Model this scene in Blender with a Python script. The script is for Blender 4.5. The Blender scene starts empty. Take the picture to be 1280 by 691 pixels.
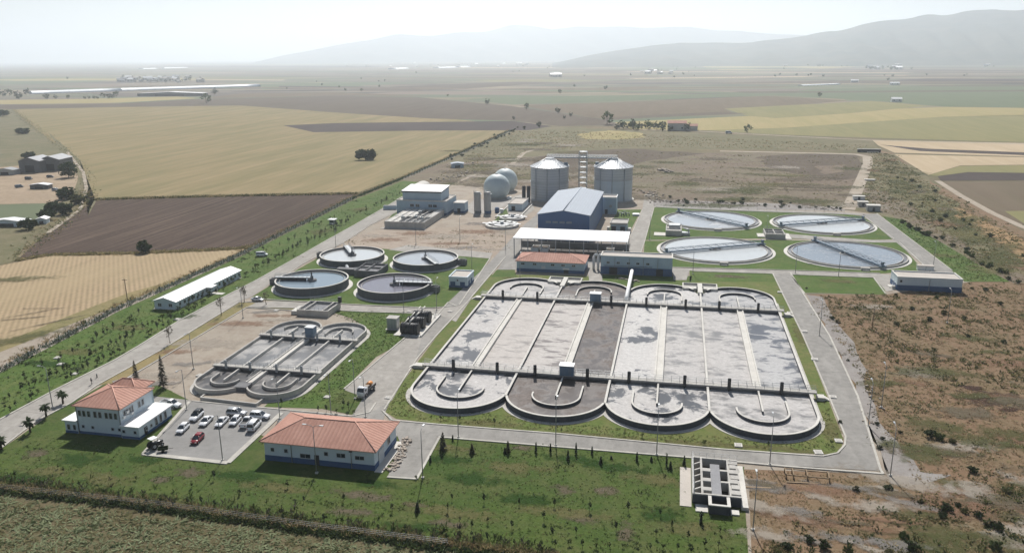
EXPOSURE = 0.34
SKY_STR, SKY_DUST, SUN_STR = 0.05, 0.7, 5.0
HAZE_TOP, HAZE_DEN, HAZE_ANI, HAZE_COL = 900.0, 1.25e-4, 0.45, (0.865, 0.935, 1.0, 1)
# Aerial view of a sewage treatment plant on a hazy farming plain.
# World frame: metres, +X runs along the plant's cross streets, +Y away from the camera.
import bpy, bmesh, math, random
import numpy as np
from mathutils import Vector, Matrix
R = math.radians
PI = math.pi
random.seed(7)
S = bpy.context.scene
COL = S.collection

# ------------------------------------------------------------------ camera
FPX, PITCH, ROLL, YAW = 990.0, R(15.54), R(-0.5), R(11.8)
CAM = Vector((61.13, -184.63, 80.0))
_r0 = Vector((math.cos(YAW), math.sin(YAW), 0))
_h = Vector((-math.sin(YAW), math.cos(YAW), 0))
_f = _h * math.cos(PITCH) + Vector((0, 0, -math.sin(PITCH)))
_d0 = -_h * math.sin(PITCH) + Vector((0, 0, -math.cos(PITCH)))
_c, _s = math.cos(ROLL), math.sin(ROLL)
_r = _r0 * _c - _d0 * _s
_d = _r0 * _s + _d0 * _c
cam_data = bpy.data.cameras.new('camera')
cam = bpy.data.objects.new('camera', cam_data)
COL.objects.link(cam)
m3 = Matrix((_r, -_d, -_f)).transposed()
cam.matrix_world = Matrix.Translation(CAM) @ m3.to_4x4()
cam_data.sensor_width = 36
cam_data.lens = FPX / 1280 * 36
cam_data.clip_start = 1
cam_data.clip_end = 120000
S.camera = cam

def at(px, py, z=0.0):
    """the point at height z seen at this place of the photograph (survey of the site)"""
    d = _f + _r * ((px - 640) / FPX) + _d * ((py - 345.5) / FPX)
    t = (z - CAM.z) / d.z
    return CAM + d * t
def proj(p):
    q = Vector(p) - CAM
    zc = q.dot(_f)
    return 640 + FPX * q.dot(_r) / zc, 345.5 + FPX * q.dot(_d) / zc

# ------------------------------------------------------------------ render, world, sun
S.render.engine = 'CYCLES'
S.view_settings.view_transform = 'Standard'
S.view_settings.look = 'None'
S.view_settings.gamma = 1
S.view_settings.exposure = EXPOSURE
S.view_settings.use_curve_mapping = False
try:
    S.cycles.use_denoising = True
    S.cycles.max_bounces = 6
    S.cycles.volume_bounces = 2
    S.cycles.transparent_max_bounces = 48
except Exception:
    pass
SUN_EL, SUN_AZ = R(46), R(-11.3)           # azimuth clockwise from +Y
W = bpy.data.worlds.new('World')
S.world = W
W.use_nodes = True
nt = W.node_tree
nt.nodes.clear()
sky = nt.nodes.new('ShaderNodeTexSky')
sky.sky_type = 'NISHITA'
sky.sun_disc = False
sky.sun_elevation = SUN_EL
sky.sun_rotation = SUN_AZ % (2 * PI)
sky.altitude = 100
sky.air_density = 1.0
sky.dust_density = SKY_DUST
sky.ozone_density = 1.0
bg = nt.nodes.new('ShaderNodeBackground')
bg.inputs[1].default_value = SKY_STR
wo = nt.nodes.new('ShaderNodeOutputWorld')
nt.links.new(sky.outputs[0], bg.inputs[0])
nt.links.new(bg.outputs[0], wo.inputs[0])
sd = bpy.data.lights.new('sun', 'SUN')
sd.energy = SUN_STR
sd.angle = R(0.6)
sd.color = (1.0, 0.96, 0.91)
sun = bpy.data.objects.new('sun', sd)
COL.objects.link(sun)
to_sun = Vector((math.sin(SUN_AZ) * math.cos(SUN_EL), math.cos(SUN_AZ) * math.cos(SUN_EL), math.sin(SUN_EL)))
sun.rotation_euler = to_sun.to_track_quat('Z', 'Y').to_euler()
sun.location = (0, 0, 300)

# ------------------------------------------------------------------ materials
MATS = {}
def rgb(*c):
    return (c[0], c[1], c[2], 1)
class N:
    """small node-tree writer"""
    def __init__(s, name):
        s.m = bpy.data.materials.new(name)
        s.m.use_nodes = True
        s.t = s.m.node_tree
        s.b = s.t.nodes['Principled BSDF']
        s.out = s.t.nodes['Material Output']
        s.tc = s.t.nodes.new('ShaderNodeTexCoord').outputs['Object']
    def new(s, k):
        return s.t.nodes.new(k)
    def put(s, sock, v):
        if hasattr(v, 'is_output'):
            s.t.links.new(v, sock)
        else:
            sock.default_value = v
    def coord(s, scale=(1, 1, 1), rot=0.0, loc=(0, 0, 0)):
        n = s.new('ShaderNodeMapping')
        s.t.links.new(s.tc, n.inputs[0])
        n.inputs['Scale'].default_value = scale
        n.inputs['Rotation'].default_value = (0, 0, rot)
        n.inputs['Location'].default_value = loc
        return n.outputs[0]
    def noise(s, scale, detail=4, rough=0.6, co=None, dist=0.0):
        n = s.new('ShaderNodeTexNoise')
        s.t.links.new(co if co is not None else s.tc, n.inputs['Vector'])
        n.inputs['Scale'].default_value = scale
        n.inputs['Detail'].default_value = detail
        n.inputs['Roughness'].default_value = rough
        n.inputs['Distortion'].default_value = dist
        return n.outputs[0]
    def voro(s, scale, co=None, out='Color', feature='F1', rnd=1.0):
        n = s.new('ShaderNodeTexVoronoi')
        n.feature = feature
        s.t.links.new(co if co is not None else s.tc, n.inputs['Vector'])
        n.inputs['Scale'].default_value = scale
        n.inputs['Randomness'].default_value = rnd
        return n.outputs[out]
    def wave(s, scale, co=None, dist=0.0, dscale=1.0, axis='X', prof='SIN'):
        n = s.new('ShaderNodeTexWave')
        n.bands_direction = axis
        n.wave_profile = prof
        s.t.links.new(co if co is not None else s.tc, n.inputs['Vector'])
        n.inputs['Scale'].default_value = scale
        n.inputs['Distortion'].default_value = dist
        n.inputs['Detail Scale'].default_value = dscale
        return n.outputs['Fac']
    def ramp(s, fac, a, b, va=0.0, vb=1.0):
        n = s.new('ShaderNodeMapRange')
        s.put(n.inputs[0], fac)
        n.inputs[1].default_value = a
        n.inputs[2].default_value = b
        n.inputs[3].default_value = va
        n.inputs[4].default_value = vb
        return n.outputs[0]
    def math(s, op, a, b=0.5):
        n = s.new('ShaderNodeMath')
        n.operation = op
        s.put(n.inputs[0], a)
        s.put(n.inputs[1], b)
        return n.outputs[0]
    def mix(s, fac, a, b):
        n = s.new('ShaderNodeMix')
        n.data_type = 'RGBA'
        s.put(n.inputs[0], fac)
        s.put(n.inputs[6], a)
        s.put(n.inputs[7], b)
        return n.outputs[2]
    def sep(s, co, i):
        n = s.new('ShaderNodeSeparateXYZ')
        s.t.links.new(co, n.inputs[0])
        return n.outputs[i]
    def bump(s, h, strength=0.3, dist=0.1):
        n = s.new('ShaderNodeBump')
        n.inputs['Strength'].default_value = strength
        n.inputs['Distance'].default_value = dist
        s.t.links.new(h, n.inputs['Height'])
        s.t.links.new(n.outputs[0], s.b.inputs['Normal'])
    def done(s, col, rough=0.85, metal=0.0, spec=0.3):
        s.put(s.b.inputs['Base Color'], col)
        s.put(s.b.inputs['Roughness'], rough)
        s.b.inputs['Metallic'].default_value = metal
        s.b.inputs['Specular IOR Level'].default_value = spec
        MATS[s.m.name] = s.m
        return s.m

def m_plain(name, c1, c2=None, scale=0.6, rough=0.7, metal=0.0, spec=0.4, streak=False):
    n = N(name)
    c2 = c2 or tuple(x * 0.82 for x in c1)
    co = n.coord((1, 1, 0.25)) if streak else None
    a = n.noise(scale, 5, 0.65, co)
    b = n.noise(scale * 7, 3, 0.6, co)
    f = n.math('ADD', n.math('MULTIPLY', a, 0.65), n.math('MULTIPLY', b, 0.35))
    return n.done(n.mix(n.ramp(f, 0.36, 0.64), rgb(*c2), rgb(*c1)), rough, metal, spec)

def m_ground(name, cols, scales=(0.02, 0.12, 0.9), rough=0.95, bump=0.0, stretch=None, rot=0.0):
    """cols: base, patch, speck, stain"""
    n = N(name)
    co = n.coord(stretch, rot) if stretch else None
    a = n.ramp(n.noise(scales[0], 5, 0.62, co, 0.3), 0.40, 0.60)
    b = n.ramp(n.noise(scales[1], 5, 0.65, co), 0.44, 0.62)
    c = n.ramp(n.noise(scales[2], 4, 0.7), 0.42, 0.66)
    x = n.mix(a, rgb(*cols[0]), rgb(*cols[1]))
    x = n.mix(n.math('MULTIPLY', b, 0.65), x, rgb(*cols[2]))
    x = n.mix(n.math('MULTIPLY', c, 0.55), x, rgb(*cols[3]))
    if bump:
        n.bump(n.noise(scales[2] * 1.6, 4, 0.7), bump, 0.25)
    return n.done(x, rough, 0, 0.15)

def m_rows(name, cols, period, rot, dist=1.5, dscale=0.3, amount=0.8, patch=0.03, streak=0.55):
    """a field with rows; rot = direction of the rows"""
    n = N(name)
    co = n.coord((1, 1, 1), rot)
    w = n.wave(2 * PI / period / 20 * 1.0, co, dist, dscale)   # wave period: 2pi/(20*scale)
    a = n.ramp(n.noise(patch, 5, 0.65), 0.38, 0.62)
    b = n.ramp(n.noise(0.5, 5, 0.7), 0.35, 0.68)
    f = n.math('MULTIPLY', n.math('MULTIPLY', w, amount), n.ramp(b, 0, 1, 0.5, 1.0))
    x = n.mix(f, rgb(*cols[0]), rgb(*cols[1]))
    x = n.mix(n.math('MULTIPLY', a, 0.55), x, rgb(*cols[2]))
    x = n.mix(n.math('MULTIPLY', b, 0.3), x, rgb(*cols[3]))
    st = n.ramp(n.noise(1.0, 4, 0.7, n.coord((.28 * 6 / max(period, 2), .012, 1), rot)), 0.42, 0.66)
    x = n.mix(n.math('MULTIPLY', st, streak), x, rgb(*cols[3]))
    st2 = n.ramp(n.noise(1.0, 4, 0.7, n.coord((.05, .006, 1), rot, (7, 3, 0))), 0.42, 0.62)
    x = n.mix(n.math('MULTIPLY', st2, streak), x, rgb(*cols[2]))
    return n.done(x, 0.95, 0, 0.1)

def m_leaf(name, c1, c2, c3=None):
    n = N(name)
    a = n.ramp(n.noise(0.9, 3, 0.6), 0.35, 0.65)
    x = n.mix(a, rgb(*c1), rgb(*c2))
    oi = n.new('ShaderNodeObjectInfo').outputs['Random']
    x = n.mix(n.math('MULTIPLY', oi, 0.45), x, rgb(*(c3 or c1)))
    n.done(x, 0.75, 0, 0.2)
    tr = n.new('ShaderNodeBsdfTranslucent')
    n.put(tr.inputs[0], x)
    ms = n.new('ShaderNodeMixShader')
    ms.inputs[0].default_value = 0.45
    n.t.links.new(n.b.outputs[0], ms.inputs[1])
    n.t.links.new(tr.outputs[0], ms.inputs[2])
    n.t.links.new(ms.outputs[0], n.out.inputs[0])
    return n.m

def m_water(name, water, foam, thr, width=0.06, scale=0.09, foam2=None, rough=0.28, streak=(1, 1, 1), rip=0.05, spec=0.3):
    """clear water with rafts of foam; thr high = little foam"""
    n = N(name)
    co = n.coord(streak)
    a = n.noise(scale * 1.5, 9, 0.66, co, 0.5)
    big = n.noise(scale * 0.5, 4, 0.55, co, 0.3)
    f = n.math('ADD', n.math('MULTIPLY', a, 0.62), n.math('MULTIPLY', big, 0.38))
    f = n.ramp(f, thr, thr + width)
    t = n.ramp(n.noise(1.1, 8, 0.75, co, 0.8), 0.36, 0.66)
    t2 = n.ramp(n.noise(0.30, 7, 0.7, co, 0.8), 0.38, 0.62)
    fc = n.mix(t, rgb(*foam), rgb(*(foam2 or tuple(x * 0.75 for x in foam))))
    fc = n.mix(n.math('MULTIPLY', t2, 0.38), fc, rgb(*(foam2 or tuple(x * 0.7 for x in foam))))
    x = n.mix(f, rgb(*water), fc)
    rr = n.ramp(f, 0, 1, rough, 0.85)
    n.bump(n.noise(1.6, 4, 0.6), rip, 0.2)
    n.done(x, rr, 0, 0.5)
    n.t.links.new(n.ramp(f, 0, 1, spec, 0.02), n.b.inputs['Specular IOR Level'])
    n.b.inputs['IOR'].default_value = 1.33
    return n.m

def M(k):
    return MATS[k]

# ------------------------------------------------------------------ mesh builder
class MB:
    def __init__(s):
        s.v, s.f, s.m, s.s = [], [], [], []
    def face(s, idx, m=0, sm=False):
        s.f.append(tuple(idx)); s.m.append(m); s.s.append(sm)
    def poly(s, pts, m=0):
        b = len(s.v); s.v += [tuple(p) for p in pts]
        s.face(range(b, b + len(pts)), m)
    def prism(s, pts, z0, z1, m=0, mt=None, bottom=False):
        """pts: xy outline, counter-clockwise"""
        a = sum(pts[i][0] * pts[(i + 1) % len(pts)][1] - pts[(i + 1) % len(pts)][0] * pts[i][1] for i in range(len(pts)))
        if a < 0: pts = pts[::-1]
        n = len(pts); b = len(s.v)
        s.v += [(p[0], p[1], z0) for p in pts] + [(p[0], p[1], z1) for p in pts]
        for i in range(n):
            j = (i + 1) % n
            s.face((b + i, b + j, b + n + j, b + n + i), m)
        s.face([b + n + i for i in range(n)], m if mt is None else mt)
        if bottom: s.face([b + i for i in range(n)][::-1], m)
    def box(s, x0, x1, y0, y1, z0, z1, m=0, mt=None):
        s.prism([(x0, y0), (x1, y0), (x1, y1), (x0, y1)], z0, z1, m, mt, True)
    def obox(s, p, q, w, z0, z1, m=0):
        """box along the ground line p-q, width w"""
        p = Vector((p[0], p[1])); q = Vector((q[0], q[1]))
        d = (q - p).normalized(); o = Vector((-d.y, d.x)) * w / 2
        s.prism([p - o, q - o, q + o, p + o], z0, z1, m, None, True)
    def tube(s, pts, r, n=6, m=0, cap=True, sm=True):
        pts = [Vector(p) for p in pts]
        if not hasattr(r, '__len__'): r = [r] * len(pts)
        b = len(s.v)
        for i, p in enumerate(pts):
            d = (pts[min(i + 1, len(pts) - 1)] - pts[max(i - 1, 0)]).normalized()
            x = d.orthogonal().normalized() if abs(d.z) < 0.99 else Vector((1, 0, 0))
            if abs(d.z) < 0.99: x = d.cross(Vector((0, 0, 1))).normalized()
            y = d.cross(x)
            for k in range(n):
                a = 2 * PI * k / n
                s.v.append(tuple(p + (x * math.cos(a) + y * math.sin(a)) * r[i]))
        for i in range(len(pts) - 1):
            for k in range(n):
                k2 = (k + 1) % n
                s.face((b + i * n + k, b + i * n + k2, b + (i + 1) * n + k2, b + (i + 1) * n + k), m, sm)
        if cap:
            s.face([b + k for k in range(n)][::-1], m)
            s.face([b + (len(pts) - 1) * n + k for k in range(n)], m)
    def lathe(s, cx, cy, prof, n=32, m=0, sm=True, a0=0.0, a1=2 * PI):
        """prof: (r, z) pairs"""
        full = abs(a1 - a0 - 2 * PI) < 1e-6
        k = n if full else n + 1
        b = len(s.v)
        for (r, z) in prof:
            for i in range(k):
                a = a0 + (a1 - a0) * i / n
                s.v.append((cx + r * math.cos(a), cy + r * math.sin(a), z))
        for j in range(len(prof) - 1):
            for i in range(n):
                i2 = (i + 1) % k
                s.face((b + j * k + i, b + j * k + i2, b + (j + 1) * k + i2, b + (j + 1) * k + i), m, sm)
    def ring(s, cx, cy, r0, r1, z0, z1, a0=0.0, a1=2 * PI, n=40, m=0):
        """a standing wall along an arc; r0 < r1"""
        full = abs(a1 - a0 - 2 * PI) < 1e-6
        s.lathe(cx, cy, [(r1, z0), (r1, z1)], n, m, True, a0, a1)
        s.lathe(cx, cy, [(r1, z1), (r0, z1)], n, m, False, a0, a1)
        s.lathe(cx, cy, [(r0, z1), (r0, z0)], n, m, True, a0, a1)
        if not full:
            for a in (a0, a1):
                c, q = math.cos(a), math.sin(a)
                s.poly([(cx + r0 * c, cy + r0 * q, z0), (cx + r1 * c, cy + r1 * q, z0), (cx + r1 * c, cy + r1 * q, z1), (cx + r0 * c, cy + r0 * q, z1)], m)
    def disc(s, cx, cy, r, z, n=48, m=0):
        s.poly([(cx + r * math.cos(2 * PI * i / n), cy + r * math.sin(2 * PI * i / n), z) for i in range(n)], m)
    def mesh(s, name, mats):
        me = bpy.data.meshes.new(name)
        me.from_pydata(s.v, [], s.f)
        for k in (mats if isinstance(mats, (list, tuple)) else [mats]):
            me.materials.append(MATS[k])
        me.polygons.foreach_set('material_index', s.m)
        me.polygons.foreach_set('use_smooth', s.s)
        me.update()
        return me
    def build(s, name, mats, parent=None, label=None):
        """one mesh object; vertices are in world coordinates unless the parent is a turned thing"""
        o = ORG.get(parent.name, Vector((0, 0, 0))) if parent is not None else Vector((0, 0, 0))
        if parent is not None and o.length > 0:
            s.v = [(x - o.x, y - o.y, z - o.z) for x, y, z in s.v]
        ob = bpy.data.objects.new(name, s.mesh(name, mats))
        COL.objects.link(ob)
        if parent is not None:
            ob.parent = parent
            ORG[ob.name] = o
        if label: ob['label'] = label
        return ob
ORG = {}
def thing(name, label, cat, loc=(0, 0, 0), rz=0.0, group=None, local=False):
    o = bpy.data.objects.new(name, None)
    COL.objects.link(o)
    o.empty_display_size = 0.5
    o.location = loc
    o.rotation_euler = (0, 0, rz)
    o['label'] = label
    o['category'] = cat
    if group: o['group'] = group
    ORG[o.name] = Vector((0, 0, 0)) if local else Vector(loc)
    return o
def tag(o, label, cat, group=None):
    o['label'] = label; o['category'] = cat
    if group: o['group'] = group
    return o
def struct(o):
    o['kind'] = 'structure'
    return o
def stuff(o):
    o['kind'] = 'stuff'
    return o
def kids(o):
    return [c for c in bpy.data.objects if c.parent == o]
def copy_tree(o, parent=None):
    c = o.copy()
    COL.objects.link(c)
    if parent is not None: c.parent = parent
    for ch in list(o.children):
        copy_tree(ch, c)
    return c
def dup(o, loc, rz=0.0, scale=1.0, label=None, group=None):
    c = copy_tree(o)
    c.location = loc
    c.rotation_euler = (0, 0, rz)
    c.scale = (scale,) * 3 if not hasattr(scale, '__len__') else scale
    if label: c['label'] = label
    if group: c['group'] = group
    return c

# ------------------------------------------------------------------ material library
m_plain('concrete', (.50, .48, .44), (.36, .345, .32), 0.35, 0.9, spec=0.2)
m_plain('concrete_light', (.62, .60, .55), (.50, .48, .44), 0.3, 0.9, spec=0.2)
m_plain('concrete_dark', (.20, .20, .20), (.13, .13, .135), 0.3, 0.9, spec=0.2, streak=True)
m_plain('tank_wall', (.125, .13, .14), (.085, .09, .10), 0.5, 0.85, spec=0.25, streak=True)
m_plain('slate_shade_wall', (.085, .092, .105), (.055, .06, .07), 0.4, 0.8, spec=0.25, streak=True)  # basin's slate coat; on inner walls and inlet front it paints their shade
m_plain('white_paint', (.80, .80, .78), (.70, .70, .68), 0.3, 0.6)
m_plain('wall_white', (.62, .70, .74), (.55, .63, .68), 0.25, 0.8, spec=0.25, streak=True)
m_plain('wall_blue', (.40, .50, .58), (.34, .44, .52), 0.25, 0.7, streak=True)
m_plain('plinth_blue', (.06, .12, .24), (.045, .095, .19), 0.3, 0.7)
m_plain('hall_blue', (.055, .13, .29), (.045, .11, .25), 0.15, 0.5, streak=True)
m_plain('roof_membrane', (.50, .46, .41), (.42, .385, .345), 0.2, 0.9, spec=0.2)
m_plain('glass', (.02, .03, .04), (.03, .04, .05), 0.5, 0.08, spec=0.6)
m_plain('window_frame', (.55, .58, .60), (.5, .53, .55), 0.5, 0.5)
m_plain('steel_blue', (.16, .22, .28), (.12, .17, .22), 0.8, 0.5, spec=0.5)
m_plain('steel_grey', (.38, .40, .41), (.30, .32, .33), 0.8, 0.45, 0.3, 0.5)
m_plain('dark_metal', (.035, .037, .04), (.022, .023, .025), 0.8, 0.55)
m_plain('cabin_blue', (.16, .24, .33), (.13, .20, .28), 0.6, 0.5)
m_plain('galvanised', (.46, .47, .47), (.38, .39, .395), 0.5, 0.4, 0.25, 0.5)
m_plain('gas_holder', (.50, .57, .57), (.44, .50, .51), 0.3, 0.55)
m_plain('column_beige', (.47, .46, .42), (.39, .38, .35), 0.4, 0.6, streak=True)
m_plain('asphalt', (.27, .262, .25), (.205, .20, .19), 0.12, 0.92, spec=0.2)
m_plain('car_white', (.75, .76, .77), (.72, .73, .74), 0.4, 0.25, spec=0.6)
m_plain('car_red', (.22, .012, .02), (.19, .01, .017), 0.4, 0.25, spec=0.6)
m_plain('car_black', (.02, .02, .022), (.016, .016, .018), 0.4, 0.25, spec=0.6)
m_plain('car_silver', (.50, .51, .52), (.47, .48, .49), 0.4, 0.25, 0.4, 0.6)
m_plain('tyre', (.018, .018, .018), (.014, .014, .014), 2, 0.9)
m_plain('lamp_red', (.35, .01, .01), None, 2, 0.3)
m_plain('lamp_clear', (.75, .75, .72), None, 2, 0.15)
m_plain('orange_paint', (.65, .25, .05), None, 2, 0.5)
m_plain('pole_grey', (.30, .31, .31), (.25, .26, .26), 1.0, 0.5, 0.3)
m_plain('bark', (.14, .105, .075), (.09, .07, .05), 2.0, 0.95)
m_plain('bark_pale', (.22, .19, .15), (.15, .13, .10), 2.0, 0.95)
m_plain('wood', (.30, .22, .14), (.22, .16, .10), 2.0, 0.9)
m_plain('skin', (.42, .26, .18), (.38, .23, .16), 3, 0.6)
m_plain('cloth_dark', (.03, .035, .05), (.022, .026, .038), 3, 0.9)
m_plain('cloth_grey', (.07, .07, .08), (.05, .05, .06), 3, 0.9)
m_plain('hair', (.015, .012, .01), None, 4, 0.7)
m_plain('plastic_film', (.80, .82, .82), (.66, .69, .70), 0.02, 0.5)
m_plain('house_wall', (.60, .57, .52), (.5, .48, .44), 0.1, 0.9)
m_plain('barn_wall', (.16, .165, .17), (.12, .125, .13), 0.15, 0.8, streak=True)
m_plain('barn_roof', (.28, .29, .30), (.22, .23, .24), 0.15, 0.6)
m_plain('rubble', (.40, .345, .29), (.28, .24, .20), 1.5, 0.95)
m_plain('canopy_shade_floor', (.075, .07, .066), (.045, .042, .04), 0.2, 0.9)  # dark asphalt tone with the shade under the canopy put into it
m_plain('sludge', (.035, .03, .028), (.022, .02, .018), 0.5, 0.6)
m_plain('channel_water', (.17, .17, .18), (.12, .12, .125), 0.6, 0.35)

def m_tiles(name, axis):
    n = N(name)
    rows = n.wave(2 * PI / 0.9 / 20, None, 0.0, 1, axis)
    a = n.ramp(n.noise(0.22, 6, 0.75), 0.38, 0.62)
    sp = n.ramp(n.noise(4.0, 3, 0.8), 0.35, 0.7)
    x = n.mix(a, rgb(.47, .265, .205), rgb(.36, .185, .14))
    x = n.mix(n.math('MULTIPLY', n.ramp(rows, 0.0, 0.45, 1, 0), 0.5), x, rgb(.27, .135, .10))
    x = n.mix(n.math('MULTIPLY', sp, 0.35), x, rgb(.54, .33, .26))
    n.bump(rows, 0.5, 0.12)
    return n.done(x, 0.85, 0, 0.2)
m_tiles('tiles_x', 'X'); m_tiles('tiles_y', 'Y')
m_plain('ridge_tile', (.56, .34, .27), (.48, .28, .22), 1.0, 0.85, spec=0.2)

def m_sheet(name, c1, c2, axis, period=1.0, metal=0.0, rough=0.45, amt=0.5):
    n = N(name)
    w = n.wave(2 * PI / period / 20, None, 0.0, 1, axis)
    a = n.ramp(n.noise(0.25, 5, 0.65), 0.35, 0.65)
    x = n.mix(n.math('MULTIPLY', w, amt), rgb(*c1), rgb(*c2))
    x = n.mix(n.math('MULTIPLY', a, 0.4), x, rgb(*[q * 0.85 for q in c1]))
    n.bump(w, 0.4, 0.08)
    return n.done(x, rough, metal, 0.45)
m_sheet('roof_sheet', (.29, .33, .38), (.24, .28, .33), 'X', 1.2, 0.0, 0.7)
m_sheet('roof_white', (.80, .80, .79), (.70, .70, .70), 'X', 1.0)
m_sheet('roof_white_y', (.74, .74, .73), (.62, .62, .62), 'Y', 1.0)
m_sheet('silo_sheet', (.47, .49, .51), (.34, .36, .38), 'Z', 1.5, 0.2, 0.45, 0.7)
m_sheet('silo_smooth', (.47, .53, .57), (.42, .48, .52), 'Z', 3.0, 0.1, 0.4)
m_sheet('silo_roof', (.66, .68, .69), (.56, .58, .60), 'X', 1.5, 0.1, 0.4)
m_sheet('cabin_sheet', (.13, .20, .28), (.09, .15, .22), 'X', 0.5)
def m_road(name, c1, c2, rough=0.9):
    n = N(name)
    a = n.ramp(n.noise(0.06, 5, 0.65), 0.36, 0.64)
    b = n.ramp(n.noise(0.5, 6, 0.72), 0.40, 0.66)
    c = n.ramp(n.noise(6.0, 3, 0.7), 0.3, 0.7)
    x = n.mix(a, rgb(*c1), rgb(*c2))
    x = n.mix(n.math('MULTIPLY', b, 0.7), x, rgb(*[q * 0.66 for q in c2]))
    tr = n.ramp(n.noise(0.25, 5, 0.65, n.coord((1, .35, 1), 0.1)), 0.5, 0.68)
    x = n.mix(n.math('MULTIPLY', tr, 0.5), x, rgb(*[min(1, q * 1.3) for q in c1]))
    x = n.mix(n.math('MULTIPLY', c, 0.35), x, rgb(*[min(1, q * 1.2) for q in c1]))
    j = n.ramp(n.math('PINGPONG', n.math('DIVIDE', n.sep(n.tc, 1), 10.0), 1.0), 0.0, 0.02, 1, 0)
    x = n.mix(n.math('MULTIPLY', j, 0.45), x, rgb(*[q * 0.5 for q in c2]))
    return n.done(x, rough, 0, 0.2)
m_road('road_concrete', (.275, .262, .24), (.225, .215, .198))
m_road('road_pale', (.33, .31, .28), (.275, .257, .23))
m_road('kerb', (.47, .45, .40), (.40, .38, .34))
m_ground('lawn', [(.050, .086, .016), (.070, .102, .021), (.098, .104, .036), (.030, .054, .010)], (0.035, 0.16, 0.9), bump=0.5)
m_ground('lawn_bright', [(.074, .126, .024), (.062, .106, .020), (.120, .138, .044), (.040, .072, .014)], (0.03, 0.15, 0.8), bump=0.5)
m_ground('lawn_dry', [(.125, .148, .042), (.098, .138, .032), (.175, .158, .066), (.070, .098, .025)], (0.05, 0.2, 0.9), bump=0.5)
m_ground('bare_patch', [(.145, .115, .082), (.11, .10, .055), (.18, .15, .11), (.07, .085, .03)], (0.08, 0.3, 1.2))
m_ground('dirt', [(.30, .245, .19), (.335, .275, .22), (.24, .185, .145), (.38, .33, .27)], (0.03, 0.14, 0.8), bump=0.3, stretch=(1, 2.2, 1), rot=0.3)
m_ground('lot_soil', [(.295, .255, .205), (.33, .285, .23), (.225, .175, .135), (.36, .315, .26)], (0.04, 0.15, 0.9), bump=0.3)
m_ground('gravel', [(.235, .215, .20), (.27, .25, .23), (.19, .165, .15), (.31, .29, .27)], (0.04, 0.2, 1.2), bump=0.4)
m_ground('scrub_ground', [(.172, .108, .064), (.188, .122, .075), (.122, .100, .050), (.232, .168, .107)], (0.018, 0.075, 0.55), bump=0.6)
m_ground('burnt_ground', [(.045, .026, .020), (.07, .042, .03), (.09, .055, .036), (.03, .018, .015)], (0.1, 0.3, 1.0), bump=0.5)
m_ground('olive_scrub', [(.135, .125, .062), (.165, .14, .080), (.085, .092, .038), (.20, .165, .105)], (0.012, 0.06, 0.45), bump=0.6)
m_ground('brown_scrub', [(.165, .128, .092), (.145, .132, .076), (.120, .085, .066), (.21, .17, .125)], (0.01, 0.05, 0.35), bump=0.5, stretch=(1, 1.8, 1))
m_ground('ochre_strip', [(.29, .175, .085), (.25, .16, .085), (.22, .17, .085), (.33, .24, .14)], (0.03, 0.1, 0.5))
m_ground('track', [(.36, .31, .245), (.32, .27, .21), (.28, .23, .17), (.40, .35, .29)], (0.03, 0.12, 0.6))
m_rows('wheat', [(.235, .182, .092), (.205, .165, .084), (.165, .148, .068), (.285, .220, .122)], 9, R(84), 2.5, 0.1, 0.45, 0.006, 0.75)
m_ground('dry_grass', [(.235, .185, .085), (.185, .165, .070), (.13, .125, .05), (.29, .23, .12)], (0.02, 0.1, 0.6), bump=0.5)
m_ground('hill_green', [(.040, .055, .040), (.080, .085, .060), (.13, .115, .08), (.026, .040, .030)], (0.0012, 0.005, 0.02))
m_ground('farm_yard', [(.33, .25, .17), (.28, .21, .14), (.22, .17, .11), (.38, .30, .22)], (0.02, 0.1, 0.5))
m_rows('stubble', [(.42, .31, .20), (.19, .135, .082), (.36, .28, .17), (.25, .205, .115)], 1.7, R(-37.7), 0.5, 0.02, 1.0, 0.02, 0.55)
m_rows('ploughed', [(.036, .023, .017), (.020, .013, .010), (.055, .036, .027), (.165, .118, .088)], 3.0, R(88), 3.0, 0.3, 0.8, 0.02, 0.65)
m_rows('crop_soil', [(.12, .095, .055), (.075, .065, .032), (.15, .12, .07), (.09, .09, .04)], 1.8, R(90), 1.5, 0.4, 0.7)
m_rows('field_brown', [(.130, .095, .066), (.10, .074, .052), (.16, .125, .085), (.125, .11, .065)], 6, R(75), 2, 0.1, 0.5, 0.006)
m_rows('field_violet', [(.092, .068, .052), (.07, .052, .042), (.12, .095, .07), (.115, .10, .065)], 7, R(80), 2, 0.1, 0.5, 0.005)
m_rows('field_dark', [(.060, .046, .042), (.045, .035, .032), (.075, .058, .05), (.06, .05, .045)], 6, R(80), 2, 0.1, 0.5, 0.008)
m_rows('field_gold', [(.315, .255, .12), (.28, .23, .105), (.25, .225, .095), (.35, .275, .14)], 8, R(75), 2, 0.1, 0.5, 0.006)
m_rows('field_olive', [(.205, .19, .085), (.18, .17, .075), (.235, .205, .095), (.16, .16, .07)], 8, R(75), 2, 0.1, 0.5, 0.006)
m_rows('field_green', [(.105, .135, .075), (.09, .12, .065), (.13, .15, .085), (.115, .13, .085)], 9, R(78), 2, 0.1, 0.4, 0.004)
m_rows('field_pale', [(.44, .345, .23), (.40, .31, .20), (.36, .28, .175), (.47, .38, .26)], 8, R(60), 2, 0.1, 0.4, 0.01)
m_leaf('leaf_dark', (.022, .040, .012), (.034, .058, .016), (.045, .060, .022))
m_leaf('leaf_mid', (.058, .090, .024), (.078, .112, .032), (.06, .07, .025))
m_leaf('leaf_olive', (.105, .105, .042), (.075, .085, .032), (.13, .12, .05))
m_leaf('leaf_conifer', (.030, .052, .022), (.042, .066, .026), (.045, .06, .035))
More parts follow.
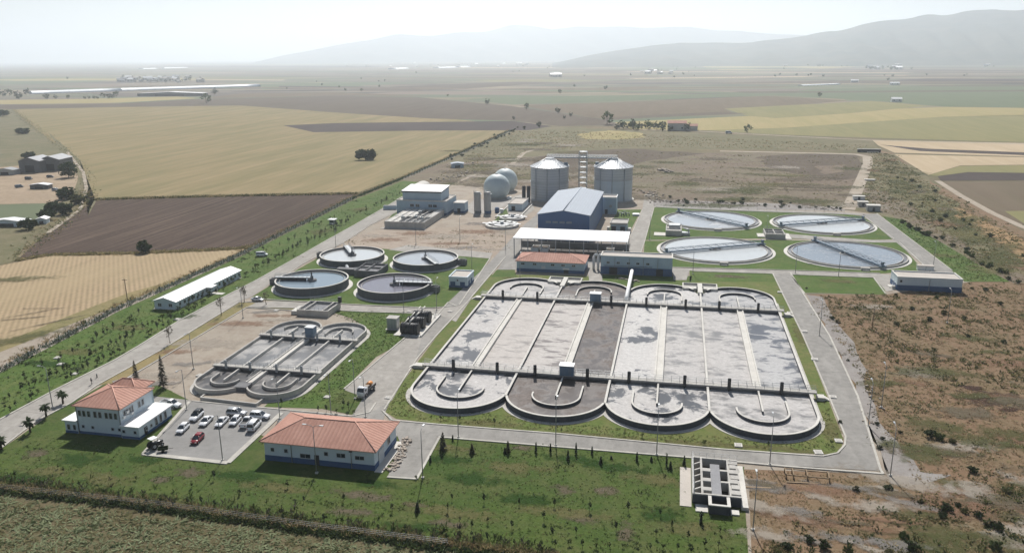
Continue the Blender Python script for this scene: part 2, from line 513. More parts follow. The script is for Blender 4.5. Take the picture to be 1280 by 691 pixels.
m_leaf('leaf_grey', (.085, .080, .062), (.060, .058, .042), (.10, .085, .06))
m_leaf('leaf_crop', (.265, .315, .155), (.20, .25, .11), (.31, .33, .20))
m_leaf('straw', (.40, .31, .165), (.33, .26, .135), (.31, .27, .14))
m_leaf('straw_brown', (.29, .195, .115), (.25, .18, .105), (.24, .20, .11))
m_leaf('tuft_olive', (.185, .17, .075), (.15, .145, .06), (.21, .18, .08))
m_leaf('grass_blade', (.095, .155, .032), (.075, .13, .028), (.12, .15, .05))
# ------------------------------------------------------------------ the plain
def far_ground_material():
    """strips of fields far out, dry scrub near the plant"""
    n = N('plain')
    co = n.coord((0.0014, 0.0075, 1), R(-14))
    v1 = n.voro(1.0, co, 'Color')
    r1 = n.sep(v1, 0)
    co2 = n.coord((0.0036, 0.014, 1), R(9), (3.3, 1.7, 0))
    v2 = n.voro(1.0, co2, 'Color')
    r2 = n.sep(v2, 1)
    def pick(r):
        cr = n.new('ShaderNodeValToRGB')
        cr.color_ramp.interpolation = 'CONSTANT'
        cols = [(.115, .095, .085), (.20, .17, .11), (.11, .14, .085), (.16, .13, .11), (.27, .22, .15), (.085, .07, .065), (.15, .16, .10), (.20, .155, .125), (.11, .12, .085)]
        e = cr.color_ramp.elements
        e[0].color = rgb(*cols[0]); e[0].position = 0
        e[1].color = rgb(*cols[1]); e[1].position = 0.12
        for i, c in enumerate(cols[2:]):
            q = e.new(0.24 + i * 0.11); q.color = rgb(*c)
        n.t.links.new(r, cr.inputs[0])
        return cr.outputs[0]
    fld = n.mix(n.ramp(n.noise(0.0011, 3, 0.5), 0.44, 0.56), pick(r1), pick(r2))
    fld = n.mix(n.math('MULTIPLY', n.ramp(n.noise(0.012, 5, 0.7), 0.35, 0.65), 0.4), fld, rgb(.14, .13, .085))
    scrub = n.mix(n.ramp(n.noise(0.012, 6, 0.65), 0.4, 0.6), rgb(.20, .16, .095), rgb(.13, .125, .062))
    scrub = n.mix(n.math('MULTIPLY', n.ramp(n.noise(0.09, 5, 0.7), 0.42, 0.62), 0.7), scrub, rgb(.155, .115, .078))
    scrub = n.mix(n.math('MULTIPLY', n.ramp(n.noise(0.5, 4, 0.7), 0.45, 0.65), 0.5), scrub, rgb(.08, .085, .04))
    y = n.math('ADD', n.sep(n.tc, 1), n.math('MULTIPLY', n.noise(0.004, 3, 0.5), 120))
    m = n.ramp(y, 800, 830)
    return n.done(n.mix(m, scrub, fld), 0.95, 0, 0.1)
far_ground_material()
st = [-24000, -9000, -4000, -2000, -1000, -400, 0, 400, 1000, 2000, 4000, 9000, 24000]
b = MB()
for yy in st:
    for xx in st: b.v.append((xx, yy + 600, 0))
for j in range(12):
    for i in range(12):
        b.face((j * 13 + i, j * 13 + i + 1, j * 13 + i + 14, j * 13 + i + 13))
struct(b.build('ground', 'plain'))

def sheet(name, pts, z, m, px=True, thick=0.0):
    """a flat patch of land or paving given by its outline"""
    q = list(pts) if (isinstance(pts, tuple) or not px) else [(at(*p, z).x, at(*p, z).y) for p in pts]
    mb = MB()
    a = sum(q[i][0] * q[(i + 1) % len(q)][1] - q[(i + 1) % len(q)][0] * q[i][1] for i in range(len(q)))
    if a < 0: q = q[::-1]
    if thick: mb.prism(q, z - thick, z)
    else: mb.poly([(x, y, z) for x, y in q])
    return struct(mb.build(name, m))
def m_patch(name, cols, dens=0.9):
    """a stain of ground cover with a ragged soft edge; unit disc in object space"""
    n = N(name)
    oi = n.new('ShaderNodeObjectInfo').outputs['Random']
    geo = n.new('ShaderNodeNewGeometry').outputs['Position']
    a = n.noise(0.35, 5, 0.65, geo)
    sp = n.new('ShaderNodeVectorMath'); sp.operation = 'LENGTH'
    n.t.links.new(n.tc, sp.inputs[0])
    e = n.math('ADD', sp.outputs['Value'], n.ramp(a, 0.3, 0.7, -0.55, 0.55))
    al = n.math('MULTIPLY', n.ramp(e, 0.35, 0.95, 1, 0), dens)
    x = n.mix(n.ramp(n.noise(0.8, 5, 0.7, geo), 0.35, 0.65), rgb(*cols[0]), rgb(*cols[1]))
    n.done(x, 0.95, 0, 0.1)
    n.t.links.new(al, n.b.inputs['Alpha'])
    return n.m
m_patch('patch_earth', [(.15, .12, .085), (.11, .095, .06)], .75)
m_patch('patch_straw', [(.17, .15, .065), (.12, .12, .05)], .6)
m_patch('patch_lush', [(.022, .055, .010), (.030, .068, .013)], .7)
m_patch('patch_burnt', [(.040, .022, .017), (.065, .036, .027)], .92)
m_patch('patch_rust', [(.22, .125, .08), (.26, .165, .11)], .55)
m_patch('patch_pale', [(.40, .355, .295), (.34, .30, .25)], .6)
m_patch('patch_grey', [(.20, .185, .17), (.24, .225, .205)], .6)
m_patch('patch_green', [(.075, .085, .030), (.10, .10, .042)], .6)
NPATCH = [0]
Z2 = 0.18
def patch(px, py, rx, ry, m, rz=0.0, z=None):
    """rx, ry in metres"""
    NPATCH[0] += 1
    q = at(px, py)
    mb = MB(); mb.disc(0, 0, 1.35, 0, 24)
    me = PM.get(m) or PM.setdefault(m, mb.mesh('ground_patch', m))
    o = bpy.data.objects.new('ground_patch', me); COL.objects.link(o)
    o.location = (q.x, q.y, (Z1 + .012 if z is None else z) + .0006 * NPATCH[0]); o.scale = (rx, ry, 1); o.rotation_euler = (0, 0, rz)
    return struct(o)
PM = {}
def rough_outline(pts, amp, seed, n=6, z=0.0):
    """pixel outline -> uneven ground outline"""
    rn = random.Random(seed); out = []
    for i in range(len(pts)):
        a = at(*pts[i], z); c = at(*pts[(i + 1) % len(pts)], z)
        for k in range(n):
            t = k / n
            p = a.lerp(c, t)
            w = min(amp, (c - a).length / n * .4) * (0.3 if k == 0 else 1)
            out.append((p.x + rn.uniform(-w, w), p.y + rn.uniform(-w, w)))
    return tuple(out)

# fields and dry land (each a little above the one below)
FZ = 0.05
sheet('wheat_field', [(16, 137), (150, 134), (300, 132.5), (480, 140), (600, 152.5), (642, 158), (600, 180), (500, 222), (440, 243), (255, 246), (118, 250), (104, 215), (84, 190), (50, 165)], FZ, 'wheat')
sheet('ploughed_field', [(118, 251), (255, 247), (452, 242.5), (440, 250), (380, 279), (318, 308), (300, 311), (180, 316), (60, 319), (20, 326), (60, 290), (98, 262)], FZ + .02, 'ploughed')
sheet('stubble_field', [(-40, 340), (60, 320), (180, 317), (300, 312), (312, 309), (240, 341), (150, 388), (0, 462), (-60, 490)], FZ, 'stubble')
sheet('grass_strip', [(-60, 455), (0, 430), (80, 397), (160, 366), (200, 355), (240, 341), (150, 388), (0, 464), (-60, 493)], FZ + .03, 'dry_grass')
sheet('grass_strip', [(110, 270), (120, 252), (60, 165), (100, 200), (118, 250), (112, 262)], FZ + .03, 'olive_scrub')
sheet('field', [(-60, 137), (16, 137), (50, 165), (84, 190), (100, 225), (96, 250), (40, 290), (20, 326), (-60, 345)], FZ + .01, 'olive_scrub')
sheet('farm_yard', [(-60, 214), (75, 203), (95, 212), (98, 222), (92, 240), (75, 254), (-60, 256)], FZ + .03, 'farm_yard')
sheet('field', [(-60, 258), (62, 254), (70, 262), (45, 274), (-60, 279)], FZ + .04, 'field_green')
sheet('field', [(-60, 288), (30, 286), (48, 290), (20, 310), (-60, 322)], FZ + .04, 'olive_scrub')
sheet('field', [(354, 157), (420, 154), (640, 151.5), (690, 158), (660, 163), (520, 163.5), (392, 165.5)], FZ + .03, 'field_dark')
sheet('field', [(-60, 136), (-60, 132.5), (150, 129.5), (250, 124), (420, 120), (520, 121.5), (640, 133), (760, 150), (770, 156), (700, 158), (640, 151), (540, 148.5), (420, 141), (300, 132), (150, 134), (16, 136.5)], FZ + .01, 'field_violet')
sheet('field', [(-60, 131.5), (150, 128.5), (250, 123), (220, 121), (100, 124), (-60, 126)], FZ + .02, 'field_gold')
sheet('field', [(250, 123.5), (420, 119.5), (540, 120.5), (420, 115.5), (300, 117)], FZ + .02, 'field_brown')
sheet('field', [(580, 124), (640, 131), (760, 127), (960, 119.5), (980, 116), (800, 119), (640, 121)], FZ + .02, 'field_green')
sheet('field', [(648, 132), (770, 128), (960, 120), (1060, 126), (1000, 131), (905, 136), (915, 141), (800, 147), (770, 150), (740, 147)], FZ + .02, 'field_brown')
sheet('field', [(745, 151), (800, 148), (935, 142), (900, 140), (830, 143), (760, 147)], FZ + .04, 'field_violet')
sheet('field', [(905, 136), (1000, 131), (1090, 126.5), (1160, 132.5), (1060, 142), (970, 148), (935, 145)], FZ + .03, 'field_olive')
sheet('field', [(768, 153), (940, 145), (970, 148), (1100, 137), (1180, 134), (1420, 137), (1420, 142), (1180, 146), (980, 160), (880, 163), (790, 162)], FZ + .02, 'field_gold')
sheet('field', [(880, 163), (980, 160), (1180, 146), (1420, 141), (1420, 180), (1240, 177), (1080, 172), (960, 168)], FZ + .02, 'field_olive')
sheet('field', [(960, 119), (1010, 112), (1200, 107), (1420, 108), (1420, 137), (1180, 133.5), (1090, 126)], FZ + .01, 'field_green')
sheet('field', [(1100, 101), (1160, 98.5), (1420, 100), (1420, 106), (1200, 106), (1130, 104)], FZ + .02, 'field_dark')
sheet('field', [(640, 117), (760, 109), (830, 108), (800, 112), (720, 116)], FZ + .03, 'field_brown')
sheet('field', [(420, 114), (500, 108), (640, 102.5), (700, 103), (600, 110), (520, 114)], FZ + .01, 'field_violet')
sheet('field', [(860, 80), (960, 77), (1100, 82), (1000, 88), (900, 88)], FZ, 'field_gold')
sheet('field', [(0, 106), (120, 103), (160, 98), (60, 97), (-60, 100)], FZ, 'field_green')
sheet('field', [(330, 112), (430, 108), (520, 105), (420, 103), (300, 106)], FZ, 'field_green')
rn = random.Random(77)
for i in range(46):
    yy = rn.uniform(79, 118) if i < 30 else rn.uniform(76, 92); x0 = rn.uniform(-60, 1200); w = rn.uniform(90, 420); hgt = (yy - 70) * rn.uniform(.025, .07); sl = rn.uniform(-.012, .012) * w; sk = rn.uniform(-60, 60)
    if 70 < yy - hgt: sheet('field', [(x0, yy), (x0 + w, yy - sl), (x0 + w + sk, yy - sl - hgt), (x0 + sk, yy - hgt)], FZ + .045 + .001 * i, rn.choice(['field_gold', 'field_green', 'field_green', 'field_dark', 'field_brown', 'field_olive', 'field_violet', 'field_pale']))
# dry ground round the plant
sheet('field', [(640, 158), (700, 159), (1090, 176), (1100, 188), (780, 186), (560, 205), (600, 182)], FZ + .02, 'olive_scrub')
sheet('field', rough_outline([(722, 168), (760, 163), (800, 166), (806, 172), (770, 175), (730, 174)], 4, 3), FZ + .04, 'field_gold')
sheet('dry_land', [(505, 222), (560, 203), (690, 190), (1088, 192), (1066, 240), (1056, 262), (815, 258), (780, 245), (660, 240), (600, 236), (560, 262), (500, 250)], FZ + .01, 'brown_scrub')
sheet('dry_land', rough_outline([(660, 200), (700, 190), (790, 186), (880, 192), (820, 200), (740, 215), (690, 212)], 3, 4), FZ + .03, 'field_violet')
sheet('dry_land', rough_outline([(950, 196), (1010, 192), (1082, 194), (1074, 222), (1048, 226), (1000, 218), (960, 210)], 5, 5), FZ + .03, 'field_violet')
sheet('dry_land', rough_outline([(1020, 208), (1058, 206), (1056, 215), (1030, 218)], 3, 8), FZ + .05, 'brown_scrub')
sheet('dry_land', [(1090, 186), (1118, 192), (1165, 228), (1230, 262), (1300, 300), (1420, 340), (1420, 760), (940, 800), (935, 690), (928, 640), (925, 586), (1101, 592), (1070, 495), (1037, 420), (1010, 368), (1105, 366), (1210, 352), (1160, 320), (1098, 270), (1070, 250)], FZ, 'scrub_ground')
sheet('dry_land', rough_outline([(1088, 190), (1118, 193), (1165, 230), (1210, 270), (1280, 330), (1300, 355), (1255, 352), (1160, 300), (1090, 262), (1072, 245)], 4, 6), FZ + .02, 'olive_scrub')
sheet('dry_land', rough_outline([(1080, 235), (1110, 240), (1160, 275), (1230, 320), (1290, 350), (1270, 356), (1200, 330), (1140, 290), (1100, 262)], 4, 7), FZ + .04, 'brown_scrub')
sheet('ochre_strip', rough_outline([(1188, 255), (1215, 268), (1300, 310), (1340, 335), (1300, 332), (1240, 300), (1205, 278)], 3, 9), FZ + .05, 'ochre_strip')
sheet('field', [(1118, 193), (1290, 197), (1420, 200), (1420, 208), (1290, 206), (1200, 207), (1160, 219)], FZ + .05, 'field_pale')
sheet('field', [(1160, 219), (1200, 207.5), (1290, 206.5), (1420, 208.5), (1420, 218), (1280, 216), (1210, 215), (1172, 220)], FZ + .05, 'field_olive')
sheet('field', [(1172, 220.5), (1210, 215.5), (1280, 216.5), (1420, 218.5), (1420, 228), (1280, 225.5), (1176, 226)], FZ + .06, 'field_dark')
sheet('field', [(1172, 227), (1280, 226), (1420, 228.5), (1420, 320), (1280, 281), (1230, 262)], FZ + .05, 'field_brown')
sheet('field', [(1256, 264), (1300, 263), (1420, 270), (1420, 312), (1280, 279)], FZ + .07, 'field_olive')
sheet('field', [(1090, 175), (1420, 182), (1420, 198), (1290, 196), (1118, 191), (1098, 182)], FZ + .03, 'field_pale')
sheet('field', [(1100, 181), (1160, 186), (1290, 191), (1420, 193), (1420, 196), (1290, 194.5), (1150, 189)], FZ + .05, 'field_dark')
sheet('front_field', [(-140, 606), (0, 618), (200, 641), (400, 670), (560, 691), (700, 708), (690, 800), (-160, 800)], FZ, 'crop_soil')
# tracks
def strip(name, px, w, z, m):
    """a way of constant width along a surveyed line"""
    p = [Vector((at(*q, z).x, at(*q, z).y)) for q in px]
    L, Rr = [], []
    for i in range(len(p)):
        d = (p[min(i + 1, len(p) - 1)] - p[max(i - 1, 0)]).normalized()
        o = Vector((-d.y, d.x)) * w / 2
        L.append(p[i] + o); Rr.append(p[i] - o)
    mb = MB()
    for i in range(len(p) - 1):
        mb.poly([(*Rr[i], z), (*Rr[i + 1], z), (*L[i + 1], z), (*L[i], z)])
    return struct(mb.build(name, m))
strip('track', [(1060, 262), (1068, 245), (1078, 222), (1085, 204), (1084, 196), (1070, 193), (1040, 192), (900, 189)], 7, FZ + .09, 'track')
strip('track', [(1172, 226), (1200, 244), (1240, 266), (1275, 282), (1330, 304)], 4, FZ + .09, 'track')
strip('track', [(560, 262), (590, 244), (612, 226), (640, 205), (655, 191), (672, 186)], 4, FZ + .09, 'track')
strip('track', [(540, 250), (575, 226), (600, 216)], 3, FZ + .1, 'track')
strip('track', [(790, 162), (860, 163.5), (1000, 171), (1090, 175.5), (1280, 180), (1420, 184)], 5, FZ + .09, 'track')
strip('track', [(1240, 90.5), (1330, 86), (1420, 84)], 12, FZ + .09, 'track')
strip('track', [(84, 190), (104, 215), (108, 235), (100, 262), (60, 291)], 2.2, FZ + .09, 'track')

# ------------------------------------------------------------------ the site
Z0 = 0.10                                    # bare ground of the plant
sheet('site_ground', [(-60, 470), (0, 440), (300, 322), (505, 226), (575, 232), (660, 238), (812, 250), (1060, 263), (1096, 268), (1215, 352), (1108, 368), (1008, 367), (1072, 495), (1112, 592), (926, 586), (936, 600), (942, 760), (700, 705), (400, 664), (200, 635), (-100, 606)], Z0, 'lot_soil')
Z1 = 0.14
sheet('lawn', [(-60, 482), (0, 466), (150, 388), (300, 321), (440, 251), (505, 226), (530, 228), (500, 249), (473, 265), (440, 284), (411, 300), (375, 320.5), (321, 351), (272, 376), (225, 401), (172, 434), (143, 451), (69, 488), (0, 526), (-60, 560)], Z1, 'lawn_bright')
sheet('lawn', [(-120, 600), (0, 562), (60, 520), (130, 480), (200, 482), (330, 545), (520, 545), (700, 557), (860, 570), (930, 583), (932, 640), (940, 760), (700, 705), (400, 664), (200, 635), (-60, 606)], Z1, 'lawn')
sheet('lawn', [(478, 512), (520, 455), (560, 402), (612, 343), (640, 343), (975, 350), (1004, 420), (1030, 485), (1054, 548), (1050, 568), (900, 561), (700, 542), (545, 529), (495, 523)], Z1, 'lawn_dry')
sheet('lawn', [(398, 384), (480, 386), (548, 391), (532, 412), (512, 423), (470, 446), (438, 478), (430, 505), (440, 512), (330, 508), (346, 495), (420, 460), (440, 440), (462, 412), (440, 398)], Z1, 'lawn_bright')
sheet('lawn', [(430, 490), (440, 478), (470, 497), (462, 514), (440, 518), (400, 510)], Z1 + .01, 'lawn')
sheet('lawn', [(315, 371), (345, 352), (398, 322), (420, 310), (480, 311), (560, 316), (613, 321), (600, 340), (572, 381), (540, 384), (450, 381), (330, 375)], Z1, 'lawn_bright')
sheet('lawn', [(480, 279), (500, 258), (508, 262), (486, 284)], Z1, 'lawn_bright')
sheet('lawn', [(610, 283), (636, 258), (642, 258), (632, 284)], Z1, 'lawn_bright')
sheet('lawn', [(757, 296), (772, 262), (802, 262), (786, 292)], Z1, 'lawn_bright')
sheet('lawn', [(806, 300), (818, 259), (900, 263), (1060, 268), (1078, 270), (1118, 299), (1090, 300), (960, 298)], Z1, 'lawn_bright')
sheet('lawn', [(803, 333), (806, 301), (960, 300), (1092, 302), (1124, 303), (1154, 338), (1100, 342), (960, 337)], Z1, 'lawn_bright')
sheet('lawn', [(1102, 270), (1126, 274), (1180, 305), (1225, 332), (1262, 352), (1206, 352), (1190, 341)], Z1, 'lawn_bright')
sheet('lawn', [(988, 343), (1092, 346), (1104, 358), (1108, 368), (1006, 366)], Z1, 'lawn_bright')
sheet('lawn', [(862, 336), (965, 340), (972, 352), (862, 352)], Z1 + .01, 'lawn_bright')
sheet('lawn', [(620, 338), (640, 326), (646, 346), (614, 346)], Z1 + .01, 'lawn_bright')
sheet('lawn', [(735, 343), (865, 345), (862, 358), (735, 354)], Z1 + .01, 'lawn_bright')
sheet('grass_strip', [(122, 481), (200, 438.5), (300, 378), (385, 379), (384, 388), (308, 383), (240, 424), (160, 470), (150, 478)], Z1 + .01, 'dry_grass')
sheet('lawn', [(176, 480), (196, 481), (216, 489), (200, 497), (180, 492)], Z1 + .01, 'lawn')
sheet('dirt', [(428, 300), (470, 288), (565, 284), (640, 270), (690, 262), (640, 306), (612, 323), (520, 315), (440, 309)], Z0 + .02, 'dirt')
sheet('dirt', [(928, 585), (1100, 594), (1200, 600), (1150, 640), (1060, 680), (945, 665), (934, 640)], FZ + .03, 'dirt_brown' if 'dirt_brown' in MATS else 'scrub_ground')
sheet('gravel', rough_outline([(1008, 368), (1030, 372), (1072, 440), (1096, 520), (1150, 590), (1190, 594), (1160, 606), (1115, 606), (1072, 495), (1040, 425)], 1.0, 12), FZ + .05, 'gravel')
sheet('gravel', rough_outline([(815, 248), (830, 250), (1056, 258), (1056, 264), (815, 260)], 1.0, 13), FZ + .07, 'gravel')
for a in ((45, 568, 3, 2.2), (238, 592, 4, 2.4), (704, 612, 2.4, 2.2), (761, 614, 3, 2.0), (782, 664, 2.2, 3), (455, 620, 8, 2.0), (912, 346, 9, 2.5), (560, 655, 4, 1.5), (650, 560, 3, 1.4), (725, 650, 3.5, 1.8), (200, 600, 3, 1.5), (440, 640, 6, 1.6), (520, 632, 4, 1.2)):
    patch(*a, 'patch_earth')
for a in ((760, 548, 16, 2.2), (610, 530, 10, 2), (890, 556, 12, 1.8), (980, 562, 12, 1.6), (560, 640, 12, 2.5), (820, 600, 8, 3), (640, 585, 9, 3), (350, 610, 10, 2), (130, 600, 8, 3), (60, 590, 6, 3), (700, 640, 10, 2.5), (860, 660, 8, 3), (1040, 540, 3, 8), (1000, 420, 2, 12), (90, 440, 8, 3), (160, 410, 9, 3), (250, 365, 8, 4), (400, 470, 4, 4), (500, 405, 4, 4), (640, 348, 5, 2), (1050, 352, 9, 3), (1180, 320, 9, 4), (400, 290, 6, 8), (450, 262, 6, 8), (560, 560, 5, 2)):
    patch(*a, 'patch_straw')
for a in ((590, 600, 7, 3), (830, 645, 5, 3), (900, 625, 4, 4), (560, 575, 8, 2), (720, 575, 10, 2), (300, 595, 8, 2.5), (100, 575, 7, 3), (30, 600, 9, 3), (470, 605, 5, 2), (660, 625, 8, 2.5), (770, 585, 9, 2.2), (520, 660, 7, 1.6), (180, 575, 5, 2), (60, 455, 10, 3), (220, 395, 8, 3), (530, 360, 8, 6), (420, 435, 4, 6)):
    patch(*a, 'patch_lush')
for a in ((300, 405, 12, 3), (215, 440, 8, 2.5), (340, 395, 9, 2), (520, 292, 10, 6), (480, 300, 12, 5), (600, 290, 14, 6), (560, 305, 14, 3)):
    patch(*a, 'patch_rust', .2, Z0 + .03)
for a in ((260, 430, 14, 5), (210, 470, 9, 3), (350, 400, 8, 2), (560, 296, 16, 7), (640, 290, 10, 10), (470, 295, 10, 4), (600, 312, 14, 3)):
    patch(*a, 'patch_pale', .1, Z0 + .05)
for a in ((240, 455, 8, 2), (330, 390, 7, 2), (600, 280, 9, 5), (580, 310, 8, 3), (200, 480, 6, 2)):
    patch(*a, 'patch_grey', .3, Z0 + .07)
patch(1236, 498, 8.5, 5.5, 'patch_burnt', .2, FZ + .05)
for a in ((1215, 485, 3, 2), (1260, 512, 3.5, 1.6)): patch(*a, 'patch_burnt', .2, FZ + .06)
random.seed(31)
for i in range(70):
    y = random.uniform(380, 690) if i < 50 else random.uniform(600, 690)
    x = random.uniform(1060 + (y - 380) * .25, 1330)
    patch(x, y, random.uniform(4, 14), random.uniform(2, 5), random.choice(['patch_rust', 'patch_pale', 'patch_green', 'patch_green', 'patch_green', 'patch_earth']), random.uniform(-.3, .3), FZ + .06)
for i in range(26):
    patch(random.uniform(940, 1130), random.uniform(600, 690), random.uniform(3, 10), random.uniform(.8, 2.5), random.choice(['patch_rust', 'patch_pale', 'patch_earth', 'patch_grey']), random.uniform(-.5, .2), FZ + .08)
for i in range(60):
    patch(random.uniform(700, 1080), random.uniform(196, 258), random.uniform(8, 26), random.uniform(4, 12), random.choice(['patch_green', 'patch_green', 'patch_earth', 'patch_pale', 'patch_straw']), random.uniform(-.3, .3), FZ + .06)
for i in range(40):
    t = random.random(); patch(1095 + 170 * t + random.uniform(-14, 20), 205 + 130 * t + random.uniform(-14, 14), random.uniform(5, 16), random.uniform(4, 14), random.choice(['patch_green', 'patch_green', 'patch_earth', 'patch_straw', 'patch_rust']), random.uniform(.5, 1.2), FZ + .08)
for i in range(40):
    patch(random.uniform(560, 720), random.uniform(172, 236), random.uniform(8, 25), random.uniform(5, 14), random.choice(['patch_green', 'patch_earth', 'patch_pale', 'patch_straw']), random.uniform(-.3, .3), FZ + .06)
for a in ((40, 392, 14, .5, .9), (34, 398, 12, .5, .5), (58, 386, 9, .5, .2), (62, 404, 14, .6, 1.0), (20, 425, 16, 5, 1.0), (10, 350, 20, 5, .4)):
    patch(*a[:4], 'patch_green' if a[3] > 1 else 'patch_earth', a[4], FZ + .04)
sheet('canopy_shade_sheet', [(5, 128.2), (43, 128.2), (43, 157.5), (5, 157.5)], Z2 + .03, 'canopy_shade_floor', px=False)  # dark floor sheet painted as the canopy's shade
# roads
sheet('road', [(-80, 566), (0, 524), (69, 487), (143, 450), (172, 433), (225, 400), (272, 375), (321, 350), (375, 319.6), (411, 299), (440, 283), (473, 264), (500, 248), (520, 236), (536, 238), (506, 259), (462, 281), (428, 303), (378, 329), (335, 356), (316, 370), (298, 377), (200, 437), (120, 481), (88, 503), (44, 526), (0, 560), (-80, 612)], Z2, 'road_pale')
sheet('road', [(440, 519), (452, 500), (500, 444), (560, 378), (612, 328), (655, 281), (700, 245), (712, 247), (672, 281), (632, 321), (582, 380), (545, 420), (522, 448), (486, 505), (482, 514), (478, 530)], Z2 + .004, 'road_concrete')
sheet('road', [(140, 476), (165, 470), (184, 494), (240, 500), (345, 510.5), (440, 519), (500, 529), (500, 545), (350, 531), (340, 516), (238, 506), (214, 512), (180, 500), (150, 490)], Z2 + .005, 'road_concrete')
sheet('road', [(480, 514), (492, 524), (545, 530), (700, 542.5), (900, 561.5), (1030, 571), (1050, 566), (1057, 553), (1057, 545), (1032, 485), (1004, 420), (966, 341), (988, 341), (1037, 420), (1072, 495), (1101, 588), (980, 581), (860, 570.5), (700, 557.5), (545, 545), (500, 545)], Z2 + .006, 'road_concrete')
sheet('road', [(430, 487), (512, 418), (530, 411), (520, 448), (490, 500), (452, 522), (440, 518), (466, 500)], Z2 + .01, 'road_pale')
sheet('road', [(320, 378), (345, 376), (450, 382), (545, 386), (575, 382), (590, 372), (570, 402), (545, 392), (450, 389), (385, 385), (310, 383)], Z2 + .012, 'road_pale')
sheet('road', [(486, 312), (510, 306), (616, 316), (612, 323), (500, 314)], Z2 + .012, 'road_pale')
sheet('road', [(776, 316), (786, 300), (803, 262), (806, 243), (818, 244), (816, 262), (806, 302), (798, 322), (780, 330)], Z2 + .012, 'road_pale')
sheet('road', [(800, 334), (960, 337.5), (1100, 342), (1118, 344), (1120, 362), (1108, 364), (1092, 347), (990, 342.5), (960, 342), (862, 338), (858, 350), (842, 350), (840, 338), (800, 338)], Z2 + .013, 'road_pale')
sheet('road', [(1078, 268), (1096, 267), (1190, 338), (1196, 346), (1170, 344)], Z2 + .013, 'road_concrete')
sheet('path', [(980, 292), (1090, 300), (1118, 300), (1124, 303), (1090, 303), (980, 297)], Z2 + .014, 'road_pale')
sheet('road', [(630, 323), (640, 312), (656, 298), (690, 274), (700, 262), (700, 300), (786, 316), (800, 322), (798, 337), (622, 337)], Z2 + .011, 'road_concrete')
sheet('pavement', [(733, 330), (753, 330), (753, 353), (737, 353)], Z2 + .016, 'road_pale')
sheet('pavement', [(815, 257), (1082, 267), (1080, 269), (815, 259)], Z2 + .013, 'road_pale')
sheet('pavement', [(592, 250), (640, 246), (662, 240), (668, 262), (640, 282), (632, 258), (596, 270), (580, 262)], Z2, 'road_pale')
sheet('parking', [(180, 566), (236, 503), (240, 501), (350, 512), (352, 516), (285, 577.5)], Z2 + .02, 'asphalt')
sheet('yard', [(497, 545), (545, 545), (549, 548), (521, 598), (484, 596), (492, 580), (500, 552)], Z2 + .02, 'road_concrete')
def kerb(px, w=0.45, h=0.14, m='kerb', name='kerb'):
    mb = MB()
    p = [(at(*q, Z2).x, at(*q, Z2).y) for q in px]
    for i in range(len(p) - 1): mb.obox(p[i], p[i + 1], w, Z0 - .05, Z2 + h + .001 * (i % 2))
    return struct(mb.build(name, m))
kerb([(-80, 566), (0, 524), (69, 487), (143, 450), (172, 433), (225, 400), (272, 375), (321, 350), (375, 319.6), (411, 299), (440, 283), (473, 264), (500, 248)])
kerb([(0, 561), (44, 527), (88, 504), (120, 482), (200, 438), (298, 378), (320, 377)])
kerb([(342, 354), (378, 330), (428, 304), (462, 282), (506, 260)])
kerb([(478, 513), (490, 525), (545, 530), (700, 542), (900, 561), (1028, 570), (1047, 566), (1056, 556), (1057, 546), (1032, 485), (1004, 420), (966, 342)], 0.4)
kerb([(480, 512), (522, 447), (545, 420), (582, 380), (632, 321)], 0.4)
kerb([(430, 486), (512, 417)], 0.4)
kerb([(532, 410), (560, 378), (571, 383)], 0.4)
kerb([(574, 381), (600, 342), (613, 322)], 0.4)
kerb([(988, 341), (1037, 420), (1072, 495), (1101, 588), (1104, 592), (980, 582.5), (860, 571.5), (700, 558.5), (548, 546)], 0.5)
kerb([(549, 547), (521, 598.5), (484, 596)], 0.5)
kerb([(240, 501), (345, 511), (440, 520), (462, 515), (470, 503)], 0.4)
kerb([(179, 567), (285, 578.5), (352, 516)], 1.2)
kerb([(179, 567), (237, 502)], 0.8)
kerb([(330, 374), (450, 381), (540, 385), (571, 382)], 0.4)
kerb([(310, 383.5), (385, 385.5), (450, 389.5), (545, 392.5), (548, 395)], 0.4)
kerb([(1096, 267), (1190, 338)], 0.4)
kerb([(1078, 269), (1118, 299)], 0.4)
kerb([(1124, 303), (1165, 341)], 0.4)
kerb([(1006, 367), (988, 343), (1092, 347), (1107, 367)], 0.4)
kerb([(865, 339), (964, 342)], 0.4)
kerb([(803, 333), (960, 337), (1100, 341.5)], 0.4)
kerb([(150, 478), (240, 425), (308, 384.5), (384, 389)], 0.35)
kerb([(820, 259), (900, 263), (1060, 268)], 0.3)
kerb([(818, 258), (806, 301), (798, 324)], 0.35)
kerb([(803, 262), (786, 300), (778, 316)], 0.35)

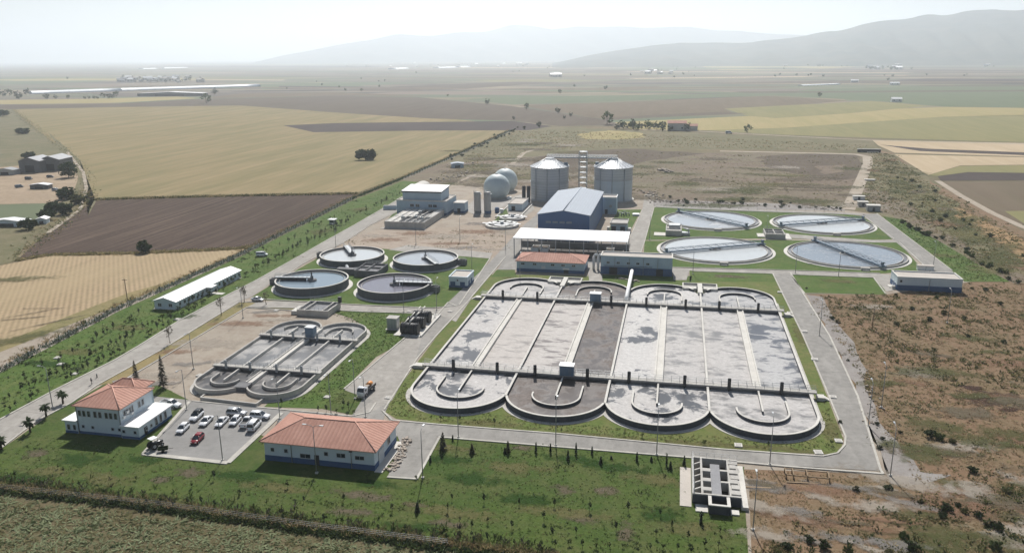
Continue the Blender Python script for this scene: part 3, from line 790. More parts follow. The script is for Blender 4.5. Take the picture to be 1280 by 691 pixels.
# ------------------------------------------------------------------ far hills
def hills(name, crest, dist, depth, back, seed, m):
    """a range whose crest follows the surveyed skyline; crest: (px, py)"""
    rn = np.random.RandomState(seed)
    cols = []
    xs = np.linspace(crest[0][0], crest[-1][0], 150)
    ys = np.interp(xs, [c[0] for c in crest], [c[1] for c in crest])
    nz = np.zeros(150)
    for fq in (3, 7, 15, 31, 47, 70):
        nz += np.sin(np.linspace(0, fq * 6.28, 150) + rn.uniform(0, 6)) / fq
    mb = MB(); rows = 26
    for i, (x, y) in enumerate(zip(xs, ys)):
        d = _f + _r * ((x - 640) / FPX) + _d * ((y - 345.5) / FPX)
        hd = Vector((d.x, d.y)); k = dist * (1 + 0.05 * nz[i]) / hd.length
        top = (CAM.z + d.z * k) * (1 + 0.035 * math.sin(i * 0.41 + seed) * math.sin(i * 0.17) + 0.03 * nz[(i * 7) % 150] * .4)
        dirn = hd.normalized()
        for j in range(rows):
            t = j / (rows - 1)
            if t < 0.7:
                s = t / 0.7; off = -depth * (1 - s)
                hh = top * (s ** 1.25) * (1 - 0.10 * (1 - s) * s * 4 * (0.5 + 0.5 * math.sin(i * 0.5 + 3 * s + nz[i] * 3)))
                hh += top * 0.05 * math.sin(i * 0.9 + j * 0.8) * s * (1 - s) * 3
            else:
                s = (t - 0.7) / 0.3; off = back * s; hh = top * (1 - 0.9 * s)
            p = Vector((CAM.x, CAM.y)) + dirn * (hd.length * k + off)
            mb.v.append((p.x, p.y, max(hh, -0.5) - (0.5 if j == 0 else 0)))
    for i in range(149):
        for j in range(rows - 1):
            a = i * rows + j
            mb.face((a, a + rows, a + rows + 1, a + 1), 0, True)
    return struct(mb.build(name, m))
hills('hills', [(690, 80), (735, 69), (790, 60), (850, 52), (900, 53), (940, 53), (1000, 44), (1050, 36), (1100, 26), (1160, 17), (1210, 12), (1260, 11), (1300, 12), (1360, 20), (1460, 40), (1600, 80)], 8200, 2600, 2600, 3, 'hill_green')
hills('hills', [(300, 82), (360, 68), (420, 56), (470, 47), (500, 43), (540, 44), (570, 40), (600, 38), (640, 31), (665, 31), (690, 36), (720, 33), (760, 31), (800, 33), (840, 33), (890, 36), (940, 39), (985, 42), (1060, 50), (1200, 56), (1300, 80)], 15000, 3000, 2600, 5, 'hill_green')

# ------------------------------------------------------------------ the air
mb = MB()
mb.box(-25500, 25500, -25000, 26000, -1, HAZE_TOP)
hz = mb.build('haze', 'kerb')
stuff(hz)
hm = bpy.data.materials.new('haze'); hm.use_nodes = True
t = hm.node_tree; t.nodes.clear()
pv = t.nodes.new('ShaderNodeVolumePrincipled')
pv.inputs['Color'].default_value = HAZE_COL
pv.inputs['Density'].default_value = HAZE_DEN
pv.inputs['Anisotropy'].default_value = HAZE_ANI
mo = t.nodes.new('ShaderNodeOutputMaterial')
t.links.new(pv.outputs[0], mo.inputs['Volume'])
hz.data.materials.clear(); hz.data.materials.append(hm)
# ------------------------------------------------------------------ basins and tanks
def arc_pts(cx, cy, r, a0, a1, n):
    return [(cx + r * math.cos(a0 + (a1 - a0) * i / n), cy + r * math.sin(a0 + (a1 - a0) * i / n)) for i in range(n + 1)]
def wall_line(mb, p, q, w, z0, z1, m=0):
    mb.obox(p, q, w, z0, z1, m)
def rail(mb, p, q, z, h=1.1, step=2.0, r=0.035):
    """a pipe handrail along p-q"""
    p = Vector((*p[:2], z)); q = Vector((*q[:2], z)); n = max(1, round((q - p).length / step))
    for i in range(n + 1):
        c = p.lerp(q, i / n)
        mb.tube([c, c + Vector((0, 0, h))], r, 4, 0, False)
    for k in (0.55, 1.0):
        mb.tube([p + Vector((0, 0, h * k)), q + Vector((0, 0, h * k))], r, 4, 0, False)

# water and scum colours of the lanes
m_water('scum_patchy', (.075, .08, .09), (.60, .58, .555), .455, .03, .085, (.38, .365, .35))
m_water('scum_pink', (.19, .17, .155), (.59, .56, .525), .38, .10, .12, (.38, .35, .325), streak=(1, 2.2, 1))
m_water('scum_pale', (.16, .14, .13), (.60, .57, .54), .435, .06, .11, (.38, .355, .33), streak=(1, 2.4, 1))
m_water('scum_brown', (.085, .072, .066), (.27, .24, .222), .455, .12, .12, (.13, .112, .10))
m_water('scum_white', (.085, .09, .10), (.64, .625, .60), .445, .025, .09, (.43, .415, .40))
m_water('scum_grey', (.20, .195, .19), (.58, .56, .54), .43, .08, .13, (.37, .355, .34), streak=(1, 1.7, 1))
m_water('scum_thin', (.10, .108, .125), (.52, .515, .505), .465, .05, .09, (.36, .355, .35), streak=(1, 1.5, 1))
m_water('scum_small', (.17, .17, .17), (.46, .45, .43), .48, .10, .13, (.33, .32, .31))
m_water('scum_small_dark', (.085, .082, .08), (.34, .325, .31), .50, .10, .13, (.24, .23, .22))
m_water('clear_bright', (.50, .52, .52), (.60, .60, .58), .60, .2, .2, None, .10, rip=.10, spec=.5)
m_water('clear_blue', (.20, .255, .30), (.42, .44, .44), .66, .1, .15, None, .08, rip=.06, spec=.5)
m_water('clear_violet', (.185, .18, .21), (.36, .32, .31), .62, .1, .1, None, .08, rip=.06, spec=.5)
m_water('clear_half', (.36, .385, .41), (.50, .50, .50), .52, .2, .05, None, .08, rip=.08, spec=.5)
m_water('clear_ripple', (.21, .245, .285), (.36, .38, .40), .50, .25, .2, None, .15, (1, 1.5, 1), rip=.2, spec=.5)

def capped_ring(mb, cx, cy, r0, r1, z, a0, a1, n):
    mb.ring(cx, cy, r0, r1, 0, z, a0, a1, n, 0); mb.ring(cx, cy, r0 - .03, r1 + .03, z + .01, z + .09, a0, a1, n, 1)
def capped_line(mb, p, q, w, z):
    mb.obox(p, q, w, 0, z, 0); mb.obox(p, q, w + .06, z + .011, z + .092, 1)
CAP = ['slate_shade_wall', 'concrete_light']  # dark body under a pale cap: near-side shade painted into the wall colour
# ---- the large aeration basin
WT, WL = 1.5, 0.8                 # top of walls, water level
MW = 23.85                          # width of one pair of lanes
NX = 4
FY, BY, LR = -10.4, 78.9, 11.925    # centres of the front and back bends, their radius
BR1, BR2 = 2.1, 66.2               # walkways
basin = thing('aeration_basin', 'huge four bay aeration basin with scalloped ends and white scum on its water', 'basin', (MW * 2, 32, 0))
mb = MB()
TH = 0.45
for k in range(NX):
    cx = MW * (k + .5)
    r1 = LR + TH / 2; r0 = LR - TH / 2
    lim = math.acos(min(1, (MW / 2 - 0.02) / r1)) if k else 0
    lim2 = math.acos(min(1, (MW / 2 - 0.02) / r1)) if k < NX - 1 else 0
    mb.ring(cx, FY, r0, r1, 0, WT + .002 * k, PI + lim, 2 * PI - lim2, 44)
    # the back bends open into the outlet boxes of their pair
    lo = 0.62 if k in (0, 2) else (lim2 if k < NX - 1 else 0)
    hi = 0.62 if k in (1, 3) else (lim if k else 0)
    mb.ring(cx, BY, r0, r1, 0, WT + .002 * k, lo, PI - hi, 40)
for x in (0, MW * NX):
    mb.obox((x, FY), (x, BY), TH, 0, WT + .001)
basin_wall = mb.build('outer_wall', 'slate_shade_wall', basin)
mb = MB()
for k in range(NX):
    cx = MW * (k + .5); r1 = LR + TH / 2 + .06; r0 = LR - TH / 2 - .06
    e = math.acos(min(1, (MW / 2 - 0.02) / r1))
    lim = e if k else 0; lim2 = e if k < NX - 1 else 0
    mb.ring(cx, FY, r0, r1, WT + .012, WT + .13 + .002 * k, PI + lim, 2 * PI - lim2, 44)
    lo = 0.62 if k in (0, 2) else lim2
    hi = 0.62 if k in (1, 3) else lim
    mb.ring(cx, BY, r0, r1, WT + .012, WT + .13 + .002 * k, lo, PI - hi, 40)
for x in (0, MW * NX): mb.obox((x, FY), (x, BY), TH + .12, WT + .012, WT + .135)
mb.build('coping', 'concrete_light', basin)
for k in range(1, NX):
    mb = MB()
    y0 = FY - 2.4
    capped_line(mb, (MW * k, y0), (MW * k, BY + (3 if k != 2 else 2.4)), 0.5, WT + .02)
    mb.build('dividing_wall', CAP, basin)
for k in range(NX):
    mb = MB()
    cx = MW * (k + .5)
    capped_line(mb, (cx, FY - .4), (cx, BR1 - 1), 0.35, WT - .03)
    mb.build('centre_wall', CAP, basin)
    mb = MB()
    capped_line(mb, (cx, BR2 + 1), (cx, BY + .4), 0.35, WT - .03)
    mb.build('centre_wall', CAP, basin)
    mb = MB()
    w = [0.95, 1.05, 1.1, 1.0][k]
    mb.box(cx - w, cx - w + .4, BR1 + 1, BR2 - 1, 0, WT + .03)
    mb.box(cx + w - .4, cx + w, BR1 + 1, BR2 - 1, 0, WT + .03)
    mb.box(cx - w + .4, cx + w - .4, BR1 + 1, BR2 - 1, 0, WT - .25)
    mb.build('centre_channel', 'concrete_light', basin)
    # curved guide walls
    for end in (0, 1):
        mb = MB()
        long_left = (k % 2 == 0) if end == 0 else (k % 2 == 1)
        cy = FY if end == 0 else BY - .3
        gr = 5.75
        s = -1 if end == 0 else 1
        a0, a1 = (PI, 2 * PI) if end == 0 else (0, PI)
        capped_ring(mb, cx, cy, gr - .18, gr + .18, WT - .05, a0, a1, 28)
        lx = cx - gr if long_left else cx + gr
        capped_line(mb, (lx, cy), (lx, cy - s * 6.6), .36, WT - .054)
        sx = cx + gr if long_left else cx - gr
        capped_line(mb, (sx, cy), (sx, cy - s * 0.9), .36, WT - .054)
        mb.build('guide_wall', CAP, basin)
# walkways
for y in (BR1, BR2):
    mb = MB()
    mb.box(-1.6, MW * NX + 1.6, y - .95, y + .95, WT + .06, WT + .42)
    mb.box(-.1, MW * NX + .1, y - .82, y - .42, WT - .55, WT + .06, 1)
    mb.box(-.1, MW * NX + .1, y + .42, y + .82, WT - .55, WT + .06, 1)
    wk = mb.build('walkway', ['concrete', 'concrete_dark'], basin)
    mb = MB()
    rail(mb, (-1.5, y + .88), (MW * NX + 1.5, y + .88), WT + .42, r=.04)
    rail(mb, (-1.5, y - .88), (MW * NX + 1.5, y - .88), WT + .42, r=.04)
    mb.build('handrail', 'steel_grey', wk)
    us = (7.0, 18.7, 28.6, 42.0, 52.4, 66.0, 76.6, 88.8) if y == BR1 else (6.2, 18.0, 42.6, 54.0, 66.5, 77.0, 89.0)
    for u in us:
        mb = MB()
        mb.box(u - .4, u + .4, y - 1.35, y - .95, WT - .3, WT + 1.9)
        mb.lathe(u, y - 1.15, [(.42, WT + 1.9), (.42, WT + 2.6), (0.01, WT + 2.75)], 10)
        mb.tube([(u, y - 1.15, WT - .3), (u, y - 1.15, .3)], .14, 6)
        mb.build('mixer', 'dark_metal', basin)
for (x, y) in ((MW * 1.5 + .9, BR1), (MW * 1.5 + 1.6, BR2)):
    mb = MB()
    mb.box(x - 1.75, x + 1.75, y - 1.5, y + .9, WT + .42, WT + 3.0)
    cb = mb.build('control_cabin', 'cabin_sheet', basin)
    mb = MB()
    mb.box(x - 1.9, x + 1.9, y - 1.65, y + 1.05, WT + 3.0, WT + 3.14)
    mb.build('cabin_roof', 'galvanised', cb)
    mb = MB(); mb.box(x + .5, x + 1.3, y - 1.53, y - 1.5, WT + .5, WT + 2.4); mb.build('cabin_door', 'steel_blue', cb)
# end platforms with steps
for (x0, x1, y) in ((-4.6, -1.6, BR1 + 1.6), (-3.6, -1.6, BR2 + .4), (MW * NX + 1.6, MW * NX + 3.4, BR1 - .4), (MW * NX + 1.6, MW * NX + 3.4, BR2 - .6)):
    mb = MB()
    mb.box(x0, x1, y - 1.1, y + 1.1, 0, 1.0)
    s = 1 if x0 > 0 else -1
    e = x1 if s > 0 else x0
    for i in range(4):
        lo, hi = sorted((e + s * .35 * i, e + s * .35 * (i + 1)))
        mb.box(lo, hi, y - .7, y + .7, 0, .8 - .2 * i)
    mb.build('stair_platform', 'concrete_light', basin)
# outlet boxes at the back
for bx in (MW, MW * 3):
    mb = MB()
    mb.box(bx - 6.0, bx - 5.6, BY + 8.6, BY + 15, 0, WT + .2)
    mb.box(bx + 5.6, bx + 6.0, BY + 8.6, BY + 15, 0, WT + .2)
    mb.box(bx - 5.6, bx + 5.6, BY + 14.6, BY + 15, 0, WT + .2)
    mb.box(bx - 5.6, bx + 5.6, BY + 11.2, BY + 11.6, 0, WT + .2)
    mb.box(bx - .8, bx + .8, BY + 3, BY + 14.6, 0, WT + .28)
    mb.box(bx - 5.6, bx - 1.2, BY + 8.4, BY + 11.2, 0, WT + .05)
    mb.box(bx + 1.2, bx + 5.6, BY + 8.4, BY + 11.2, 0, WT + .05)
    ob = mb.build('outlet_box', 'concrete_light', basin)
    mb = MB()
    mb.box(bx - 5.6, bx + 5.6, BY + 11.6, BY + 14.6, 0, .7)
    mb.build('outlet_channel', 'sludge', ob)
# pale footing
mb = MB()
for k in range(NX):
    cx = MW * (k + .5)
    mb.ring(cx, FY, LR + .3, LR + 1.5, 0, .22 + .003 * k, PI + (.25 if k else 0), 2 * PI - (.25 if k < 3 else 0), 40)
mb.box(-1.3, -.3, FY, BY, 0, .22); mb.box(MW * NX + .3, MW * NX + 1.3, FY, BY, 0, .22)
mb.build('footing', 'concrete', basin)
# water, lane by lane: (left lane, right lane) of each bay, then the two bends
def lane(pts, m, label, hole=None):
    mb = MB()
    mb.poly([(x, y, WL) for x, y in pts])
    mb.build('water', m, basin, label)
LM = ['scum_patchy', 'scum_pink', 'scum_pale', 'scum_brown', 'scum_white', 'scum_grey', 'scum_grey', 'scum_thin']
LL = ['grey water with rafts of white scum', 'cream pink scum', 'pale scum browner at the back', 'dark brown scum', 'white scum with round grey openings', 'pale grey scum', 'dull grey scum', 'blue grey water streaked with scum']
for k in range(NX):
    cx = MW * (k + .5)
    for h in (0, 1):
        x0, x1 = (MW * k, cx) if h == 0 else (cx, MW * (k + 1))
        lane([(x0, BR1), (x1, BR1), (x1, BR2), (x0, BR2)], LM[2 * k + h], LL[2 * k + h])
    fm = ['scum_patchy', 'scum_brown', 'scum_patchy', 'scum_grey'][k]
    bm = ['scum_grey', 'scum_brown', 'scum_white', 'scum_thin'][k]
    lane([(MW * k, BR1), (MW * k, FY - 2)] + arc_pts(cx, FY, LR, PI + .17, 2 * PI - .17, 26) + [(MW * (k + 1), FY - 2), (MW * (k + 1), BR1)], fm, ['patchy scum in the front bend', 'smooth brown grey scum in the front bend', 'dark water and white scum in the front bend', 'even grey scum in the front bend'][k])
    lane([(MW * (k + 1), BR2), (MW * (k + 1), BY + 2)] + arc_pts(cx, BY, LR, .17, PI - .17, 26) + [(MW * k, BY + 2), (MW * k, BR2)], bm, ['pale scum in the back bend', 'brown scum in the back bend', 'white scum in the back bend', 'thin streaky scum in the back bend'][k])
basin.location.x -= .45
# the white pipe running back from the basin
pipe = thing('overhead_pipe', 'thick white pipe running from the basin walkway to the flat roofed blue building', 'pipe', (47, 68, 0))
mb = MB(); mb.tube([(46.9, 67.6, 1.8), (46.9, 68.4, 2.8), (46.75, 101.5, 3.1)], .62, 10); mb.build('pipe_run', 'white_paint', pipe)
for y in (76, 90, 100):
    mb = MB(); mb.box(46.6, 47.1, y - .3, y + .3, 0 if y > 80 else 1.2, 2.6); mb.build('pipe_support', 'concrete', pipe)

# ---- the small twin basin
sw = thing('aeration_basin', 'small two bay aeration basin of grey concrete beside the bare soil lot', 'basin', (-41.6, 3, 0))
sm_w = 14.4; sx = -56.0; SF, SB = -16.4, 23.4; s1, s2 = -8.8, 15.5; ST, SL = 1.75, .95
mb = MB()
for k in (0, 1):
    cx = sx + sm_w * (k + .5); r = sm_w / 2
    a = .22
    mb.ring(cx, SF, r - .2, r + .22, 0, ST + .003 * k, PI + (a if k else 0), 2 * PI - (a if not k else 0), 32)
    mb.ring(cx, SB, r - .2, r + .22, 0, ST + .003 * k, (a if not k else 0), PI - (a if k else 0), 32)
for x in (sx, sx + sm_w * 2): mb.obox((x, SF), (x, SB), .42, 0, ST + .001)
mb.build('outer_wall', 'concrete', sw)
mb = MB(); mx = sx + sm_w
mb.box(mx - .9, mx - .5, SF - 1, SB + 1, 0, ST + .02); mb.box(mx + .5, mx + .9, SF - 1, SB + 1, 0, ST + .02); mb.box(mx - .5, mx + .5, SF - 1, SB + 1, 0, ST - .2)
dw = mb.build('dividing_wall', 'concrete_light', sw)
mb = MB(); rail(mb, (mx - .7, SF), (mx - .7, SB), ST + .02, r=.035); mb.build('handrail', 'steel_grey', dw)
for k in (0, 1):
    cx = sx + sm_w * (k + .5)
    mb = MB(); mb.obox((cx, SF - .5), (cx, SB + .8), .36, 0, ST - .02); mb.build('centre_wall', 'concrete_light', sw)
    for e in (0, 1):
        mb = MB(); s = -1 if e == 0 else 1; cy = SF + .6 if e == 0 else SB - .6
        mb.ring(cx, cy, 3.5, 3.85, 0, ST - .06, PI if e == 0 else 0, 2 * PI if e == 0 else PI, 20)
        q = cx - 3.67 if (k + e) % 2 == 0 else cx + 3.67
        mb.obox((q, cy), (q, cy - s * 3), .35, 0, ST - .062)
        mb.build('guide_wall', 'concrete', sw)
    for (ya, yb, m, lab) in ((SF, s1, 'scum_small_dark', 'dark water in the front bend'), (s1, s2, 'scum_small', 'grey scummy water between the walkways'), (s2, SB, 'scum_small', 'grey water in the back bend')):
        mb = MB()
        x0, x1 = sx + sm_w * k, sx + sm_w * (k + 1)
        if ya == SF: pts = [(x0, s1), (x0, SF - 1)] + arc_pts(cx, SF, sm_w / 2, PI + .14, 2 * PI - .14, 18) + [(x1, SF - 1), (x1, s1)]
        elif yb == SB: pts = [(x1, s2), (x1, SB + 1)] + arc_pts(cx, SB, sm_w / 2, .14, PI - .14, 18) + [(x0, SB + 1), (x0, s2)]
        else: pts = [(x0, s1), (x1, s1), (x1, s2), (x0, s2)]
        mb.poly([(x, y, SL) for x, y in pts]); mb.build('water', m, sw, lab)
for y in (s1, s2):
    mb = MB(); mb.box(sx - .6, sx + 2 * sm_w + 1.2, y - .7, y + .7, ST + .04, ST + .34); mb.box(sx, sx + 2 * sm_w, y - .5, y + .5, ST - .6, ST + .04, 1)
    wk = mb.build('walkway', ['concrete', 'concrete_dark'], sw)
    mb = MB(); rail(mb, (sx, y + .62), (sx + 2 * sm_w, y + .62), ST + .34, r=.035); rail(mb, (sx, y - .62), (sx + 2 * sm_w, y - .62), ST + .34, r=.035); mb.build('handrail', 'steel_grey', wk)
    for u in (sx + 3.6, sx + 10.5, sx + 18, sx + 25):
        mb = MB(); mb.box(u - .3, u + .3, y - 1.05, y - .7, ST - .3, ST + 1.5); mb.lathe(u, y - .88, [(.3, ST + 1.5), (.3, ST + 2.0), (.01, ST + 2.1)], 8); mb.build('mixer', 'steel_grey', sw)
mb = MB(); mb.box(mx - .4, mx + 2.2, s2 - .3, s2 + 1.9, ST + .34, ST + 3.2)
cb = mb.build('control_cabin', 'cabin_sheet', sw)
mb = MB(); mb.box(mx - .5, mx + 2.3, s2 - .4, s2 + 2.0, ST + 3.2, ST + 3.3); mb.build('cabin_roof', 'galvanised', cb)
mb = MB(); mb.obox((mx - .7, SF - 1), (mx - .7, SF - 3.4), 2.2, 0, ST - .1); mb.box(mx - 2.2, mx + 1.2, SF - 4.6, SF - 1.6, 0, ST + .1)
mb.build('inlet_box', 'concrete_dark', sw)
mb = MB(); mb.ring(sx + sm_w * 1.5, SF, 7.5, 8.6, 0, .24, PI * 1.4, 2 * PI, 24); mb.box(sx + 2 * sm_w + .3, sx + 2 * sm_w + 1.5, SF, SB, 0, .243); mb.ring(sx + sm_w * 1.5, SB, 7.5, 8.5, 0, .246, 0, PI * .6, 24)
mb.build('footing', 'concrete', sw)
mb = MB(); mb.ring(sx + sm_w * .5, SF, 7.5, 8.5, 0, .24, PI * .95, PI * 1.35, 14); mb.build('footing', 'concrete', sw)
tr = thing('soil_terrace', 'low walled terrace of pale soil in front of the small basin', 'terrace', (-42, -25, 0))
p = [at(250.7, 496.5, .8), at(320.4, 504.5, .8), at(331, 496.5, .8), at(316, 492, .8), at(300, 484, .8), at(280, 489, .8), at(262, 488.5, .8)]
mb = MB(); mb.prism([(q.x, q.y) for q in p], 0, .72); mb.build('soil_fill', 'lot_soil', tr)
mb = MB()
for i in (0, 1): mb.obox(p[i], p[i + 1], .35, 0, .95 + .003 * i)
mb.obox(p[0], p[6], .35, 0, .956); mb.build('retaining_wall', 'concrete', tr)

# ---- settling tanks on the left: walls 3 m high, half bridge
def settling_tank(cx, cy, label, water, ang, H=3.1, r=13.0, wide=False):
    t = thing('settling_tank', label, 'tank', (cx, cy, 0), 0, 'round settling tanks with high walls')
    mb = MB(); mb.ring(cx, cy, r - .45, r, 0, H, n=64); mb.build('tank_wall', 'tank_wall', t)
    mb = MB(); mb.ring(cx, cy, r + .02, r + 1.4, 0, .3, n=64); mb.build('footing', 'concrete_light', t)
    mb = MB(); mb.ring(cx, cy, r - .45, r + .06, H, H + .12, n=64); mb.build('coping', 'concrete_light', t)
    mb = MB(); mb.disc(cx, cy, r - .45, H - .75, 64); mb.build('water', water, t)
    mb = MB(); mb.ring(cx, cy, r - 1.5, r - 1.35, H - 1, H - .45, n=64); mb.build('weir', 'concrete', t)
    mb = MB(); mb.lathe(cx, cy, [(1.7, H - 1), (1.7, H - .2), (0.01, H - .2)], 20); mb.lathe(cx, cy, [(.55, H - .2), (.55, H + .9), (.25, H + 1.2), (.25, H + 2.6), (.01, H + 2.7)], 12); mb.build('centre_column', 'concrete_dark', t)
    e = Vector((cx + math.cos(ang) * (r + .6), cy + math.sin(ang) * (r + .6)))
    c = Vector((cx, cy)); w = 2.2 if wide else 1.3
    mb = MB(); mb.obox(c, e, w, H + .35, H + .6); mb.obox(c, e, w * .8, H + .1, H + .35, 1)
    br = mb.build('bridge', ['steel_grey', 'dark_metal'], t)
    o = Vector((-math.sin(ang), math.cos(ang))) * w * .5
    mb = MB(); rail(mb, c + o, e + o, H + .6, 1.15, 1.6, .05); rail(mb, c - o, e - o, H + .6, 1.15, 1.6, .05); mb.build('handrail', 'steel_grey', br)
    m = c + (e - c) * .55
    mb = MB(); mb.obox(c + (e - c) * .15, e - (e - c) * .12, .12, H - 1.2, H + .1); mb.build('scraper', 'dark_metal', br)
    mb = MB(); mb.obox(e - (e - c).normalized() * 1.2, e + (e - c).normalized() * .2, w + .6, H + .14, H + .36); mb.build('drive_unit', 'dark_metal', br)
    return t
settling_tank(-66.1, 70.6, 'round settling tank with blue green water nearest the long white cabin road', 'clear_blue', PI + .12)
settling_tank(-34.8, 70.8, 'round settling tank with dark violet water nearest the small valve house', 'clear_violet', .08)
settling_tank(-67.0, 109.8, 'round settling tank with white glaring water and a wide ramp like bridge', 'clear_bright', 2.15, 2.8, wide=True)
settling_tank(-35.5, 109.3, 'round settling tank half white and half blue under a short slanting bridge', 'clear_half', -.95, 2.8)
# outlet boxes beside them
for (x, y, lab) in ((-20.4, 72.2, 'concrete outlet box joined to the violet water tank'), (-20.6, 110.4, 'concrete outlet box joined to the half white tank'), (-81.2, 71.5, 'concrete outlet box between the blue green tank and the road'), (-81.6, 112, 'concrete outlet box between the glaring white tank and the road')):
    t = thing('outlet_chamber', lab, 'chamber', (x, y, 0), 0, 'outlet boxes of the settling tanks')
    mb = MB(); w = 1.6
    mb.box(x - w, x + w, y - 1.2, y - .9, 0, 2.2); mb.box(x - w, x + w, y + .9, y + 1.2, 0, 2.2); mb.box(x - w, x - w + .3, y - .9, y + .9, 0, 2.2); mb.box(x + w - .3, x + w, y - .9, y + .9, 0, 2.2)
    mb.build('chamber_wall', 'concrete_dark', t)
    mb = MB(); mb.box(x - w + .3, x + w - .3, y - .9, y + .9, 0, 1.4); mb.build('channel', 'sludge', t)
    mb = MB(); rail(mb, (x - w, y - 1.05), (x + w, y - 1.05), 2.2, 1.0, 1.0, .04); mb.build('handrail', 'steel_grey', t)

# ---- clarifiers on the right: low walls, full bridge
def clarifier(cx, cy, label, water, ang, H=.95, r=23.1):
    t = thing('clarifier', label, 'tank', (cx, cy, 0), 0, 'wide low clarifiers')
    mb = MB(); mb.ring(cx, cy, r - .4, r, 0, H, n=80); mb.build('tank_wall', 'concrete', t)
    mb = MB(); mb.ring(cx, cy, r + .02, r + 1.3, 0, .28, n=80); mb.build('footing', 'concrete_light', t)
    mb = MB(); mb.ring(cx, cy, r - 2.1, r - 1.8, 0, H - .1, n=80); mb.build('weir', 'concrete', t)
    mb = MB(); mb.ring(cx, cy, r - 1.8, r - .4, 0, H - .62, n=80); mb.build('launder', 'channel_water', t)
    mb = MB(); mb.disc(cx, cy, r - 2.1, H - .38, 72); mb.build('water', water, t)
    mb = MB(); mb.lathe(cx, cy, [(2.6, 0), (2.6, H - .15), (2.2, H - .15), (2.2, H - .5)], 24); mb.lathe(cx, cy, [(1.0, 0), (1.0, H + .6), (.01, H + .6)], 16); mb.build('centre_well', 'concrete', t)
    c = Vector((cx, cy)); d = Vector((math.cos(ang), math.sin(ang))); a = c - d * (r + .5); e = c + d * (r + .5)
    o = Vector((-d.y, d.x))
    mb = MB(); mb.obox(a, e, 1.5, H + .5, H + .68)
    for s in (-1, 1):
        mb.obox(a + o * s * .72, e + o * s * .72, .14, H + .1, H + .5)
    br = mb.build('bridge', 'steel_blue', t)
    for s in (-1, 1):
        mb = MB(); p0 = a + o * s * .72; p1 = e + o * s * .72
        n = 24
        for i in range(n):
            q0 = p0.lerp(p1, i / n); q1 = p0.lerp(p1, (i + 1) / n)
            mb.tube([(*q0, H + .68), (*q1, H + 1.75)] if i % 2 else [(*q0, H + 1.75), (*q1, H + .68)], .07, 4, 0, False)
        mb.tube([(*p0, H + 1.75), (*p1, H + 1.75)], .09, 5, 0, False)
        mb.build('truss', 'steel_blue', br)
    for q, s in ((a, 1), (e, -1)):
        mb = MB(); mb.obox(q + d * s * -.3, q + d * s * 1.5, 2.6, H + .02, H + .5); mb.obox(q + d * s * .2, q + d * s * 1.0, .9, H + .68, H + 2.0); mb.build('drive_unit', 'steel_blue', br)
    for s in (.35, .7):
        mb = MB(); mb.tube([(*(c + d * r * s), H + .5), (*(c + d * r * s), H - 1)], .08, 5); mb.build('scraper', 'dark_metal', br)
    b2 = c + Vector((.1, -1)) .normalized() * (r + 1.0)
    mb = MB(); mb.box(b2.x - 1.6, b2.x + 1.6, b2.y - .9, b2.y + .9, 0, H + .25); mb.box(b2.x - 1.2, b2.x + 1.2, b2.y - 1.9, b2.y - .9, 0, .5); mb.build('outlet_chamber', 'concrete', t)
    return t
def pang(p, q):
    a, b_ = at(*p, 1.3), at(*q, 1.3)
    return math.atan2(b_.y - a.y, b_.x - a.x)
clarifier(79.1, 215.1, 'low clarifier with a pale blue back half behind the front left clarifier', 'clear_half', pang((846, 264), (935, 284)))
clarifier(78.8, 151.7, 'low clarifier with cream white water right behind the flat roofed blue building', 'clear_bright', pang((838, 313), (952, 303)))
clarifier(131.6, 214.4, 'low clarifier with white water beside the dirt track gate', 'clear_bright', pang((981, 280), (1078, 273)))
clarifier(131.1, 152.6, 'low clarifier with rippled dark blue grey water', 'clear_ripple', pang((1018, 299), (1106, 333)))

# ---- small open chambers
def chamber(name, label, x0, x1, y0, y1, H, cells, mat='concrete', fill='channel_water', depth=.7):
    t = thing(name, label, 'chamber', ((x0 + x1) / 2, (y0 + y1) / 2, 0))
    w = .4
    mb = MB()
    mb.box(x0, x1, y0, y0 + w, 0, H); mb.box(x0, x1, y1 - w, y1, 0, H); mb.box(x0, x0 + w, y0 + w, y1 - w, 0, H); mb.box(x1 - w, x1, y0 + w, y1 - w, 0, H)
    for (ax, p_) in cells:
        if ax == 'x': mb.box(x0 + (x1 - x0) * p_ - w / 2, x0 + (x1 - x0) * p_ + w / 2, y0 + w, y1 - w, 0, H - .02)
        else: mb.box(x0 + w, x1 - w, y0 + (y1 - y0) * p_ - w / 2, y0 + (y1 - y0) * p_ + w / 2, 0, H - .04)
    mb.build('chamber_wall', mat, t)
    mb = MB(); mb.box(x0 + w, x1 - w, y0 + w, y1 - w, 0, H - depth); mb.build('channel', fill, t)
    mb = MB(); rail(mb, (x0 + .1, y0 + .15), (x1 - .1, y0 + .15), H, 1.05, 1.5, .04); rail(mb, (x0 + .1, y1 - .15), (x1 - .1, y1 - .15), H, 1.05, 1.5, .04); mb.build('handrail', 'steel_grey', t)
    return t
c1 = chamber('distribution_chamber', 'grey concrete distribution chamber in the middle of the four high walled tanks', -56.5, -47, 86, 97.5, 2.6, [('x', .45), ('y', .55)], 'concrete_dark')
mb = MB(); mb.tube([(-57, 89.5, 1.4), (-61, 91, 1.4), (-64, 96.8, 1.2)], .7, 10); mb.build('inlet_pipe', 'steel_grey', c1)
mb = MB(); mb.box(-64.5, -57, 88.2, 90.8, 0, 2.3); mb.build('inlet_channel', 'concrete_dark', c1)
c2 = chamber('distribution_chamber', 'open concrete chamber between the small basin and the cross road', -56.3, -45.6, 38.6, 48.6, 2.2, [('x', .22), ('x', .8)], 'concrete', 'channel_water', .8)
mb = MB(); mb.box(-46, -45, 47.5, 48.4, 2.2, 4.2); mb.build('lifting_gear', 'dark_metal', c2)
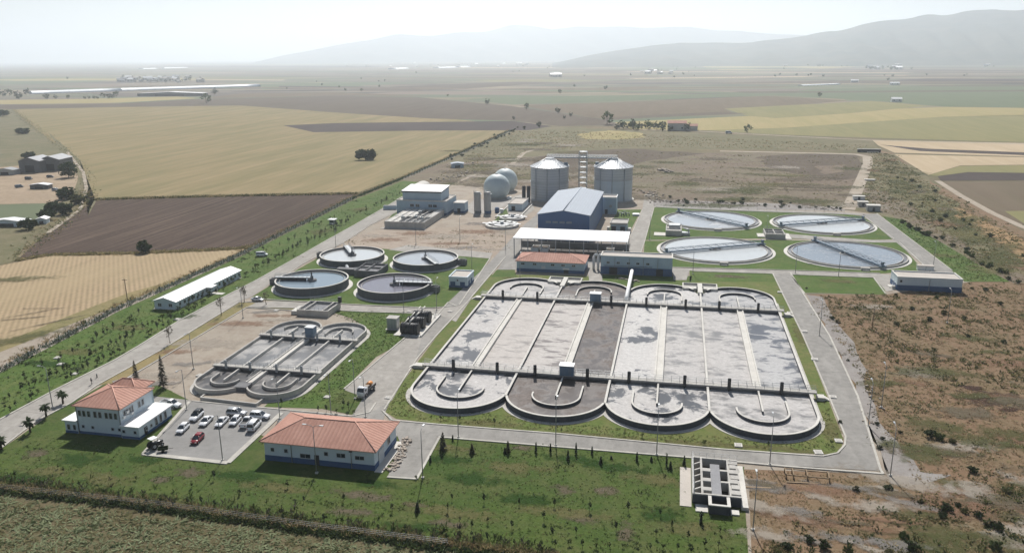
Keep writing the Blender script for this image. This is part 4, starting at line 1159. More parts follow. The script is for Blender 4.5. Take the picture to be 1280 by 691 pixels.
mb = MB(); mb.box(-58.8, -56.3, 39.5, 45, 0, 1.3); mb.build('side_platform', 'concrete_light', c2)
c3 = chamber('distribution_chamber', 'square concrete chamber between the four low clarifiers', 101.6, 110.2, 178, 190, 2.3, [('x', .5), ('y', .6)], 'concrete', 'sludge', .6)
mb = MB(); mb.box(98.6, 101.6, 180, 187, 0, .6); mb.box(110.2, 113, 178, 190, 0, .35); mb.build('side_platform', 'concrete_light', c3)
c4 = chamber('pump_chamber', 'raised pump chamber at the left edge of the low clarifiers', 57.6, 64.8, 177, 190, 2.6, [('y', .45)], 'concrete', 'concrete', .5)
mb = MB(); mb.box(52.4, 57.6, 176, 182.5, 0, .4); mb.build('side_platform', 'concrete_light', c4)
mb = MB(); mb.box(59, 64, 183.2, 188, 2.6, 3.9); mb.build('pump_hood', 'steel_grey', c4)
mb = MB(); mb.box(64.8, 68.5, 178, 181, 0, 1.6); mb.tube([(68, 179.5, 1.6), (68, 179.5, 2.6), (66, 183, 2.6)], .35, 8); mb.build('pipework', 'steel_grey', c4)

# ---- inlet works in the front lawn
t = thing('inlet_works', 'white concrete inlet works with open channels on the edge of the front lawn', 'inlet works', (71, -44, 0))
x0, x1, y0, y1, H = 66.8, 75.6, -50.6, -36.2, 2.1
mb = MB()
mb.box(x0, x0 + .4, y0, y1, 0, H); mb.box(x0 + 1.6, x0 + 2.0, y0, y1, 0, H)
mb.box(x0 + .4, x0 + 1.6, y0, y0 + .4, 0, H); mb.box(x0 + .4, x0 + 1.6, y1 - .4, y1, 0, H)
for i in range(1, 6): mb.obox((x0 + .4, y0 + i * 2.4 - .5), (x0 + 1.6, y0 + i * 2.4 + .5), .3, 0, H - .15)
mb.box(x0 + 2.0, x1, y0 + .06, y0 + .5, 0, H - .01); mb.box(x0 + 2.0, x1, y1 - .5, y1, 0, H - .01)
for xa in (x0 + 4.2, x1 - 3.2): pass
mb.box(x1 - 2.1, x1 - 1.8, y0 + .5, y1 - .5, 0, H)
for y in (y0 + 2.2, y0 + 5.6, y0 + 9.4):
    mb.box(x0 + 2.0, x0 + 3.5, y - .6, y + .6, 0, H - .02)
for y in (y0 + 5.2, y0 + 9.6):
    mb.box(x1 - 3.5, x1 - 2.1, y - .3, y + .3, 0, H - .02)
mb.build('channel_wall', 'concrete', t)
mb = MB(); mb.box(x0 + .02, x1 - .02, y0 - .05, y0 + .05, 0, H - .25); mb.build('front_wall', 'slate_shade_wall', t)  # thin dark skin: shade of the front face put into its colour
mb = MB(); mb.box(x1 - 1.8, x1, y0 + .5, y1 - .5, 0, H - .3)
for i in range(7): mb.box(x1 - 1.8 + (i % 2) * .2, x1 - (i % 3) * .2, y0 + 1.2 + i * 1.9, y0 + 2.6 + i * 1.9, H - .3, H - .1 + .06 * (i % 3))
mb.build('side_gallery', 'concrete', t)
mb = MB(); mb.box(x0 + 3.5, x1 - 3.5, y0 + .5, y1 - 2.2, 0, H - .25); mb.build('centre_channel', 'channel_water', t)
mb = MB(); mb.box(x0 + 2.0, x1 - 2.1, y0 + .5, y1 - .5, 0, .3); mb.build('pit_floor', 'sludge', t)
mb = MB(); mb.box(x0 + 2.9, x0 + 6.6, y0 - 3.2, y0 - 2.9, 0, H - .3); mb.box(x0 + 2.9, x0 + 3.3, y0 - 2.9, y0, 0, H - .3); mb.box(x0 + 6.2, x0 + 6.6, y0 - 2.9, y0, 0, H - .3)
bx = mb.build('screen_box', 'slate_shade_wall', t)  # concrete box coloured dark for the shade on its front
mb = MB(); mb.box(x0 + 2.8, x0 + 6.7, y0 - 3.3, y0 - 2.8, H - .3, H - .1); mb.box(x0 + 2.8, x0 + 3.4, y0 - 2.8, y0, H - .3, H - .1); mb.box(x0 + 6.1, x0 + 6.7, y0 - 2.8, y0, H - .3, H - .1); mb.build('coping', 'concrete_light', bx)
mb = MB(); mb.box(x0 + 3.3, x0 + 6.2, y0 - 2.9, y0, 0, H - 1.2); mb.build('pit_floor', 'sludge', bx)
mb = MB(); mb.box(x0 + .6, x0 + 2.8, y0 - 3.0, y0 - .6, 0, .34); mb.box(x1, x1 + 1.2, y0 - 1, y1, 0, .8); mb.box(x0 + 6.8, x1 - .5, y0 - 3.0, y0 - 1.4, 0, .4); mb.build('apron', 'concrete_light', t)
mb = MB(); mb.box(x0 - 2.2, x0 - .1, y0 - 1.6, y1 - 1.6, 0, .26); mb.build('path_slab', 'roof_membrane', t)
mb = MB(); rail(mb, (x0 + .2, y0 + .2), (x0 + .2, y1 - .2), H, 1.05, 1.5, .035); rail(mb, (x0, y1 - .2), (x1, y1 - .2), H, 1.05, 1.5, .035); mb.build('handrail', 'white_paint', t)
# ------------------------------------------------------------------ buildings
def window(parent, face, a, b, z, w, h, name='window', mat='glass', framed=True, d=.05):
    """a window on the wall plane; face 'f' looks to -y at y=b, 'r' to +x at x=b, 'l' to -x at x=b; a = place along the wall"""
    def bx(mb, a0, a1, z0, z1, d0, d1):
        if face == 'f': mb.box(a0, a1, b - d1, b - d0, z0, z1)
        elif face == 'k': mb.box(a0, a1, b + d0, b + d1, z0, z1)
        elif face == 'r': mb.box(b + d0, b + d1, a0, a1, z0, z1)
        else: mb.box(b - d1, b - d0, a0, a1, z0, z1)
    mb = MB(); bx(mb, a - w / 2, a + w / 2, z, z + h, -.05, d)
    o = mb.build(name, mat, parent)
    if framed:
        mb = MB(); f = .07
        bx(mb, a - w / 2 - f, a + w / 2 + f, z - f - .05, z, -.02, d + .07)
        bx(mb, a - w / 2 - f, a + w / 2 + f, z + h, z + h + f, -.02, d + .05)
        bx(mb, a - w / 2 - f, a - w / 2, z, z + h, -.02, d + .05)
        bx(mb, a + w / 2, a + w / 2 + f, z, z + h, -.02, d + .05)
        if w > .8: bx(mb, a - .03, a + .03, z, z + h, d, d + .03)
        mb.build('frame', 'window_frame', o)
    return o
def hip_roof(mb, x0, x1, y0, y1, z, zr, ov=.6, th=.18, ridge=None):
    """slots: 0 slopes facing y, 1 slopes facing x, 2 eaves and ridge tiles"""
    x0 -= ov; x1 += ov; y0 -= ov; y1 += ov
    w, d = x1 - x0, y1 - y0
    if w >= d: ra, rb = (x0 + d / 2, (y0 + y1) / 2), (x1 - d / 2, (y0 + y1) / 2)
    else: ra, rb = ((x0 + x1) / 2, y0 + w / 2), ((x0 + x1) / 2, y1 - w / 2)
    if ridge: ra, rb = ridge
    A, B, C, D = (x0, y0, z), (x1, y0, z), (x1, y1, z), (x0, y1, z)
    P, Q = (*ra, zr), (*rb, zr)
    if w >= d:
        mb.poly([A, B, Q, P], 0); mb.poly([C, D, P, Q], 0); mb.poly([B, C, Q], 1); mb.poly([D, A, P], 1)
        hips = [(A, P), (D, P), (B, Q), (C, Q), (P, Q)]
    else:
        mb.poly([A, B, P], 0); mb.poly([C, D, Q], 0); mb.poly([B, C, Q, P], 1); mb.poly([D, A, P, Q], 1)
        hips = [(A, P), (B, P), (C, Q), (D, Q), (P, Q)]
    mb.box(x0 + .02, x1 - .02, y0 + .02, y1 - .02, z - th, z - .01, 2)
    for a, b in hips:
        if (Vector(a) - Vector(b)).length > .1: mb.tube([a, b], .13, 5, 2)
def walls(mb, x0, x1, y0, y1, z0, z1, m=0):
    mb.box(x0, x1, y0, y1, z0, z1, m)
def plinth(parent, x0, x1, y0, y1, h, mat='plinth_blue'):
    mb = MB(); mb.box(x0 - .06, x1 + .06, y0 - .06, y1 + .06, 0, h); return mb.build('plinth', mat, parent)
def parapet(mb, x0, x1, y0, y1, z0, z1, w=.3, m=0):
    mb.box(x0, x1, y0, y0 + w, z0, z1, m); mb.box(x0, x1, y1 - w, y1, z0, z1, m); mb.box(x0, x0 + w, y0 + w, y1 - w, z0, z1, m); mb.box(x1 - w, x1, y0 + w, y1 - w, z0, z1, m)
def downpipe(parent, x, y, z):
    mb = MB(); mb.tube([(x, y, 0.2), (x, y, z)], .09, 6); mb.build('downpipe', 'pole_grey', parent)

# ---- office building with two storeys
ad = thing('office_building', 'white two storey office with terracotta hip roof and a low wing on each side', 'building', (-60.6, -42, 0))
X0, X1, Y0, Y1 = -66.1, -55.1, -47.2, -36.3
mb = MB(); walls(mb, X0, X1, Y0, Y1, 0, 6.9); mb.build('wall', 'wall_white', ad)
plinth(ad, X0, X1, Y0, Y1, .75)
mb = MB(); hip_roof(mb, X0, X1, Y0, Y1, 7.0, 9.3)
mb.build('roof', ['tiles_x', 'tiles_y', 'ridge_tile'], ad)
# rear stair block with its own small roof
mb = MB(); walls(mb, X0 + .8, X1 - 2.2, Y1, Y1 + 3.4, 0, 6.9); mb.build('rear_block', 'wall_white', ad)
mb = MB(); hip_roof(mb, X0 + .8, X1 - 2.2, Y1 - 2.2, Y1 + 3.4, 7.04, 8.9); mb.build('rear_roof', ['tiles_x', 'tiles_y', 'ridge_tile'], ad)
for x in (-65.2, -64.1, -62.9, -61.3, -60.1, -58.5, -57.4, -56.2): window(ad, 'f', x, Y0, 4.4, .72, 1.35)
for x in (-64.8, -62.4, -57.4, -55.7): window(ad, 'f', x, Y0, 1.6, .62, .62)
for y in (-45.8, -44.9, -44.0, -43.2): window(ad, 'r', y, X1, 4.5, .62, 1.3)
for y in (-40.8, -39.6): window(ad, 'r', y, X1, 4.5, .7, 1.3)
for (y, z) in ((-46.2, 4.2), (-45.0, 4.9), (-43.6, 4.0)):   # air conditioners
    mb = MB(); mb.box(X1 + .03, X1 + .4, y - .4, y + .4, z, z + .6); mb.build('air_conditioner', 'white_paint', ad)
downpipe(ad, X1 - .15, Y0 - .1, 6.9); downpipe(ad, X0 + .15, Y0 - .1, 6.9)
# right wing
mb = MB(); walls(mb, X1, X1 + 4.4, Y0 - .35, Y1 + .3, 0, 3.1); wg = mb.build('wing', 'wall_white', ad)
mb = MB(); mb.box(X1 + .02, X1 + 4.9, Y0 - .8, Y1 + .8, 3.1, 3.3); mb.build('wing_roof', 'white_paint', wg)
mb = MB(); mb.box(X1 + .1, X1 + 4.46, Y0 - .41, Y1 + .36, 0, .75); mb.build('plinth', 'plinth_blue', wg)
for y in (-45.0, -43.4): window(wg, 'r', y, X1 + 4.4, 1.3, .6, .6)
for y in (-41.6, -40.0, -38.3): window(wg, 'r', y, X1 + 4.4, .9, .8, 1.7)
for x in (-54.4, -51.6): window(wg, 'f', x, Y0 - .35, 1.5, .65, .65)
mb = MB(); mb.box(X1 + 4.35, X1 + 4.46, Y0 + 1.4, Y0 + 2.4, 0, 2.2); mb.build('door', 'dark_metal', wg)
# left wing
mb = MB(); walls(mb, X0 - 3.2, X0, Y0 - .2, Y0 + 4.8, 0, 3.1); wg = mb.build('wing', 'wall_white', ad)
mb = MB(); mb.box(X0 - 3.6, X0 - .02, Y0 - .6, Y0 + 5.1, 3.1, 3.3); mb.build('wing_roof', 'white_paint', wg)
mb = MB(); mb.box(X0 - 3.26, X0 - .1, Y0 - .26, Y0 + 4.86, 0, .7); mb.build('plinth', 'plinth_blue', wg)
for x in (-68.4, -66.9): window(wg, 'f', x, Y0 - .2, 1.0, .7, 1.2)

# ---- workshop with the wide hip roof
ws = thing('workshop', 'long low workshop with wide terracotta hip roof and dark blue base', 'building', (-7, -44.5, 0))
X0, X1, Y0, Y1 = -19.2, 4.7, -50.6, -38.0
mb = MB(); walls(mb, X0, X1, Y0, Y1, 0, 4.6); mb.build('wall', 'wall_white', ws)
plinth(ws, X0, X1, Y0, Y1, 1.35)
mb = MB(); hip_roof(mb, X0, X1, Y0, Y1, 4.65, 7.3, .75); mb.build('roof', ['tiles_x', 'tiles_y', 'ridge_tile'], ws)
for x in (-17.4, -14.4): window(ws, 'f', x, Y0, 2.3, .75, .8)
window(ws, 'f', -10.2, Y0, 1.5, 2.2, .9); window(ws, 'f', -2.4, Y0, 2.4, 1.8, .9); window(ws, 'f', 1.6, Y0, 2.3, 1.9, .8); window(ws, 'f', -5.6, Y0, 2.5, .8, .8)
mb = MB(); mb.box(-8.2, -7.2, Y0 - .1, Y0 - .02, .2, 2.4); mb.build('door', 'dark_metal', ws)
for x in (-13.2, -.2): downpipe(ws, x, Y0 - .12, 4.5)
mb = MB(); mb.box(-.5, .1, Y0 - .35, Y0 - .04, 3.9, 4.3); mb.build('wall_lamp', 'dark_metal', ws)
for y in (-42.5,): window(ws, 'r', y, X1, 2.0, 1.5, 1.5)
mb = MB(); mb.box(X1 + .07, X1 + .14, -48.5, -45.5, .1, 3.2); mb.build('roller_door', 'window_frame', ws)
mb = MB(); mb.box(X1 + .1, X1 + 1.8, Y0 - .6, Y1, 0, .3); mb.build('apron', 'concrete_light', ws)

# ---- long white cabin by the field
t = thing('prefab_cabin', 'long white prefabricated cabin with a low gable roof beside the stubble field', 'building', (-102.5, 57, 0))
X0, X1, Y0, Y1 = -106.6, -98.6, 37.0, 77.5
mb = MB(); H = 2.9; RZ = 4.1
mb.poly([(X0, Y0, 0), (X1, Y0, 0), (X1, Y0, H), ((X0 + X1) / 2, Y0, RZ), (X0, Y0, H)])
mb.poly([(X1, Y1, 0), (X0, Y1, 0), (X0, Y1, H), ((X0 + X1) / 2, Y1, RZ), (X1, Y1, H)])
mb.poly([(X1, Y0, 0), (X1, Y1, 0), (X1, Y1, H), (X1, Y0, H)]); mb.poly([(X0, Y1, 0), (X0, Y0, 0), (X0, Y0, H), (X0, Y1, H)])
mb.build('wall', 'wall_white', t)
def gable_roof(mb, x0, x1, y0, y1, z, zr, ov=.4, th=.14, axis='y', m=0):
    if axis == 'y':
        xm = (x0 + x1) / 2; s = (zr - z) / (xm - x0)
        e0 = (x0 - ov, z - s * ov); e1 = (x1 + ov, z - s * ov)
        pr = [e0, (xm, zr), e1, (e1[0], e1[1] + th), (xm, zr + th), (e0[0], e0[1] + th)]
        a, b = y0 - ov, y1 + ov
        f = lambda q, k: (q[0], k, q[1])
    else:
        ym = (y0 + y1) / 2; s = (zr - z) / (ym - y0)
        e0 = (y0 - ov, z - s * ov); e1 = (y1 + ov, z - s * ov)
        pr = [e0, (ym, zr), e1, (e1[0], e1[1] + th), (ym, zr + th), (e0[0], e0[1] + th)]
        a, b = x0 - ov, x1 + ov
        f = lambda q, k: (k, q[0], q[1])
    n = len(pr)
    for i in range(n):
        j = (i + 1) % n
        mb.poly([f(pr[i], a), f(pr[j], a), f(pr[j], b), f(pr[i], b)], m)
    for k in (a, b):
        mb.poly([f(pr[0], k), f(pr[1], k), f(pr[4], k), f(pr[5], k)], m); mb.poly([f(pr[1], k), f(pr[2], k), f(pr[3], k), f(pr[4], k)], m)
mb = MB(); gable_roof(mb, X0, X1, Y0, Y1, H + .03, RZ + .03, .45); mb.build('roof', 'roof_white_y', t)
for i in range(15):
    y = Y0 + 2.2 + i * 2.65
    if i in (6, 8): continue
    window(t, 'r', y, X1, 1.1, 1.05, 1.0)
for x in (-104.6, -100.6): window(t, 'f', x, Y0, 1.1, 1.2, 1.0)
mb = MB(); mb.box(X1, X1 + 2.2, Y0 + 17.6, Y0 + 21.4, 2.6, 2.8)
for y in (Y0 + 17.8, Y0 + 21.2): mb.tube([(X1 + 2, y, 0), (X1 + 2, y, 2.6)], .09, 6)
mb.build('porch', 'white_paint', t)
mb = MB(); mb.box(X1 + .02, X1 + .1, Y0 + 19, Y0 + 20.2, 0, 2.2); mb.build('door', 'steel_blue', t)
mb = MB(); mb.box(X0 - .4, X1 + .5, Y0 - .4, Y1 + .4, 0, .16); mb.build('slab', 'concrete', t)
mb = MB(); mb.box(X1 + .5, X1 + 5.5, Y0 + 18.4, Y0 + 20.6, .05, .24); mb.build('doorstep', 'concrete_light', t)

# ---- the blue hall
t = thing('blue_hall', 'tall dark blue steel hall with a pale grey gable roof', 'building', (13, 190, 0))
X0, X1, Y0, Y1 = 1.6, 24.6, 158, 222
H, RZ = 12.0, 13.9; XM = (X0 + X1) / 2
mb = MB()
mb.poly([(X0, Y0, 0), (X1, Y0, 0), (X1, Y0, H), (XM, Y0, RZ), (X0, Y0, H)]); mb.poly([(X1, Y1, 0), (X0, Y1, 0), (X0, Y1, H), (XM, Y1, RZ), (X1, Y1, H)])
mb.poly([(X1, Y0, 0), (X1, Y1, 0), (X1, Y1, H), (X1, Y0, H)]); mb.poly([(X0, Y1, 0), (X0, Y0, 0), (X0, Y0, H), (X0, Y1, H)])
mb.build('wall', 'hall_blue', t)
mb = MB(); gable_roof(mb, X0, X1, Y0, Y1, H + .05, RZ + .05, .5, .2); mb.build('roof', 'roof_sheet', t)
mb = MB(); mb.tube([(XM, Y0 - .4, RZ + .3), (XM, Y1 + .4, RZ + .3)], .25, 6); mb.build('ridge_cap', 'roof_sheet', t)
for x in (6.3, 9.4, 12.5, 15.6): window(t, 'f', x, Y0, 8.2, 2.4, .9, mat='roof_sheet', framed=False)
for i in range(9): window(t, 'r', Y0 + 6 + i * 6.6, X1, 8.6, 3.2, 1.0, mat='steel_blue', framed=False)
mb = MB(); mb.box(8, 14, Y0 - .08, Y0 - .02, 0, 5); mb.build('roller_door', 'steel_blue', t)
# annex behind
t = thing('annex', 'pale blue cube shaped annex with parapet between the blue hall and the right silo', 'building', (28, 227, 0))
mb = MB(); mb.box(22.5, 31.4, 224, 233, 0, 8.4); mb.build('wall', 'wall_blue', t)
mb = MB(); parapet(mb, 22.4, 31.5, 223.9, 233.1, 8.4, 9.1); mb.box(22.7, 31.2, 224.2, 232.8, 8.41, 8.5, 1); mb.build('parapet', ['white_paint', 'roof_membrane'], t)
mb = MB(); mb.tube([(28.5, 223.75, 4.4), (28.5, 223.95, 4.4)], .8, 14); mb.build('fan', 'steel_grey', t)
mb = MB(); mb.box(25.5, 27, 223.9, 223.98, 0, 2.6); mb.build('door', 'dark_metal', t)

# ---- loading canopy
t = thing('canopy', 'open loading canopy with a bright white flat roof on steel columns', 'canopy', (19, 138, 0))
X0, X1, Y0, Y1, H = -3.6, 42.8, 130.2, 146.5, 7.4
mb = MB(); mb.poly([(X0 - .4, Y0 - .4, H), (X1 + .4, Y0 - .4, H), (X1 + .4, Y1, H + .7), (X0 - .4, Y1, H + .7)]); mb.poly([(X0 - .4, Y1, H + .5), (X1 + .4, Y1, H + .5), (X1 + .4, Y0 - .4, H - .2), (X0 - .4, Y0 - .4, H - .2)])
mb.box(X0 - .4, X1 + .4, Y0 - .45, Y0 - .41, H - .3, H + .02); mb.box(X0 - .46, X0 - .42, Y0 - .4, Y1, H - .3, H + .05); mb.box(X1 + .42, X1 + .46, Y0 - .4, Y1, H - .3, H + .05)
mb.build('roof', 'roof_white', t)
n = 9
for i in range(n):
    x = X0 + (X1 - X0) * i / (n - 1)
    for y in (Y0, Y1 - .5):
        mb = MB(); mb.box(x - .16, x + .16, y - .16, y + .16, 0, H - .2); mb.build('column', 'steel_grey', t)
    mb = MB(); mb.obox((x, Y0), (x, Y1), .25, H - .55, H - .21); mb.build('beam', 'steel_grey', t)
mb = MB(); mb.box(X0, X1, Y1 - 1.2, Y1 - .9, 0, 2.6); mb.build('back_wall', 'concrete_dark', t)
for i, (x, lab) in enumerate(((4, 'left white skip under the loading canopy'), (8, 'right white skip under the loading canopy'), (35.5, 'white skip under the canopy end by the flat roofed building'))):
    sk = thing('skip_container', lab, 'container', (x, 139, 0), 0, 'skips under the canopy')
    mb = MB(); mb.box(x - 1.6, x + 1.6, 136, 136.2, .2, 1.9); mb.box(x - 1.6, x + 1.6, 141.8, 142, .2, 1.9); mb.box(x - 1.6, x - 1.4, 136.2, 141.8, .2, 1.9); mb.box(x + 1.4, x + 1.6, 136.2, 141.8, .2, 1.9); mb.box(x - 1.4, x + 1.4, 136.2, 141.8, .2, .4)
    mb.build('skip_body', 'white_paint', sk)
    mb = MB(); mb.box(x - 1.4, x + 1.4, 136.2, 141.8, .4, 1.5); mb.build('sludge_load', 'rubble', sk)
    mb = MB(); mb.box(x - 1.2, x + 1.2, 136.1, 141.9, 0, .2); mb.build('skid', 'dark_metal', sk)

# ---- red roofed electrical building
t = thing('switchgear_building', 'low pale blue building with a faded red hip roof in front of the canopy', 'building', (16, 110, 0))
X0, X1, Y0, Y1 = 2.6, 28.6, 104.6, 117
mb = MB(); mb.box(X0, X1, Y0, Y1, 0, 4.3); mb.build('wall', 'wall_blue', t)
plinth(t, X0, X1, Y0, Y1, 1.3)
mb = MB(); hip_roof(mb, X0, X1, Y0, Y1, 4.35, 6.4, .6); mb.build('roof', ['tiles_x', 'tiles_y', 'ridge_tile'], t)
for x in (5, 9.6, 16.6, 20.6, 24.6): window(t, 'f', x, Y0, 2.8, 1.3, .7)
window(t, 'f', 13, Y0, 1.5, 1.6, 1.0, mat='window_frame', framed=False)
mb = MB(); mb.box(20.5, 23, Y0 - .12, Y0 - .07, 1.5, 2.1); mb.build('sign_board', 'white_paint', t)
mb = MB(); mb.box(20.9, 22.7, Y0 - .1, Y0 - .03, 0, 1.4); mb.build('door', 'dark_metal', t)
# ---- blue building with a flat roof
def flat_building(name, label, X0, X1, Y0, Y1, H, pl, mat='wall_blue', joints=5):
    t = thing(name, label, 'building', ((X0 + X1) / 2, (Y0 + Y1) / 2, 0))
    mb = MB(); mb.box(X0, X1, Y0, Y1, 0, H - .5); mb.build('wall', mat, t)
    plinth(t, X0, X1, Y0, Y1, pl)
    mb = MB(); parapet(mb, X0 - .05, X1 + .05, Y0 - .05, Y1 + .05, H - .5, H, .35); mb.build('parapet', mat, t)
    mb = MB(); parapet(mb, X0 - .12, X1 + .12, Y0 - .12, Y1 + .12, H, H + .1, .5); mb.build('coping', 'concrete_light', t)
    mb = MB(); mb.box(X0 + .3, X1 - .3, Y0 + .3, Y1 - .3, H - .49, H - .3); mb.build('roof', 'roof_membrane', t)
    for i in range(1, joints):
        x = X0 + (X1 - X0) * i / joints
        downpipe(t, x, Y0 - .1, H - .5)
    return t
fb = flat_building('blower_building', 'flat roofed blue grey building with dark blue base behind the big basin', 34.7, 61.3, 106.4, 113.4, 7.2, 3.0)
for x in (37.5, 41.3, 45.1, 48.6, 52.3): window(fb, 'f', x, 106.4, 4.2, 1.1, .8)
mb = MB(); mb.tube([(36, 106.0, 3.5), (54, 106.0, 3.5)], .12, 6); mb.build('wall_pipe', 'steel_blue', fb)
mb = MB(); mb.box(38, 41, 106.2, 106.32, 0, 2.8); mb.box(55.5, 58, 106.2, 106.32, 0, 2.8); mb.build('door', 'dark_metal', fb)
t = thing('valve_stack', 'pair of white pipes with elbows standing at the corner of the flat roofed blue building', 'pipework', (32, 112, 0))
for x in (31.5, 33.2):
    mb = MB(); mb.tube([(x, 112, 0), (x, 112, 5.2), (x + .5, 112, 6.0), (x + 1.4, 112, 6.1)], .5, 10); mb.build('pipe_run', 'white_paint', t)
rb = flat_building('control_building', 'lone white building with a dark blue base and flat roof in the dry scrub', 138.4, 159.2, 102.6, 111.4, 4.9, 2.0, 'wall_white', 2)
window(rb, 'f', 139.6, 102.6, 3.0, .7, .8)
for y in (104.5, 107.5): window(rb, 'l', y, 138.4, .9, 1.1, 1.4)
mb = MB(); mb.box(136.6, 138.3, 105, 108, 0, .5); mb.box(137.2, 138.2, 103.4, 104.4, 0, 1.3); mb.build('doorstep', 'concrete_light', rb)
t = thing('transformer_box', 'white service box behind the lone white building', 'box', (at(1156, 338).x, at(1156, 338).y, 0), 0, local=True)
mb = MB(); mb.box(-2.8, 2.8, -1, 1, 0, 1.9); mb.build('cabinet', 'white_paint', t)
mb = MB(); mb.box(-3, 3, -1.2, 1.2, 1.9, 2.1); mb.build('lid', 'roof_membrane', t)
mb = MB(); mb.box(-.04, .04, -1.06, -1.01, .2, 1.8); mb.build('door_gap', 'dark_metal', t)

# ---- screening building with raised roof
t = thing('screening_building', 'blue grey screening building with a raised upper storey and white monopitch roof', 'building', (-69, 215, 0))
X0, X1, Y0, Y1 = -82.5, -55.2, 207, 226
mb = MB(); mb.box(X0, X1, Y0, Y1, 0, 7.2); mb.build('wall', 'wall_blue', t)
plinth(t, X0, X1, Y0, Y1, 1.3)
mb = MB(); parapet(mb, X0 - .1, X1 + .1, Y0 - .1, Y1 + .1, 7.2, 7.8, .4); mb.box(X0 + .3, X1 - .3, Y0 + .3, Y1 - .3, 7.21, 7.35, 1); mb.build('parapet', ['concrete_light', 'roof_membrane'], t)
mb = MB(); mb.box(X0 + 3.0, X1 - 3.4, Y0 + 1.6, Y1 - 2, 7.35, 12.2); up = mb.build('upper_storey', 'wall_blue', t)
a, b2, c, d = X0 + 2.4, X1 - 2.8, Y0 + 1.0, Y1 - 1.4
mb = MB(); mb.poly([(a, c, 12.3), (b2, c, 12.3), (b2, d, 13.3), (a, d, 13.3)]); mb.box(a, b2, c - .06, c - .01, 11.6, 12.32, 1); mb.poly([(b2, c, 11.8), (b2, d, 12.8), (b2, d, 13.3), (b2, c, 12.3)], 1); mb.poly([(a, d, 12.8), (a, c, 11.8), (a, c, 12.3), (a, d, 13.3)], 1); mb.poly([(a, c, 11.9), (a, d, 12.9), (b2, d, 12.9), (b2, c, 11.9)], 1)
mb.build('roof', ['roof_white', 'dark_metal'], up)
for x in (-74, -71, -64, -61.5): window(t, 'f', x, Y0, 4.2, 2.0, 1.4)
t2 = thing('annex', 'small blue grey lean-to beside the screening building', 'building', (-49.5, 219, 0))
mb = MB(); mb.box(-53.4, -47.6, 214.5, 222, 0, 5.4); mb.build('wall', 'wall_blue', t2)
mb = MB(); mb.box(-53.6, -47.4, 214.3, 222.2, 5.4, 5.65); mb.build('roof', 'concrete_light', t2)
plinth(t2, -53.4, -47.6, 214.5, 222, 1.1)
mb = MB(); mb.box(-51.5, -49.8, 214.38, 214.46, 0, 2.6); mb.build('door', 'dark_metal', t2)
# tank with channels in front of it
t = thing('grit_tank', 'long grey grit tank with pale covers and open channels in front of the screening building', 'tank', (-66, 188, 0))
X0, X1, Y0, Y1, H = -76.4, -56.2, 172, 205.6, 3.4
mb = MB(); parapet(mb, X0, X1, Y0, Y1, 0, H, .5)
for i in range(1, 6): mb.box(X0 + i * 3.36 - .2, X0 + i * 3.36 + .2, Y0 + .5, Y1 - .5, 0, H - .02)
mb.box(X0 + .5, X1 - .5, Y0 + 13.6, Y0 + 14.2, 0, H - .01)
mb.build('tank_wall', 'concrete', t)
for i, m in enumerate(('concrete_light', 'concrete_light', 'concrete_light', 'sludge', 'sludge', 'concrete_light')):
    for k in (0, 1):
        mm = m if k else ('concrete_light' if i < 2 else 'concrete_dark')
        mb = MB(); mb.box(X0 + .5 + i * 3.32 + (.1 if i else 0), X0 + 3.0 + i * 3.32, (Y0 + 14.2) if k else Y0 + .5, (Y1 - .5) if k else Y0 + 13.6, 0, H - (.15 if mm == 'concrete_light' else .9)); mb.build('channel_cover' if mm == 'concrete_light' else 'open_channel', mm, t)
mb = MB(); rail(mb, (X0 + .2, Y0 + .2), (X1 - .2, Y0 + .2), H, 1.1, 1.6, .04); rail(mb, (X1 - .2, Y0 + .2), (X1 - .2, Y1 - .2), H, 1.1, 1.6, .04); rail(mb, (X0 + .4, Y0 + 13.9), (X1 - .4, Y0 + 13.9), H, 1.1, 1.6, .04); mb.build('handrail', 'steel_grey', t)
for x, y in ((-70, 181), (-64, 183), (-60, 180), (-66, 196)):
    mb = MB(); mb.box(x - .8, x + .8, y - .6, y + .6, H - .1, H + 1.0); mb.tube([(x, y, H + 1), (x, y, H + 1.8)], .2, 8); mb.build('scraper_drive', 'steel_grey', t)
mb = MB(); mb.box(X0 - 1.5, X1 + 1.0, Y0 - 1.6, Y0, 0, .25); mb.build('footing', 'concrete', t)
for (px, py, w, d, h, nm, lab, mt) in ((525, 235, 9, 16, 3.4, 'storage_tunnel', 'pale arched storage tunnel behind the screening building', 'house_wall'),):
    q = at(px, py)
    t = thing(nm, lab, 'shed', (q.x, q.y, 0), 0, local=True)
    mb = MB()
    pr = [(w / 2 * math.cos(a_), h * math.sin(a_)) for a_ in np.linspace(0, PI, 13)]
    for i in range(12): mb.face([len(mb.v) + k for k in range(4)], 0, True) if mb.v.extend([(pr[i][0], -d / 2, pr[i][1]), (pr[i][0], d / 2, pr[i][1]), (pr[i + 1][0], d / 2, pr[i + 1][1]), (pr[i + 1][0], -d / 2, pr[i + 1][1])]) else None
    b0 = len(mb.v) - 48
    mb.v2 = None
    k0 = []
    mb.f = []; mb.m = []; mb.s = []
    for i in range(12): mb.face((b0 + i * 4, b0 + i * 4 + 1, b0 + i * 4 + 2, b0 + i * 4 + 3), 0, True)
    mb.build('cover', mt, t)
    mb = MB(); mb.poly([(x_, -d / 2 + .05, z_) for x_, z_ in pr]); mb.poly([(x_, d / 2 - .05, z_) for x_, z_ in pr][::-1]); mb.build('end_panel', 'steel_grey', t)
q = at(430, 260)
t = thing('tipping_skip', 'small grey skip beside the left road by the screening building', 'container', (at(488, 262).x, at(488, 262).y, 0), .2, local=True)
